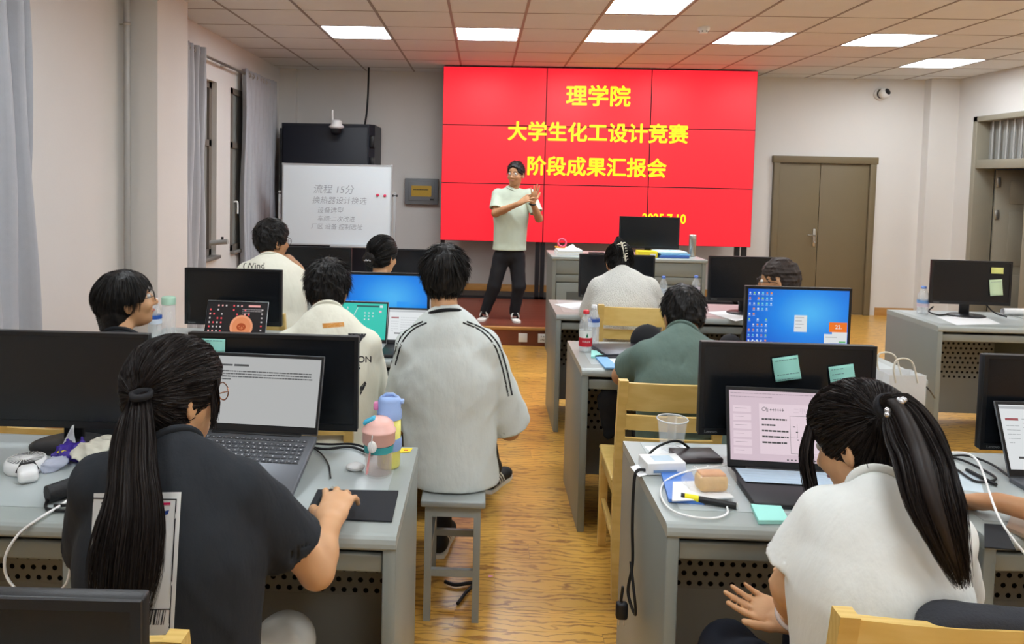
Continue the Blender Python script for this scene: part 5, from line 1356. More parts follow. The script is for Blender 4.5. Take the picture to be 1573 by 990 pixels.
# ------------------------------------------------------------------ woman with the long ponytail in the left front
M_btee = mat('black_cotton', (34, 38, 44), 0.9, var=0.06, scale=25, bump=0.7, bscale=11, stretch=(1.6, 1.6, 0.7))
M_wtrou = mat('white_trousers', (216, 214, 206), 0.85, bump=0.1, bscale=300)
J = dict(head=(-0.631, 1.500, 1.124), neck=(-0.601, 1.415, 1.036), sl=(-0.735, 1.395, 0.977), sr=(-0.478, 1.440, 0.954), pelvis=(-0.585, 1.36, 0.50),
         el=(-0.802, 1.500, 0.734), wl=(-0.815, 1.720, 0.743), er=(-0.344, 1.555, 0.726), wr=(-0.335, 1.646, 0.792))
J = seat(J, -0.05, 0.10, 0.40, 0.43)
Rh = basis((0.02, 1, 0.22), (0.05, -0.25, 1))
hp = dict(R=Rh, curl=(0.42, 0.40, 0.44, 0.50), spread=0.17, thumb=(0.55, 0.55), k=0.98)
P1 = person('woman in the left front in a black T-shirt, long black ponytail down her back', J, M_btee, M_skin, M_wtrou, W=0.172, D=0.62, hd=(-0.62, 0.10, -0.05), k=0.91, h=0.006, hb=0.0042, seed=31, hands=dict(r=hp), sleeve=0.66, folds=(0.0022, 0.13), arm=0.92, puff=0.012, neck_r=0.047, shoes=(M_wshoe, M_wshoe),
            creases=[((-0.428, 1.300, 0.921), (-0.469, 1.280, 0.844), 0.012, 0.010), ((-0.402, 1.330, 0.944), (-0.452, 1.300, 0.920), 0.010, 0.008), ((-0.462, 1.260, 0.820), (-0.497, 1.260, 0.747), 0.014, 0.008)])
nails(P1['t'], P1['org'], J['wr'], Rh, 1, hp['curl'], hp['spread'], hp['thumb'], hp['k'])
tie = np.asarray((-0.665, 1.390, 1.152))
long_cap(P1['t'], P1['org'], P1['H'], M_hairb, 6000, tie, top=0.020, seed=4, nape=-0.080, face=0.008, h=0.004, wid=0.0009)
b = MB(); b.lathe([(0.014, -0.007), (0.021, -0.005), (0.022, 0.005), (0.014, 0.007), (0.014, -0.007)], 20); b.tf(Matrix.Rotation(0.15, 4, 'X')).build('hair_tie', M_blk, P1['t'], tuple(np.asarray((-0.647, 1.372, 1.162))-P1['org']))
tail(P1['t'], P1['org'], M_hairb, [tuple(tie+np.array([0.0, 0.02, 0.01])), (-0.650, 1.355, 1.125), (-0.639, 1.320, 1.064), (-0.618, 1.275, 0.986), (-0.618, 1.250, 0.903), (-0.622, 1.235, 0.787)], [0.020, 0.030, 0.042, 0.047, 0.060, 0.066, 0.050], 5200, seed=5, flat=0.42, fray=0.45, wid=0.0009)
tail(P1['t'], P1['org'], M_hairb, [tuple(P1['H'].p(0.070, 0.045, 0.04)), tuple(P1['H'].p(0.078, 0.050, -0.02)), tuple(P1['H'].p(0.078, 0.045, -0.075))], [0.006, 0.009, 0.004], 60, seed=6, name='side_lock', core=False)
P1['H'].glasses(P1['t'], P1['org'], mat('thin_gold_frame', (170, 130, 110), 0.25, metal=0.8))
# the printed white panel on her back
S1, o1, t1 = P1['S'], P1['org'], P1['t']
M_print = mat('white_print', (214, 214, 212), 0.85); M_pk = mat('magenta_print', (214, 26, 96), 0.8); M_bl = mat('blue_print', (36, 66, 140), 0.8); M_pinkline = mat('black_print', (40, 40, 44), 0.85)
ob = np.asarray((-0.603, 1.250, 0.896)); eye = np.array([0, 0, EYE]); dd = ob-eye
def cam_print(S, t, o, name, poly, m, off):
    """flat print whose outline is given by points on a sheet in front of the cloth"""
    P = np.array(poly); n = 14; rows = []
    for i in range(n+1):
        v = i/n; L = P[0]*(1-v)+P[3]*v; Rr = P[1]*(1-v)+P[2]*v
        rows.append([L*(1-j/n)+Rr*j/n for j in range(n+1)])
    A = np.array(rows).reshape(-1, 3); D = A-eye
    Q = project(S, A, D, off)-o
    V = [tuple(q) for q in Q]
    return MB().grid([V[i*(n+1):(i+1)*(n+1)] for i in range(n+1)]).build(name, m, t)
cam_print(S1, t1, o1, 'printed_panel', [(-0.594, 1.100, 1.089), (-0.456, 1.100, 1.096), (-0.468, 1.100, 0.869), (-0.610, 1.100, 0.846)], M_print, 0.0022)
for q in ([(-0.597, 1.100, 1.082), (-0.463, 1.100, 1.085), (-0.463, 1.100, 1.083), (-0.597, 1.100, 1.080)], [(-0.465, 1.100, 1.085), (-0.463, 1.100, 1.085), (-0.474, 1.100, 0.877), (-0.476, 1.100, 0.877)], [(-0.599, 1.100, 0.901), (-0.473, 1.100, 0.909), (-0.473, 1.100, 0.907), (-0.599, 1.100, 0.899)]):
    cam_print(S1, t1, o1, 'print_line', q, M_pinkline, 0.0034)
for q, m in (([(-0.505, 1.100, 1.077), (-0.494, 1.100, 1.077), (-0.495, 1.100, 1.070), (-0.505, 1.100, 1.070)], M_pk), ([(-0.489, 1.100, 1.078), (-0.473, 1.100, 1.079), (-0.473, 1.100, 1.075), (-0.489, 1.100, 1.074)], M_pk), ([(-0.491, 1.100, 1.074), (-0.485, 1.100, 1.075), (-0.486, 1.100, 1.068), (-0.492, 1.100, 1.068)], M_pk),
             ([(-0.504, 1.100, 1.064), (-0.490, 1.100, 1.062), (-0.490, 1.100, 1.058), (-0.504, 1.100, 1.057)], M_bl), ([(-0.490, 1.100, 1.063), (-0.475, 1.100, 1.067), (-0.477, 1.100, 1.060), (-0.489, 1.100, 1.057)], M_bl)): cam_print(S1, t1, o1, 'print_letter', q, m, 0.0034)
bars = [(218, 2), (222, 1), (225, 3), (230, 1), (233, 2), (238, 3), (243, 1), (246, 1), (250, 2), (254, 1)]
for px0, wpx in bars:
    a = np.asarray((-0.518, 1.100, 0.905)); bb = np.asarray((-0.481, 1.100, 0.906)); c0 = np.asarray((-0.522, 1.100, 0.881)); u = (px0-218)/36.0; w = wpx/36.0
    cam_print(S1, t1, o1, 'barcode_bar', [a+(bb-a)*u, a+(bb-a)*(u+w), c0+(bb-a)*(u+w), c0+(bb-a)*u], M_pinkline, 0.0034)

# ------------------------------------------------------------------ woman with the ponytail in the right front
M_wtee = mat('white_cotton', (226, 228, 224), 0.88, var=0.02, scale=25, bump=0.7, bscale=11, stretch=(1.6, 1.6, 0.7))
M_navy = mat('navy_trousers', (24, 28, 40), 0.85, bump=0.1, bscale=300)
J = dict(head=(0.790, 1.520, 1.061), neck=(0.769, 1.400, 1.003), sl=(0.703, 1.460, 0.929), sr=(0.867, 1.380, 0.941), pelvis=(0.76, 1.36, 0.50),
         el=(0.646, 1.480, 0.770), wl=(0.725, 1.620, 0.614), er=(0.963, 1.520, 0.732), wr=(0.801, 1.630, 0.734))
J['kl'] = np.array((0.62, 1.74, 0.46)); J['kr'] = np.array((0.84, 1.78, 0.46)); J['al'] = np.array((0.56, 1.84, 0.10)); J['ar'] = np.array((0.82, 1.88, 0.10))
Rl = basis((-0.72, 0.50, 0.06), (0.25, 0.55, -0.8))
hpl = dict(R=Rl, curl=(0.22, 0.24, 0.28, 0.34), spread=0.02, thumb=(0.5, 0.25), k=0.86)
P11 = person('woman in the right front in a white T-shirt, dark ponytail with a beaded hair tie', J, M_wtee, M_skin, M_navy, W=0.150, D=0.70, hd=(0.62, 0.42, 0.10), k=0.93, h=0.006, hb=0.0042, seed=41, hands=dict(l=hpl, r=dict(R=basis((-1, 0.0, -0.12), (0.0, 1, 0.25)), curl=(0.30, 0.32, 0.34, 0.36), k=0.86)), sleeve=0.72, folds=(0.0022, 0.13), arm=0.95, puff=0.015, neck_r=0.047, shoes=(M_wshoe, M_wshoe),
             creases=[((0.649, 1.300, 0.950), (0.616, 1.280, 0.853), 0.014, 0.012), ((0.638, 1.330, 0.983), (0.641, 1.300, 0.879), 0.012, 0.010), ((0.634, 1.240, 0.878), (0.763, 1.240, 0.918), 0.014, 0.006), ((0.739, 1.240, 0.951), (0.860, 1.260, 0.956), 0.014, 0.007)])
tie = np.asarray((0.777, 1.400, 1.175))
long_cap(P11['t'], P11['org'], P11['H'], M_hairb, 6000, tie, top=0.020, seed=7, nape=-0.065, face=0.006, h=0.004, wid=0.0009)
tail(P11['t'], P11['org'], M_hairb, [tuple(tie), (0.784, 1.370, 1.177), (0.795, 1.330, 1.121), (0.789, 1.275, 1.061), (0.804, 1.250, 0.993), (0.833, 1.245, 0.912)], [0.024, 0.032, 0.047, 0.050, 0.044, 0.030, 0.012], 4200, seed=8, flat=0.5, fray=0.45, wid=0.0009)
for i, (a, bz) in enumerate(((0.06, 1.0), (0.075, -0.6))):
    tail(P11['t'], P11['org'], M_hairb, [tuple(P11['H'].p(-0.062, 0.062+0.006*i, 0.05)), tuple(P11['H'].p(-0.075, 0.084+0.01*i, -0.01)), tuple(P11['H'].p(-0.070, 0.096+0.012*i, -0.08)), tuple(P11['H'].p(-0.062, 0.098+0.012*i, -0.135))], [0.007, 0.010, 0.008, 0.003], 90, seed=9+i, name='side_lock', core=False)
M_bead = mat('silver_bead', (205, 205, 210), 0.2, metal=0.8)
for i in range(14):
    a = rng.random()*6.28; r0 = 0.008+0.022*rng.random(); p = tie+np.array([-0.008+r0*math.cos(a), -0.030-0.010*rng.random(), 0.010+r0*0.9*math.sin(a)])-P11['org']
    MB().lathe([(0.0062*math.sin(q), -0.0062*math.cos(q)) for q in np.linspace(0, PI, 7)], 8).build('bead', M_bead, P11['t'], tuple(p))
MB().lathe([(0.018, -0.009), (0.027, -0.006), (0.027, 0.006), (0.018, 0.009), (0.018, -0.009)], 16).tf(Matrix.Rotation(1.2, 4, 'X')).build('hair_tie', M_blk, P11['t'], tuple(tie-P11['org']))
w = np.asarray(J['wl']); e = np.asarray(J['el']); dw = unit(w-e); s0 = unit(np.cross(dw, (0, 0, 1))); s1 = np.cross(s0, dw)
MB().tube([tuple(w-dw*0.006+s0*0.033*math.cos(a)+s1*0.026*math.sin(a)-P11['org']) for a in np.linspace(0, 2*PI, 25)], 0.004, 6, cap=False).build('bracelet', mat('gold_bracelet', (190, 150, 90), 0.3, metal=0.8), P11['t'])
MB().tube([tuple(w-dw*0.055+s0*0.040*math.cos(a)+s1*0.034*math.sin(a)-P11['org']) for a in np.linspace(0, 2*PI, 25)], 0.005, 8, cap=False).build('bangle', mat('clear_bangle', (235, 225, 220), 0.1, alpha=0.7), P11['t'])

# ------------------------------------------------------------------ man with the orange patch, left second row
J = dict(head=(-0.629, 2.980, 1.113), neck=(-0.605, 2.860, 1.034), sl=(-0.738, 2.820, 0.922), sr=(-0.450, 2.840, 0.926), pelvis=(-0.548, 2.740, 0.486),
         el=(-0.821, 2.980, 0.588), wl=(-0.790, 3.300, 0.606), er=(-0.431, 3.000, 0.594), wr=(-0.576, 3.360, 0.626))
J = seat(J)
P3 = person('man from behind in a cream T-shirt with an orange patch below the collar', J, M_cream, M_skin2, W=0.182, D=0.66, hd=(0.02, 0.38, 0.03), k=0.97, h=0.007, seed=51, sleeve=0.9, arm=1.05, puff=0.012, shoes=(M_bshoe, M_wshoe), hem=0.50,
            creases=[((-0.404, 2.740, 0.881), (-0.386, 2.740, 0.681), 0.010, 0.009), ((-0.431, 2.720, 0.934), (-0.404, 2.720, 0.786), 0.008, 0.006)])
short_hair(P3['t'], P3['org'], P3['H'], M_hair, 6000, top=0.020, nape=-0.052, length=0.035, seed=12, wild=0.30)
cam_print(P3['S'], P3['t'], P3['org'], 'orange_patch', [(-0.555, 2.550, 1.070), (-0.479, 2.550, 1.077), (-0.477, 2.550, 1.061), (-0.553, 2.550, 1.053)], mat('orange_patch_cloth', (216, 150, 72), 0.8, var=0.1, scale=100), 0.002)
cam_print(P3['S'], P3['t'], P3['org'], 'dark_print', [(-0.463, 2.550, 1.038), (-0.398, 2.550, 1.038), (-0.405, 2.550, 1.024), (-0.462, 2.550, 1.018)], M_pinkline, 0.002)
cam_print(P3['S'], P3['t'], P3['org'], 'dark_print', [(-0.430, 2.550, 1.030), (-0.405, 2.550, 1.031), (-0.425, 2.550, 0.998), (-0.437, 2.550, 0.997)], M_pinkline, 0.0026)
cam_print(P3['S'], P3['t'], P3['org'], 'dark_print', [(-0.418, 2.550, 0.847), (-0.400, 2.550, 0.869), (-0.395, 2.550, 0.859), (-0.418, 2.550, 0.814)], M_pinkline, 0.002)
def letter_print(P, body, size, O, name='print_letters', m=None, bold=0.0006):
    a = text_mb(body, size); b = MB()
    for q in ((0, 0), (bold, 0), (-bold, 0), (0, bold), (0, -bold)): b.merge(a, Matrix.Translation((q[0], 0, q[1])))
    O = np.asarray(O); d = unit(O-eye); X = unit(np.cross(d, (0, 0, 1))); Z = np.cross(X, d)
    return on_cloth(P['S'], P['t'], P['org'], name, b, m or M_pinkline, O, X, Z, d, 0.002)
letter_print(P3, 'TON', 0.034, (-0.440, 2.720, 0.902)); letter_print(P3, 'S', 0.026, (-0.452, 2.720, 0.872))

# ------------------------------------------------------------------ man propping his chin, left third row
J = dict(head=(-1.213, 4.220, 1.203), neck=(-1.212, 4.140, 1.094), sl=(-1.322, 4.100, 1.029), sr=(-1.083, 4.180, 1.010), pelvis=(-1.138, 4.050, 0.673),
         el=(-1.400, 4.250, 0.777), wl=(-1.384, 4.550, 0.764), er=(-1.038, 4.360, 0.901), wr=(-1.105, 4.400, 1.028))
J = seat(J)
Rp = basis((-0.65, 0.15, 0.6), (0.6, -0.2, 0.7))
P4 = person('man with glasses in a cream T-shirt propping his chin on his fist', J, M_cream, M_skin2, W=0.185, D=0.66, hd=(-0.75, 0.05, 0.0), k=0.93, h=0.008, seed=61, sleeve=0.75, arm=1.0, puff=0.012, hands=dict(r=dict(R=Rp, curl=(0.9, 0.95, 1.0, 1.0), spread=0.05, thumb=(0.5, 0.3))), shoes=(M_bshoe, M_wshoe), hem=0.5)
short_hair(P4['t'], P4['org'], P4['H'], M_hair, 2500, top=0.022, nape=-0.055, length=0.035, seed=13, wild=0.12)
P4['H'].glasses(P4['t'], P4['org'], M_gframe)
letter_print(P4, '(Wind', 0.046, (-1.270, 4.050, 1.077), 'script_print', mat('dark_olive_print', (70, 66, 58), 0.8))

# ------------------------------------------------------------------ woman with the hair bun, left third row
M_wblouse = mat('white_blouse', (226, 228, 230), 0.85, bump=0.1, bscale=300)
J = dict(head=(-0.598, 4.420, 1.110), neck=(-0.607, 4.360, 0.975), sl=(-0.709, 4.320, 0.915), sr=(-0.479, 4.340, 0.911), pelvis=(-0.580, 4.260, 0.605),
         el=(-0.748, 4.450, 0.678), wl=(-0.727, 4.700, 0.713), er=(-0.459, 4.450, 0.686), wr=(-0.558, 4.700, 0.718))
J = seat(J)
P5 = person('woman with black hair in a low bun below the whiteboard', J, M_wblouse, M_skin, W=0.165, D=0.62, hd=(-0.50, 0.12, 0.0), k=0.95, h=0.009, seed=71, sleeve=0.8, arm=0.9, neck_r=0.046, shoes=(M_bshoe, M_wshoe))
tie = P5['H'].p(-0.015, -0.115, -0.02)
long_cap(P5['t'], P5['org'], P5['H'], M_hair, 1500, tie, top=0.018, seed=14, nape=-0.07)
F = Field(0.005, tie-0.08, tie+0.08); F.ell(tie, (0.042, 0.034, 0.040), P5['H'].R, 0.0); F.folds(0.004, 0.03, 3, 6); F.build('hair_bun', M_hair, P5['t'], P5['org'])
for i in range(7):
    p = tie+P5['H'].R @ np.array([-0.02+0.007*i, -0.034+0.0012*(i-3)**2, -0.014+0.004*(i % 2)])
    MB().lathe([(0.005*math.sin(q), -0.005*math.cos(q)) for q in np.linspace(0, PI, 6)], 7).build('bead', M_bead, P5['t'], tuple(p-P5['org']))

# ------------------------------------------------------------------ woman with glasses and a dark bob at the left
J = dict(head=(-1.384, 2.820, 1.084), neck=(-1.380, 2.740, 0.952), sl=(-1.495, 2.700, 0.878), sr=(-1.271, 2.800, 0.849), pelvis=(-1.377, 2.720, 0.452),
         el=(-1.615, 2.850, 0.578), wl=(-1.655, 3.100, 0.579), er=(-1.268, 2.950, 0.583), wr=(-1.456, 3.200, 0.614))
J = seat(J)
P6 = person('woman with glasses and black bobbed hair at the left, looking up at the screen', J, M_btee, M_skin, W=0.17, D=0.62, hd=(-0.98, -0.16, 0.0), k=0.96, h=0.008, seed=81, sleeve=0.8, arm=0.9, neck_r=0.046, shoes=(M_bshoe, M_wshoe))
H = P6['H']; F = Field(0.005, H.c-0.22, H.c+0.2); k = H.k
F.ell(H.p(0, -0.016, 0.036), np.array([0.090, 0.112, 0.096])*k, H.R, 0.0); F.ell(H.p(0, -0.062, -0.05), np.array([0.080, 0.060, 0.085])*k, H.R, 0.04); F.ell(H.p(0, -0.070, -0.11), np.array([0.060, 0.042, 0.06])*k, H.R, 0.03)
F.ell(H.p(0, 0.130, -0.040), np.array([0.10, 0.090, 0.105])*k, H.R, 0.012, 'sub')
for q in (-1, 1): F.ell(H.p(q*0.098, 0.028, -0.065), np.array([0.045, 0.050, 0.075])*k, H.R, 0.01, 'sub')
F.folds(0.0015, 0.04, 5, 5); o = F.build('hair', M_hair, P6['t'], P6['org'])
V = np.empty(len(o.data.vertices)*3, np.float32); o.data.vertices.foreach_get('co', V); V = V.reshape(-1, 3).astype(float)+P6['org']
loc = (V-H.c) @ H.R/k; I = np.nonzero((loc[:, 1] < 0.04) | (loc[:, 2] > 0.06))[0]; r = np.random.default_rng(3); I = I[r.integers(0, len(I), 3000)]
C0 = H.p(0, -0.03, 0.0); nr = nzv(V[I]-C0); top = H.p(0.0, 0.0, 0.16); d = V[I]-top; d = nzv(d-nr*(d*nr).sum(1, keepdims=True)+np.array([0, 0, -0.02])); t_ = np.linspace(0, 1, 5)[None, :, None]
ribbons('hair_strands', (V[I]+nr*0.001)[:, None]+d[:, None]*0.04*t_-nr[:, None]*0.006*t_**2, 0.0011, M_hair, o, P6['org'])
H.glasses(P6['t'], P6['org'], M_gframe)

# ------------------------------------------------------------------ woman in white lace with a hair clip, right third row
M_lace = mat('white_lace_knit', (226, 226, 220), 0.9, var=0.10, scale=120, bump=0.9, bscale=160)
J = dict(head=(0.839, 4.500, 1.089), neck=(0.838, 4.380, 1.033), sl=(0.706, 4.360, 0.955), sr=(0.986, 4.380, 0.959), pelvis=(0.852, 4.300, 0.599),
         el=(0.689, 4.460, 0.764), wl=(0.780, 4.720, 0.827), er=(1.065, 4.460, 0.774), wr=(1.035, 4.750, 0.816))
J = seat(J)
P8 = person('woman from behind in a white lace top with a pale hair clip', J, M_lace, M_skin2, W=0.188, D=0.70, hd=(0.0, 0.45, 0.0), k=0.95, h=0.008, seed=91, sleeve=0.95, arm=1.12, puff=0.02, neck_r=0.05, shoes=(M_bshoe, M_wshoe), hem=0.5)
H = P8['H']; tie = H.p(0.0, -0.105, 0.045)
long_cap(P8['t'], P8['org'], H, M_hair, 2200, tie, top=0.020, seed=15, nape=-0.055)
tail(P8['t'], P8['org'], M_hair, [tuple(H.p(-0.005, -0.11, 0.02)), tuple(H.p(-0.01, -0.125, 0.07)), tuple(H.p(-0.02, -0.105, 0.125)), tuple(H.p(-0.035, -0.10, 0.135))], [0.03, 0.034, 0.024, 0.008], 300, seed=16, name='twisted_hair')
M_clip = mat('pale_resin_clip', (232, 226, 206), 0.3)
cl = bx((-0.006, -0.01, -0.06), (0.006, 0.01, 0.06), 0.005).tf(Matrix.Rotation(-0.25, 4, 'Y')).build('hair_clip', M_clip, P8['t'], tuple(H.p(0.004, -0.138, 0.035)-P8['org']))
for i in range(7):
    for s in (-1, 1):
        MB().tube([(0, 0, 0), (s*0.016, 0.002, 0.004), (s*0.026, 0.018, 0.0)], [0.0045, 0.004, 0.003], 6).tf(Matrix.Rotation(-0.25, 4, 'Y') @ Matrix.Translation((0, 0, -0.052+0.0165*i))).build('clip_tooth', M_clip, cl)

# ------------------------------------------------------------------ man in the green shirt, right second row
M_green = mat('grey_green_cotton', (96, 116, 108), 0.85, var=0.04, scale=25, bump=0.7, bscale=11, stretch=(1.6, 1.6, 0.7))
J = dict(head=(0.851, 3.100, 1.026), neck=(0.819, 2.980, 0.966), sl=(0.679, 2.960, 0.889), sr=(0.952, 2.980, 0.892), pelvis=(0.800, 2.860, 0.486),
         el=(0.624, 3.200, 0.743), wl=(0.755, 3.420, 0.736), er=(1.068, 3.200, 0.693), wr=(1.027, 3.420, 0.720))
J = seat(J, -0.12, 0.09)
P9 = person('man from behind in a grey green T-shirt leaning over his desk', J, M_green, M_skin2, W=0.180, D=0.66, hd=(0.05, 0.42, 0.02), k=0.97, h=0.0065, seed=101, sleeve=0.60, arm=1.02, puff=0.008, shoes=(M_bshoe, M_wshoe), hem=0.5,
            creases=[((0.729, 2.860, 0.974), (0.752, 2.840, 0.877), 0.008, 0.008), ((0.812, 2.860, 0.963), (0.778, 2.840, 0.865), 0.007, 0.008), ((0.697, 2.880, 0.955), (0.722, 2.850, 0.886), 0.007, 0.006), ((0.887, 2.880, 0.922), (0.831, 2.850, 0.839), 0.008, 0.006), ((0.646, 2.920, 0.840), (0.670, 2.840, 0.734), 0.010, 0.008)])
short_hair(P9['t'], P9['org'], P9['H'], M_hair, 5000, top=0.018, nape=-0.040, length=0.028, seed=17, wild=0.18)

# ------------------------------------------------------------------ man with shaved sides, right third row
J = dict(head=(1.610, 4.020, 1.069), neck=(1.656, 4.020, 0.953), sl=(1.495, 3.980, 0.888), sr=(1.815, 4.040, 0.878), pelvis=(1.72, 4.02, 0.50),
         el=(1.520, 4.120, 0.661), wl=(1.715, 4.400, 0.679), er=(1.916, 4.150, 0.665), wr=(1.934, 4.420, 0.681))
J = seat(J)
P10 = person('man with shaved sides and glasses behind the blue lit monitor', J, mat('dark_grey_cotton', (60, 64, 72), 0.9), M_skin2, W=0.18, D=0.66, hd=(1.02, 0.10, 0.0), k=1.02, h=0.009, seed=111, sleeve=0.8, shoes=(M_bshoe, M_wshoe))
short_hair(P10['t'], P10['org'], P10['H'], mat('brown_black_buzz', (46, 34, 28), 0.6, var=0.2, scale=80), 2500, top=0.005, nape=-0.03, length=0.010, seed=18, wild=0.15, front=0.085)
P10['H'].glasses(P10['t'], P10['org'], M_gframe)

# ------------------------------------------------------------------ neighbour at the right edge, only a forearm in view
J = dict(head=(1.86, 1.42, 1.17), neck=(1.84, 1.34, 1.04), sl=(1.69, 1.34, 0.985), sr=(2.00, 1.33, 0.985), pelvis=(1.83, 1.28, 0.50),
         el=(1.605, 1.62, 0.80), wl=(1.329, 1.882, 0.795), er=(2.08, 1.55, 0.76), wr=(1.95, 1.82, 0.785))
J = seat(J, 0.0, 0.13, 0.40, 0.52)
Rq = basis((-0.75, 0.42, -0.12), (0.25, 0.25, 0.9))
P12 = person('person at the right edge of the picture, only a forearm seen on the desk', J, M_btee, M_skin2, W=0.17, hd=(0.1, 0.2, 0), k=0.95, h=0.009, hb=0.007, seed=121, sleeve=0.6, arm=0.95, hands=dict(l=dict(R=Rq, curl=(0.45, 0.45, 0.5, 0.5), spread=0.06, thumb=(0.4, 0.4), k=0.95)), shoes=(M_bshoe, M_wshoe))
short_hair(P12['t'], P12['org'], P12['H'], M_hair, 1200, top=0.018, nape=-0.05, length=0.03, seed=19)
chair('pale wooden chair of the person at the right edge', 1.83, 1.42, 0.0, top=0.86)

# ------------------------------------------------------------------ small things on the desks
ZD = DH+0.0014
M_clear = mat('clear_plastic', (236, 242, 244), 0.05, trans=0.92, ior=1.3)
M_film = mat('thin_clear_plastic', (240, 244, 246), 0.08, alpha=0.28)
def lathe_part(name, prof, m, t, n=24, loc=(0, 0, 0)): return MB().lathe(prof, n).build(name, m, t, loc)
def bottle(label, loc, h, r, cap, label_c, label2=None, lz=(0.35, 0.6), water=0.8):
    t = thing('water_bottle', label, 'bottle', loc, 0, 'plastic water bottles')
    n = [(0, 0), (r*0.9, 0), (r, 0.006)]
    for i in range(1, 6): n += [(r*(0.95 if i % 2 else 1.0), h*0.12*i/1.0*0.5)]
    n += [(r, h*0.34), (r, h*0.62), (r*0.92, h*0.72), (r*0.55, h*0.84), (r*0.40, h*0.89), (r*0.40, h*0.92)]
    lathe_part('body', n, M_film, t); lathe_part('water', [(0, 0.003), (r*0.93, 0.004), (r*0.93, h*0.6*water), (0, h*0.6*water)], mat('water', (226, 236, 240), 0.02, alpha=0.22), t, 20)
    lathe_part('cap', [(r*0.46, h*0.915), (r*0.46, h*0.99), (r*0.38, h), (0, h)], mat('cap_%d_%d_%d' % cap, cap, 0.4), t, 18)
    lb = lathe_part('label', [(r*1.015, h*lz[0]), (r*1.015, h*lz[1])], mat('label_%d_%d_%d' % label_c, label_c, 0.5), t)
    if label2: lathe_part('label_band', [(r*1.02, h*lz[0]), (r*1.02, h*(lz[0]*0.45+lz[1]*0.55))], mat('label_%d_%d_%d' % label2, label2, 0.5), lb)
    return t
# --- left front desk
t = thing('tumbler', 'clear tumbler with pink dome lid and teal band on the left front desk', 'tumbler', (-0.277, 2.027, 0.751))
lathe_part('cup', [(0, 0), (0.034, 0), (0.037, 0.004), (0.041, 0.095), (0.039, 0.095), (0.034, 0.006), (0, 0.006)], mat('tumbler_plastic', (240, 220, 216), 0.05, alpha=0.22), t)
lathe_part('band', [(0.0405, 0.070), (0.0420, 0.090)], mat('teal_band', (66, 168, 172), 0.4), t)
lathe_part('lid', [(0.043, 0.092), (0.046, 0.095), (0.046, 0.124), (0.048, 0.126), (0.048, 0.131), (0.044, 0.133), (0.040, 0.150), (0.026, 0.162), (0, 0.166)], mat('pink_lid', (240, 190, 180), 0.35), t, 28)
bx((-0.018, -0.014, -0.005), (0.018, 0.014, 0.005), 0.004).tf(Matrix.Rotation(-0.5, 4, 'Y')).build('flap', mat('sky_blue_flap', (70, 180, 215), 0.4), t, (-0.026, -0.01, 0.158))
MB().tube([(-0.012, -0.046, 0.128), (-0.014, -0.050, 0.10), (-0.010, -0.050, 0.085)], 0.002, 6).build('cord', M_white, t)
sp = MB(); sp.tube([(-0.018, -0.046, 0.080), (-0.022, -0.045, 0.05), (-0.026, -0.042, 0.018)], [0.005, 0.007, 0.009], 8, ry=[0.002]*3); sp.build('spoon_handle', mat('pale_pink_spoon', (232, 160, 160), 0.35), t)
lathe_part('spoon_bowl', [(0.013*math.sin(a), 0.017*-math.cos(a)) for a in np.linspace(0, PI, 9)], M_white, t, 12, (-0.012, -0.046, 0.095)).scale = (1, 0.4, 1)
t = thing('bottle', 'yellow bottle with light blue lid behind the pink tumbler', 'bottle', (-0.256, 2.091, 0.751))
M_lb = mat('light_blue_lid', (150, 178, 228), 0.4)
lathe_part('body', [(0, 0), (0.030, 0), (0.033, 0.005), (0.034, 0.145), (0, 0.146)], mat('yellow_body', (228, 222, 120), 0.35), t)
lathe_part('sleeve', [(0.035, 0.052), (0.0365, 0.056), (0.0365, 0.084), (0.035, 0.088)], M_lb, t)
lathe_part('lid', [(0.036, 0.143), (0.036, 0.165), (0.033, 0.168), (0.034, 0.195), (0.028, 0.204), (0, 0.206)], M_lb, t)
bx((-0.046, -0.012, 0.165), (-0.030, 0.012, 0.188), 0.005).build('button', mat('pink_button', (232, 140, 190), 0.4), t)
bx((0.028, -0.010, 0.185), (0.042, 0.010, 0.198), 0.004).build('catch', M_lb, t)
MB().tube([(-0.02, 0, 0.203), (-0.01, 0, 0.212), (0.01, 0, 0.212), (0.02, 0, 0.203)], 0.005, 8).build('carry_loop', M_lb, t)
P = [np.asarray(v) for v in ((-0.419, 1.744, 0.752), (-0.203, 1.741, 0.752), (-0.207, 1.916, 0.752), (-0.422, 1.906, 0.752))]
def slab(P, h, m, name, label, cat, bev=0.0015):
    c = sum(P)/4; t = thing(name, label, cat, tuple(c))
    b = MB(); V = [tuple(p-c) for p in P]+[tuple(p-c+np.array([0, 0, h])) for p in P]
    b.add(V, [(3, 2, 1, 0), (4, 5, 6, 7), (0, 1, 5, 4), (1, 2, 6, 5), (2, 3, 7, 6), (3, 0, 4, 7)]); o = b.build('sheet', m, t); return t
slab(P, 0.003, mat('black_mouse_pad_cloth', (30, 32, 38), 0.85, bump=0.2, bscale=900), 'mouse_pad', 'black mouse pad under the hand of the woman in black', 'mouse pad')
t = thing('computer_mouse', 'dark computer mouse under the right hand of the woman in black', 'mouse', (-0.375, 1.831, 0.755))
P = [[(0.028*math.cos(a)*math.sin(b), 0.046*math.sin(a)*math.sin(b), 0.030*math.cos(b)) for a in np.linspace(0, 2*PI, 21)] for b in np.linspace(0, PI/2, 8)]
MB().grid(P).build('shell', M_black, t); bx((-0.003, 0.022, 0.018), (0.003, 0.036, 0.028), 0.002).build('wheel', M_chrome, t)
def cable(label, pts, r, m, n=8): 
    return tag(MB().tube(catmull(pts, n), r, 6).build('cable', m), label, 'cable')
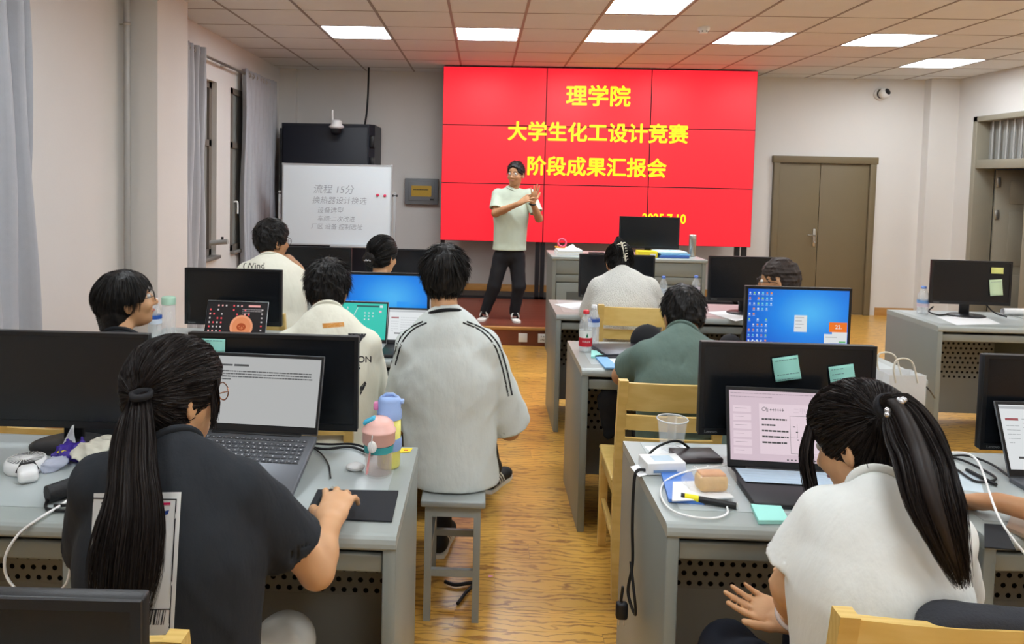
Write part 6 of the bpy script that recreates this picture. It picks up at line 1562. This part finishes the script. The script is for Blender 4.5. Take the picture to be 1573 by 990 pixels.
cable('thin black mouse cable behind the hand of the woman in black', [(-0.402, 1.976, 0.757), (-0.427, 2.069, 0.756), (-0.460, 2.141, 0.756), (-0.494, 2.188, 0.757), (-0.529, 2.215, 0.758)], 0.0022, M_cable_b)
cable('black cable crossing the back of the left front desk to the tumbler', [(-0.527, 2.207, 0.757), (-0.463, 2.191, 0.757), (-0.387, 2.214, 0.757), (-0.313, 2.152, 0.757)], 0.004, M_cable_b)
cable('second black cable at the back of the left front desk', [(-0.529, 2.235, 0.757), (-0.461, 2.230, 0.757), (-0.381, 2.237, 0.757), (-0.294, 2.169, 0.757)], 0.0035, M_cable_b)
t = thing('earphone_case', 'white rounded earphone case beside the pink tumbler', 'case', (-0.346, 2.049, 0.751))
P = [[(0.027*math.cos(a)*math.sin(b), 0.022*math.sin(a)*math.sin(b), 0.011-0.011*math.cos(b)) for a in np.linspace(0, 2*PI, 21)] for b in np.linspace(0.2, PI, 10)]
MB().grid(P).build('shell', M_white, t); MB().tube([(0.0275*math.cos(a), 0.0225*math.sin(a), 0.0125) for a in np.linspace(0, 2*PI, 21)], 0.0006, 4, cap=False).build('seam', M_pipe, t)
t = slab([np.asarray(v) for v in ((-0.238, 2.194, 0.751), (-0.205, 2.203, 0.751), (-0.200, 2.236, 0.751), (-0.234, 2.233, 0.751))], 0.0006, mat('yellow_tag', (240, 214, 40), 0.5), 'sticker', 'small yellow sticker at the back corner of the left front desk', 'sticker')
bx((-0.006, -0.004, 0.0006), (0.006, 0.004, 0.001)).build('red_mark', mat('red_mark', (214, 60, 40), 0.5), t)
t = thing('handheld_fan', 'white handheld fan lying on the desk at the left edge', 'fan', (-1.258, 1.974, 0.751), math.atan2((-1.158, 1.832, 0.750)[0]-(-1.260, 1.977, 0.750)[0], (-1.260, 1.977, 0.750)[1]-(-1.158, 1.832, 0.750)[1]))
lathe_part('housing', [(0, 0), (0.050, 0), (0.054, 0.006), (0.054, 0.026), (0.049, 0.034), (0.045, 0.0345)], M_white, t, 36)
lathe_part('hub', [(0.016, 0.034), (0.016, 0.037), (0.010, 0.039), (0, 0.039)], M_white, t, 20)
for k in range(24):
    a = 2*PI*k/24; MB().tube([(0.014*math.cos(a), 0.014*math.sin(a), 0.036), (0.047*math.cos(a+0.35), 0.047*math.sin(a+0.35), 0.035)], 0.0011, 4).build('grille_rib', M_white, t)
lathe_part('blades', [(0.0, 0.02), (0.045, 0.024)], mat('fan_shadow_grey', (150, 152, 154), 0.5), t, 20)
bx((-0.024, -0.118, 0.002), (0.024, -0.048, 0.036), 0.012, 3).build('handle', M_white, t)
MB().tube([(-0.026, -0.060, 0.018), (-0.016, -0.058, 0.039), (0.016, -0.058, 0.039), (0.026, -0.060, 0.018)], 0.003, 6).build('strap', M_black, t)
t = thing('folding_umbrella', 'black folded umbrella at the front edge of the left desk', 'umbrella', (-1.057, 1.783, 0.751))
MB().tube([(-0.02, -0.01, 0.024), (0.03, 0.055, 0.026), (0.065, 0.10, 0.026)], [0.022, 0.025, 0.020], 14).build('canopy', mat('black_nylon', (26, 27, 30), 0.6, bump=0.3, bscale=60), t)
MB().tube([(0.065, 0.10, 0.026), (0.085, 0.125, 0.026)], [0.013, 0.010], 12).build('grip', M_black, t)
MB().tube(catmull([(-0.02, -0.01, 0.01), (0.0, -0.045, 0.005), (0.05, -0.055, 0.005), (0.09, -0.045, 0.005), (0.07, -0.03, 0.008), (0.01, -0.03, 0.006)], 6), 0.004, 6).build('wrist_strap', M_cable_b, t)
def crumple(name, label, cat, loc, rad, m, seed, amp=0.012, wl=0.05, R=None):
    t = thing(name, label, cat, loc); F = Field(0.005, -np.array(rad)-0.04, np.array(rad)+0.04); F.ell((0, 0, rad[2]*0.9), rad, R, 0.0); F.folds(amp*0.5, wl, seed, 7); F.plane((0, 0, 0.0005), (0, 0, -1)); F.build('bag', m, t); return t
M_purple = mat('purple_foil', (66, 46, 150), 0.3, var=0.5, scale=40, bump=0.5, bscale=70)
t = crumple('snack_bag', 'crumpled purple snack bag with yellow specks on the left desk', 'bag', (-1.167, 2.049, 0.751), (0.045, 0.035, 0.028), M_purple, 5, 0.016, 0.04)
for k in range(6):
    a = k*1.1; lathe_part('speck', [(0, 0.004), (0.006, 0.002), (0.007, 0)], mat('yellow_speck', (222, 210, 70), 0.4), t, 10, (0.032*math.cos(a), 0.02*math.sin(a)-0.012, 0.030+0.010*math.sin(2.1*k)))
crumple('cloth_pouch', 'cream cloth bundle beside the purple snack bag', 'pouch', (-1.088, 2.036, 0.751), (0.060, 0.050, 0.034), mat('cream_cloth', (216, 214, 200), 0.85, bump=0.3, bscale=60), 8, 0.02, 0.05)
crumple('plastic_wrap', 'clear and bluish plastic wrapper before the purple snack bag', 'wrapper', (-1.184, 1.981, 0.751), (0.036, 0.030, 0.018), mat('bluish_wrap', (206, 212, 232), 0.15, alpha=0.6), 9, 0.012, 0.03)
t = thing('carton_lid', 'white pointed paper cone leaning before the left monitor', 'paper', (-1.204, 2.086, 0.751))
P = [[(0.030*(1-v)*u*1.0+0.014*v, 0.01-0.010*(u*u), 0.004+0.085*v) for u in np.linspace(-1, 1, 7)] for v in np.linspace(0, 1, 6)]
o = MB().grid(P).build('cone', M_paper, t); o.modifiers.new('t', 'SOLIDIFY').thickness = 0.001
cable('white charging cable looping over the front edge of the left desks', [(-1.033, 1.830, 0.757), (-1.031, 1.762, 0.757), (-1.042, 1.683, 0.757), (-1.075, 1.655, 0.730), (-1.097, 1.640, 0.683), (-1.093, 1.640, 0.633), (-1.058, 1.640, 0.599), (-1.002, 1.640, 0.592), (-0.955, 1.640, 0.620), (-0.939, 1.640, 0.680), (-0.932, 1.645, 0.728), (-0.922, 1.660, 0.758), (-0.904, 1.691, 0.757)], 0.0035, M_cable_w)
# --- right front desk
t = thing('plastic_cup', 'clear empty plastic cup on the right front desk', 'cup', (0.612, 2.303, 0.752))
lathe_part('cup', [(0, 0.004), (0.030, 0.004), (0.031, 0.0), (0.034, 0.002), (0.046, 0.092), (0.0485, 0.094), (0.0485, 0.097), (0.045, 0.097)], M_film, t, 28)
lathe_part('rim', [(0.0475, 0.094), (0.0500, 0.096), (0.0475, 0.099), (0.0460, 0.097), (0.0475, 0.094)], mat('cup_rim', (236, 240, 240), 0.1, alpha=0.6), t, 28)
def obox(label, name, cat, loc, rz, size, m, part='carton', bev=0.002):
    t = thing(name, label, cat, loc, rz); bx((-size[0]/2, -size[1]/2, 0), (size[0]/2, size[1]/2, size[2]), bev).build(part, m, t); return t
t = obox('small white carton with printing at the edge of the right front desk', 'box', 'box', (0.540, 2.130, 0.752), 0.15, (0.115, 0.075, 0.034), M_white)
bx((-0.03, -0.02, 0.0342), (0.03, 0.02, 0.0346)).build('printed_label', mat('pale_blue_print', (190, 208, 222), 0.6), t)
bx((-0.04, -0.0382, 0.006), (0.03, -0.0378, 0.014)).build('printed_line', mat('blue_grey_print', (120, 150, 186), 0.6), t)
MB().quad((-0.0575, -0.0375, 0.002), (-0.0575, 0.0375, 0.002), (-0.085, 0.03, -0.0005), (-0.085, -0.045, -0.0005)).build('flap', M_paper, t)
obox('flat white sheet under the plastic cup', 'paper_sheet', 'paper', (0.604, 2.282, 0.751), 0.2, (0.13, 0.10, 0.0003), M_paper, 'sheet', 0)
t = obox('flat dark brown external drive beside the black monitor', 'external_drive', 'drive', (0.667, 2.232, 0.752), 0.12, (0.135, 0.095, 0.016), mat('dark_brown_shell', (46, 34, 36), 0.35), 'case', 0.004)
bx((-0.06, -0.048, 0.004), (0.06, -0.0472, 0.006)).build('seam', M_dark, t)
P = [np.asarray(v) for v in ((0.506, 1.912, 0.751), (0.597, 1.903, 0.751), (0.619, 2.105, 0.751), (0.530, 2.097, 0.751))]
t = slab(P, 0.009, mat('blue_book_cover', (78, 128, 208), 0.45, var=0.2, scale=25), 'book', 'blue exercise book at the edge of the right front desk', 'book'); 
P = [np.asarray(v) for v in ((0.510, 1.894, 0.761), (0.682, 1.928, 0.761), (0.664, 2.036, 0.761), (0.544, 2.017, 0.761))]
slab(P, 0.003, M_paper, 'paper_sheet', 'white folded paper lying on the blue exercise book', 'paper')
t = thing('bread', 'small loaf of bread in a clear wrapper on the right front desk', 'bread', (0.634, 1.973, 0.764))
MB().box((-0.040, -0.026, 0.0), (0.040, 0.026, 0.046), 0, 0.014, 4).build('loaf', mat('golden_bread_crust', (226, 180, 108), 0.6, var=0.2, scale=30, bump=0.2, bscale=120), t, (0, 0, 0), (0, 0, 0.12))
MB().box((-0.034, -0.020, 0.040), (0.034, 0.020, 0.049), 0, 0.004, 3).build('crust', mat('brown_bread_crust', (216, 146, 76), 0.55, var=0.3, scale=25), t, (0, 0, 0), (0, 0, 0.12))
F = Field(0.004, (-0.09, -0.07, -0.02), (0.09, 0.08, 0.09)); F.cone((-0.030, -0.003, 0.026), (0.030, 0.005, 0.026), 0.037, 0.037, 0.0, side=(0, 1, 0), flat=1.0); F.cone((-0.06, 0.01, 0.02), (-0.04, 0, 0.022), 0.018, 0.028, 0.01, side=(0, 0, 1), flat=0.3); F.folds(0.0022, 0.025, 4, 6); F.plane((0, 0, -0.002), (0, 0, -1), 0.004)
F.build('wrapper', mat('clear_bread_wrapper', (245, 246, 246), 0.08, alpha=0.18), t)
t = thing('marker_pen', 'black highlighter with a yellow band on the right front desk', 'pen', (0.613, 1.919, 0.755))
a, bq = np.asarray((0.541, 1.924, 0.764)), np.asarray((0.674, 1.883, 0.760)); c = np.asarray((0.613, 1.919, 0.755)); a, bq = a-c, bq-c
MB().tube([tuple(a), tuple(bq)], 0.0085, 12).build('barrel', M_black, t); MB().tube([tuple(a*0.93+bq*0.07), tuple(a*0.68+bq*0.32)], 0.0089, 12).build('band', mat('highlighter_yellow', (240, 228, 30), 0.5), t); MB().tube([tuple(bq*0.99), tuple(bq*1.02)], 0.0087, 12).build('end_cap', M_white, t)
cable('white charging cable curling over the right front desk', [(0.736, 2.162, 0.758), (0.649, 2.094, 0.774), (0.575, 2.060, 0.770), (0.521, 2.024, 0.757), (0.492, 1.937, 0.757), (0.497, 1.857, 0.757), (0.536, 1.820, 0.757), (0.591, 1.814, 0.757), (0.634, 1.842, 0.757), (0.649, 1.884, 0.757)], 0.0028, M_cable_w)
t = slab([np.asarray(v) for v in ((0.699, 1.802, 0.752), (0.776, 1.808, 0.752), (0.789, 1.892, 0.752), (0.714, 1.897, 0.752))], 0.010, M_mint, 'note_pad', 'pad of mint sticky notes at the front of the right desk', 'note pad')
cable('black cable arching beside the plastic cup', [(0.487, 2.113, 0.757), (0.518, 2.206, 0.765), (0.558, 2.220, 0.793), (0.621, 2.260, 0.793), (0.671, 2.278, 0.757)], 0.004, M_cable_b)
cable('black cable hanging down the aisle side of the right front desk', [(0.503, 2.105, 0.757), (0.462, 2.10, 0.757), (0.452, 2.09, 0.70), (0.45, 2.08, 0.60), (0.452, 2.07, 0.50), (0.440, 2.06, 0.42), (0.452, 2.02, 0.38), (0.448, 2.0, 0.42), (0.44, 2.04, 0.52)], 0.0045, M_cable_b)
t = thing('power_plug', 'black cable end with plug hanging beside the right front desk', 'plug', (0.425, 2.06, 0.36))
MB().tube([(0, 0, 0.075), (-0.004, 0, 0.035), (0.004, 0.0, 0.02)], 0.0045, 6).build('lead', M_cable_b, t); bx((-0.018, -0.012, -0.02), (0.016, 0.012, 0.03), 0.008).build('plug_body', M_black, t)
for dx in (-0.008, 0.006): bx((dx-0.001, -0.003, -0.038), (dx+0.001, 0.003, -0.02)).build('prong', M_chrome, t)
t = thing('charger', 'white cube charger beside the ponytail woman on the right', 'charger', (1.305, 2.068, 0.752), 0.05)
bx((-0.024, -0.014, 0), (0.024, 0.014, 0.062), 0.005).build('housing', M_white, t); bx((-0.008, -0.005, 0.062), (0.008, 0.005, 0.080), 0.003).build('usb_plug', M_white, t)
cp = np.asarray((1.305, 2.068, 0.752))
cable('white cable arching from the cube charger to the right edge', [tuple(cp+np.array([0, 0, 0.08])), tuple(cp+np.array([0.01, -0.01, 0.105])), tuple(cp+np.array([0.05, -0.06, 0.105])), (1.235, 1.74, 0.815), (1.255, 1.64, 0.74), (1.262, 1.60, 0.66)], 0.003, M_cable_w)
for k, (lab, pts) in enumerate((('black cable tangle behind the cube charger', [(1.456, 2.367, 0.757), (1.470, 2.313, 0.757), (1.500, 2.252, 0.757), (1.501, 2.140, 0.757), (1.427, 2.110, 0.757), (1.426, 2.195, 0.757)]), ('black cable reaching under the right edge monitor', [(1.419, 2.279, 0.758), (1.521, 2.315, 0.758), (1.560, 2.255, 0.758), (1.548, 2.141, 0.758)]), ('thick black cable end near the right edge laptop', [(1.452, 2.193, 0.759), (1.459, 2.131, 0.759), (1.465, 2.086, 0.759)]))):
    cable(lab, pts, 0.0035+0.002*(k == 2), M_cable_b)
slab([np.asarray(v) for v in ((1.343, 2.063, 0.751), (1.404, 2.043, 0.751), (1.486, 2.195, 0.751), (1.415, 2.198, 0.751))], 0.0008, mat('pale_blue_paper', (206, 222, 232), 0.7), 'paper_sheet', 'pale blue sheet beside the cube charger', 'paper')
t = slab([np.asarray(v) for v in ((1.308, 1.819, 0.752), (1.332, 1.756, 0.752), (1.413, 1.845, 0.752), (1.382, 1.903, 0.752))], 0.009, mat('phone_gold_frame', (196, 172, 150), 0.3, metal=0.6), 'phone', 'phone lying under the hand at the right edge', 'phone')
slab([np.asarray(v) for v in ((1.193, 1.724, 0.751), (1.260, 1.717, 0.751), (1.317, 1.844, 0.751), (1.275, 1.848, 0.751))], 0.003, mat('black_mouse_pad_cloth2', (32, 34, 38), 0.85), 'mouse_pad', 'black pad edge between the ponytail woman and the right edge', 'mouse pad')
# --- second and third rows on the right
bottle('water bottle with a red and white label on the aisle desk', (0.521, 3.611, 0.752), 0.205, 0.0325, (208, 40, 52), (232, 236, 232), (206, 30, 48), (0.14, 0.52))
t = bpy.data.objects['water_bottle']; q = MB(); q.add([(-0.004, -0.0335, 0.075), (0.010, -0.0335, 0.075), (0.003, -0.0338, 0.097)], [(0, 1, 2)]); q.build('tree_mark', mat('tree_green', (28, 110, 70), 0.5), t)
on = text_mb('农夫山泉', 0.011); on.v = [(0.0333*math.sin(x/0.0333), -0.0333*math.cos(x/0.0333), z) for x, y, z in on.v]; on.build('label_lettering', M_white, t, (0, 0, 0.053))
bottle('water bottle with a blue label behind the red labelled one', (0.584, 3.776, 0.752), 0.205, 0.030, (236, 238, 240), (58, 92, 172), (200, 216, 236), (0.46, 0.66))
bottle('small water bottle with blue cap nearer the white lace top', (1.269, 5.141, 0.752), 0.19, 0.029, (90, 128, 210), (214, 222, 230), None, (0.35, 0.55))
bottle('small water bottle with blue cap near the podium knob', (1.504, 5.179, 0.752), 0.195, 0.029, (90, 128, 210), (200, 190, 200), None, (0.4, 0.6))
bottle('water bottle with blue cap alone on the far right desk', (2.960, 4.997, 0.752), 0.185, 0.036, (110, 146, 214), (120, 160, 210), (206, 190, 200), (0.25, 0.5))
slab([np.asarray(v) for v in ((0.529, 3.467, 0.752), (0.623, 3.479, 0.752), (0.633, 3.612, 0.752), (0.549, 3.601, 0.752))], 0.008, M_mint, 'note_pad', 'mint note pad beside the red labelled bottle', 'note pad')
slab([np.asarray(v) for v in ((0.564, 3.269, 0.752), (0.626, 3.276, 0.752), (0.601, 3.515, 0.752), (0.549, 3.495, 0.752))], 0.008, mat('sky_blue_cover', (120, 178, 230), 0.45), 'notebook', 'sky blue notebook before the red labelled bottle', 'notebook')
slab([np.asarray(v) for v in ((0.606, 3.263, 0.751), (0.732, 3.311, 0.751), (0.713, 3.516, 0.751), (0.607, 3.490, 0.751))], 0.0006, M_paper, 'paper_sheet', 'white sheet under the arm of the man in green', 'paper')
for lab, loc, rr, seed in (('black rounded cap on the desk beyond the closed laptop', (0.855, 3.753, 0.752), (0.085, 0.07, 0.085), 3), ('small black rounded cap beside the head of the man in green', (1.279, 3.763, 0.752), (0.055, 0.06, 0.055), 4)):
    t = thing('black_cap', lab, 'cap', loc); F = Field(0.006, (-0.13, -0.14, -0.02), (0.13, 0.12, 0.18)); F.ell((0, 0, rr[2]*0.35), rr, None, 0.0); F.ell((0, -rr[1]*0.9, 0.012), (rr[0]*0.75, rr[1]*0.6, 0.010), None, 0.008); F.plane((0, 0, 0), (0, 0, -1), 0.003); F.build('crown', M_blk, t)
    lathe_part('button', [(0, 0.006), (0.006, 0.004), (0.007, 0)], M_black, t, 10, (0, 0, rr[2]*1.35-0.002))
slab([np.asarray(v) for v in ((0.602, 4.784, 0.752), (0.722, 4.850, 0.752), (0.732, 5.110, 0.752), (0.497, 4.966, 0.752))], 0.0008, M_paper, 'paper_sheet', 'white sheet at the left end of the lace woman\'s desk', 'paper')
slab([np.asarray(v) for v in ((1.564, 4.526, 0.752), (1.737, 4.679, 0.752), (1.781, 4.965, 0.752), (1.479, 4.822, 0.752))], 0.0008, M_paper, 'paper_sheet', 'white sheet left of the blue lit monitor on the right', 'paper')
slab([np.asarray(v) for v in ((2.936, 4.599, 0.752), (3.258, 4.685, 0.752), (3.324, 4.935, 0.752), (2.982, 4.885, 0.752))], 0.0008, M_paper, 'paper_sheet', 'white sheet before the monitor on the far right desk', 'paper')
a = np.asarray((3.508, 5.032, 0.752)); t = thing('paper_roll', 'white paper roll at the right edge of the far desk', 'paper roll', tuple(a+np.array([0.12, 0, 0])))
MB().tube([(-0.12, 0, 0.022), (0.16, 0.03, 0.022)], 0.022, 14, cap=False).build('outer_sheet', M_paper, t); MB().tube([(-0.118, 0, 0.022), (0.158, 0.03, 0.022)], 0.013, 12, cap=False).build('inner_sheet', M_paper, t)
cable('black monitor cable curving behind the far right monitor', [(3.03, 5.0, 0.80), (2.99, 4.98, 0.77), (3.02, 4.93, 0.757), (3.10, 4.96, 0.757)], 0.005, M_cable_b)
cable('black monitor cable right of the far right monitor foot', [(3.36, 5.0, 0.84), (3.40, 4.96, 0.78), (3.46, 4.92, 0.757)], 0.005, M_cable_b)
cable('thin black cable on the desk right of the paper bag', [(1.892, 3.272, 0.756), (1.904, 3.221, 0.756), (1.874, 3.098, 0.756), (2.004, 3.260, 0.670)], 0.003, M_cable_b)
stool('grey stool carrying the white paper bag', 1.690, 2.98, 0.0)
t = thing('paper_bag', 'white paper carrier bag with rope handles right of the large monitor', 'bag', (1.690, 2.98, 0.4505), 0.08)
w2, d2, hh = 0.075, 0.05, 0.40
b = MB(); ring = lambda s, z: [(-w2*s, -d2*s, z), (w2*s, -d2*s, z), (w2*s, 0, z), (w2*s, d2*s, z), (-w2*s, d2*s, z), (-w2*s, 0, z)]
R0_, R1_ = ring(1, 0), ring(1.0, hh); R1_[2] = (w2*0.9, 0, hh); R1_[5] = (-w2*0.9, 0, hh)
b.add(R0_+R1_, [tuple(range(5, -1, -1))]+[(i, (i+1) % 6, 6+(i+1) % 6, 6+i) for i in range(6)]); o = b.build('bag', mat('white_bag_paper', (236, 237, 236), 0.6, bump=0.1, bscale=30), t); o.modifiers.new('t', 'SOLIDIFY').thickness = 0.001
for yy, dx in ((-d2, -0.03), (d2, -0.045)): MB().tube(catmull([(-0.05, yy, hh-0.03), (-0.052+dx*0.3, yy, hh+0.03), (-0.025+dx*0.6, yy, hh+0.065), (0.02+dx*0.3, yy, hh+0.055), (0.04, yy, hh-0.03)], 6), 0.0035, 6).build('rope_handle', mat('cream_rope', (228, 222, 205), 0.8), t)
t = thing('shoulder_bag', 'small black bag hanging under the aisle desk of the man in green', 'bag', (0.600, 3.315, 0.40))
F = Field(0.006, (-0.1, -0.08, -0.03), (0.1, 0.08, 0.26)); F.cone((0.0, 0, 0.05), (-0.01, 0, 0.20), 0.030, 0.055, 0.01, side=(1, 0, 0), flat=0.4); F.folds(0.003, 0.06, 4, 5); F.build('pouch', M_blk, t); MB().tube([(-0.03, 0, 0.2), (-0.02, 0, 0.245), (0.0, 0, 0.20)], 0.004, 6).build('strap', M_blk, t)
# --- second row on the left
bottle('water bottle with a blue label left of the black monitor on the left', (-1.610, 3.560, 0.701)[:2]+(0.7518,), 0.215, 0.033, (236, 238, 240), (44, 92, 180), (214, 226, 240), (0.42, 0.62))
t = thing('drinking_jar', 'clear jar with a pale green lid beside the blue labelled bottle at the left', 'jar', (-1.558, 3.600, 0.693)[:2]+(0.7518,))
lathe_part('jar', [(0, 0), (0.030, 0), (0.033, 0.004), (0.033, 0.185), (0, 0.185)], M_film, t); lathe_part('lid', [(0.035, 0.18), (0.035, 0.212), (0.030, 0.218), (0, 0.218)], mat('pale_green_lid', (176, 214, 190), 0.4), t)
# --- floor
cable('black lead lying on the floor by the stool', [(-0.115, 2.80, 0.012), (-0.07, 2.78, 0.012), (0.0, 2.80, 0.012), (-0.03, 2.73, 0.012), (-0.06, 2.66, 0.008)], 0.007, M_cable_b)
o = MB().grid([[(0.0, 0.0, 0.001), (0.018, 0.002, 0.004)], [(0.002, 0.012, 0.005), (0.02, 0.012, 0.001)]]).build('paper_scrap', mat('pink_scrap', (232, 160, 190), 0.6), None, (0.056, 2.861, 0.001)); tag(o, 'tiny pink paper scrap on the wooden floor', 'scrap')
# --- dark jacket over the chair in the right front
t = thing('jacket', 'dark grey jacket hung over the chair back at the bottom right', 'jacket', (0.93, 1.235, 0.80))
F = Field(0.006, (-0.24, -0.12, -0.25), (0.24, 0.12, 0.16)); F.cone((-0.13, 0, -0.05), (0.13, 0, -0.05), 0.11, 0.11, 0.03, side=(0, 0, 1), flat=0.28); F.cone((-0.12, 0.01, 0.035), (0.12, 0.01, 0.04), 0.045, 0.045, 0.03, side=(0, 0, 1), flat=0.5); F.folds(0.004, 0.09, 6, 6); F.build('cloth', mat('charcoal_jacket', (48, 50, 56), 0.9, bump=0.2, bscale=200), t)

bpy.data.objects.remove(_txt_o)
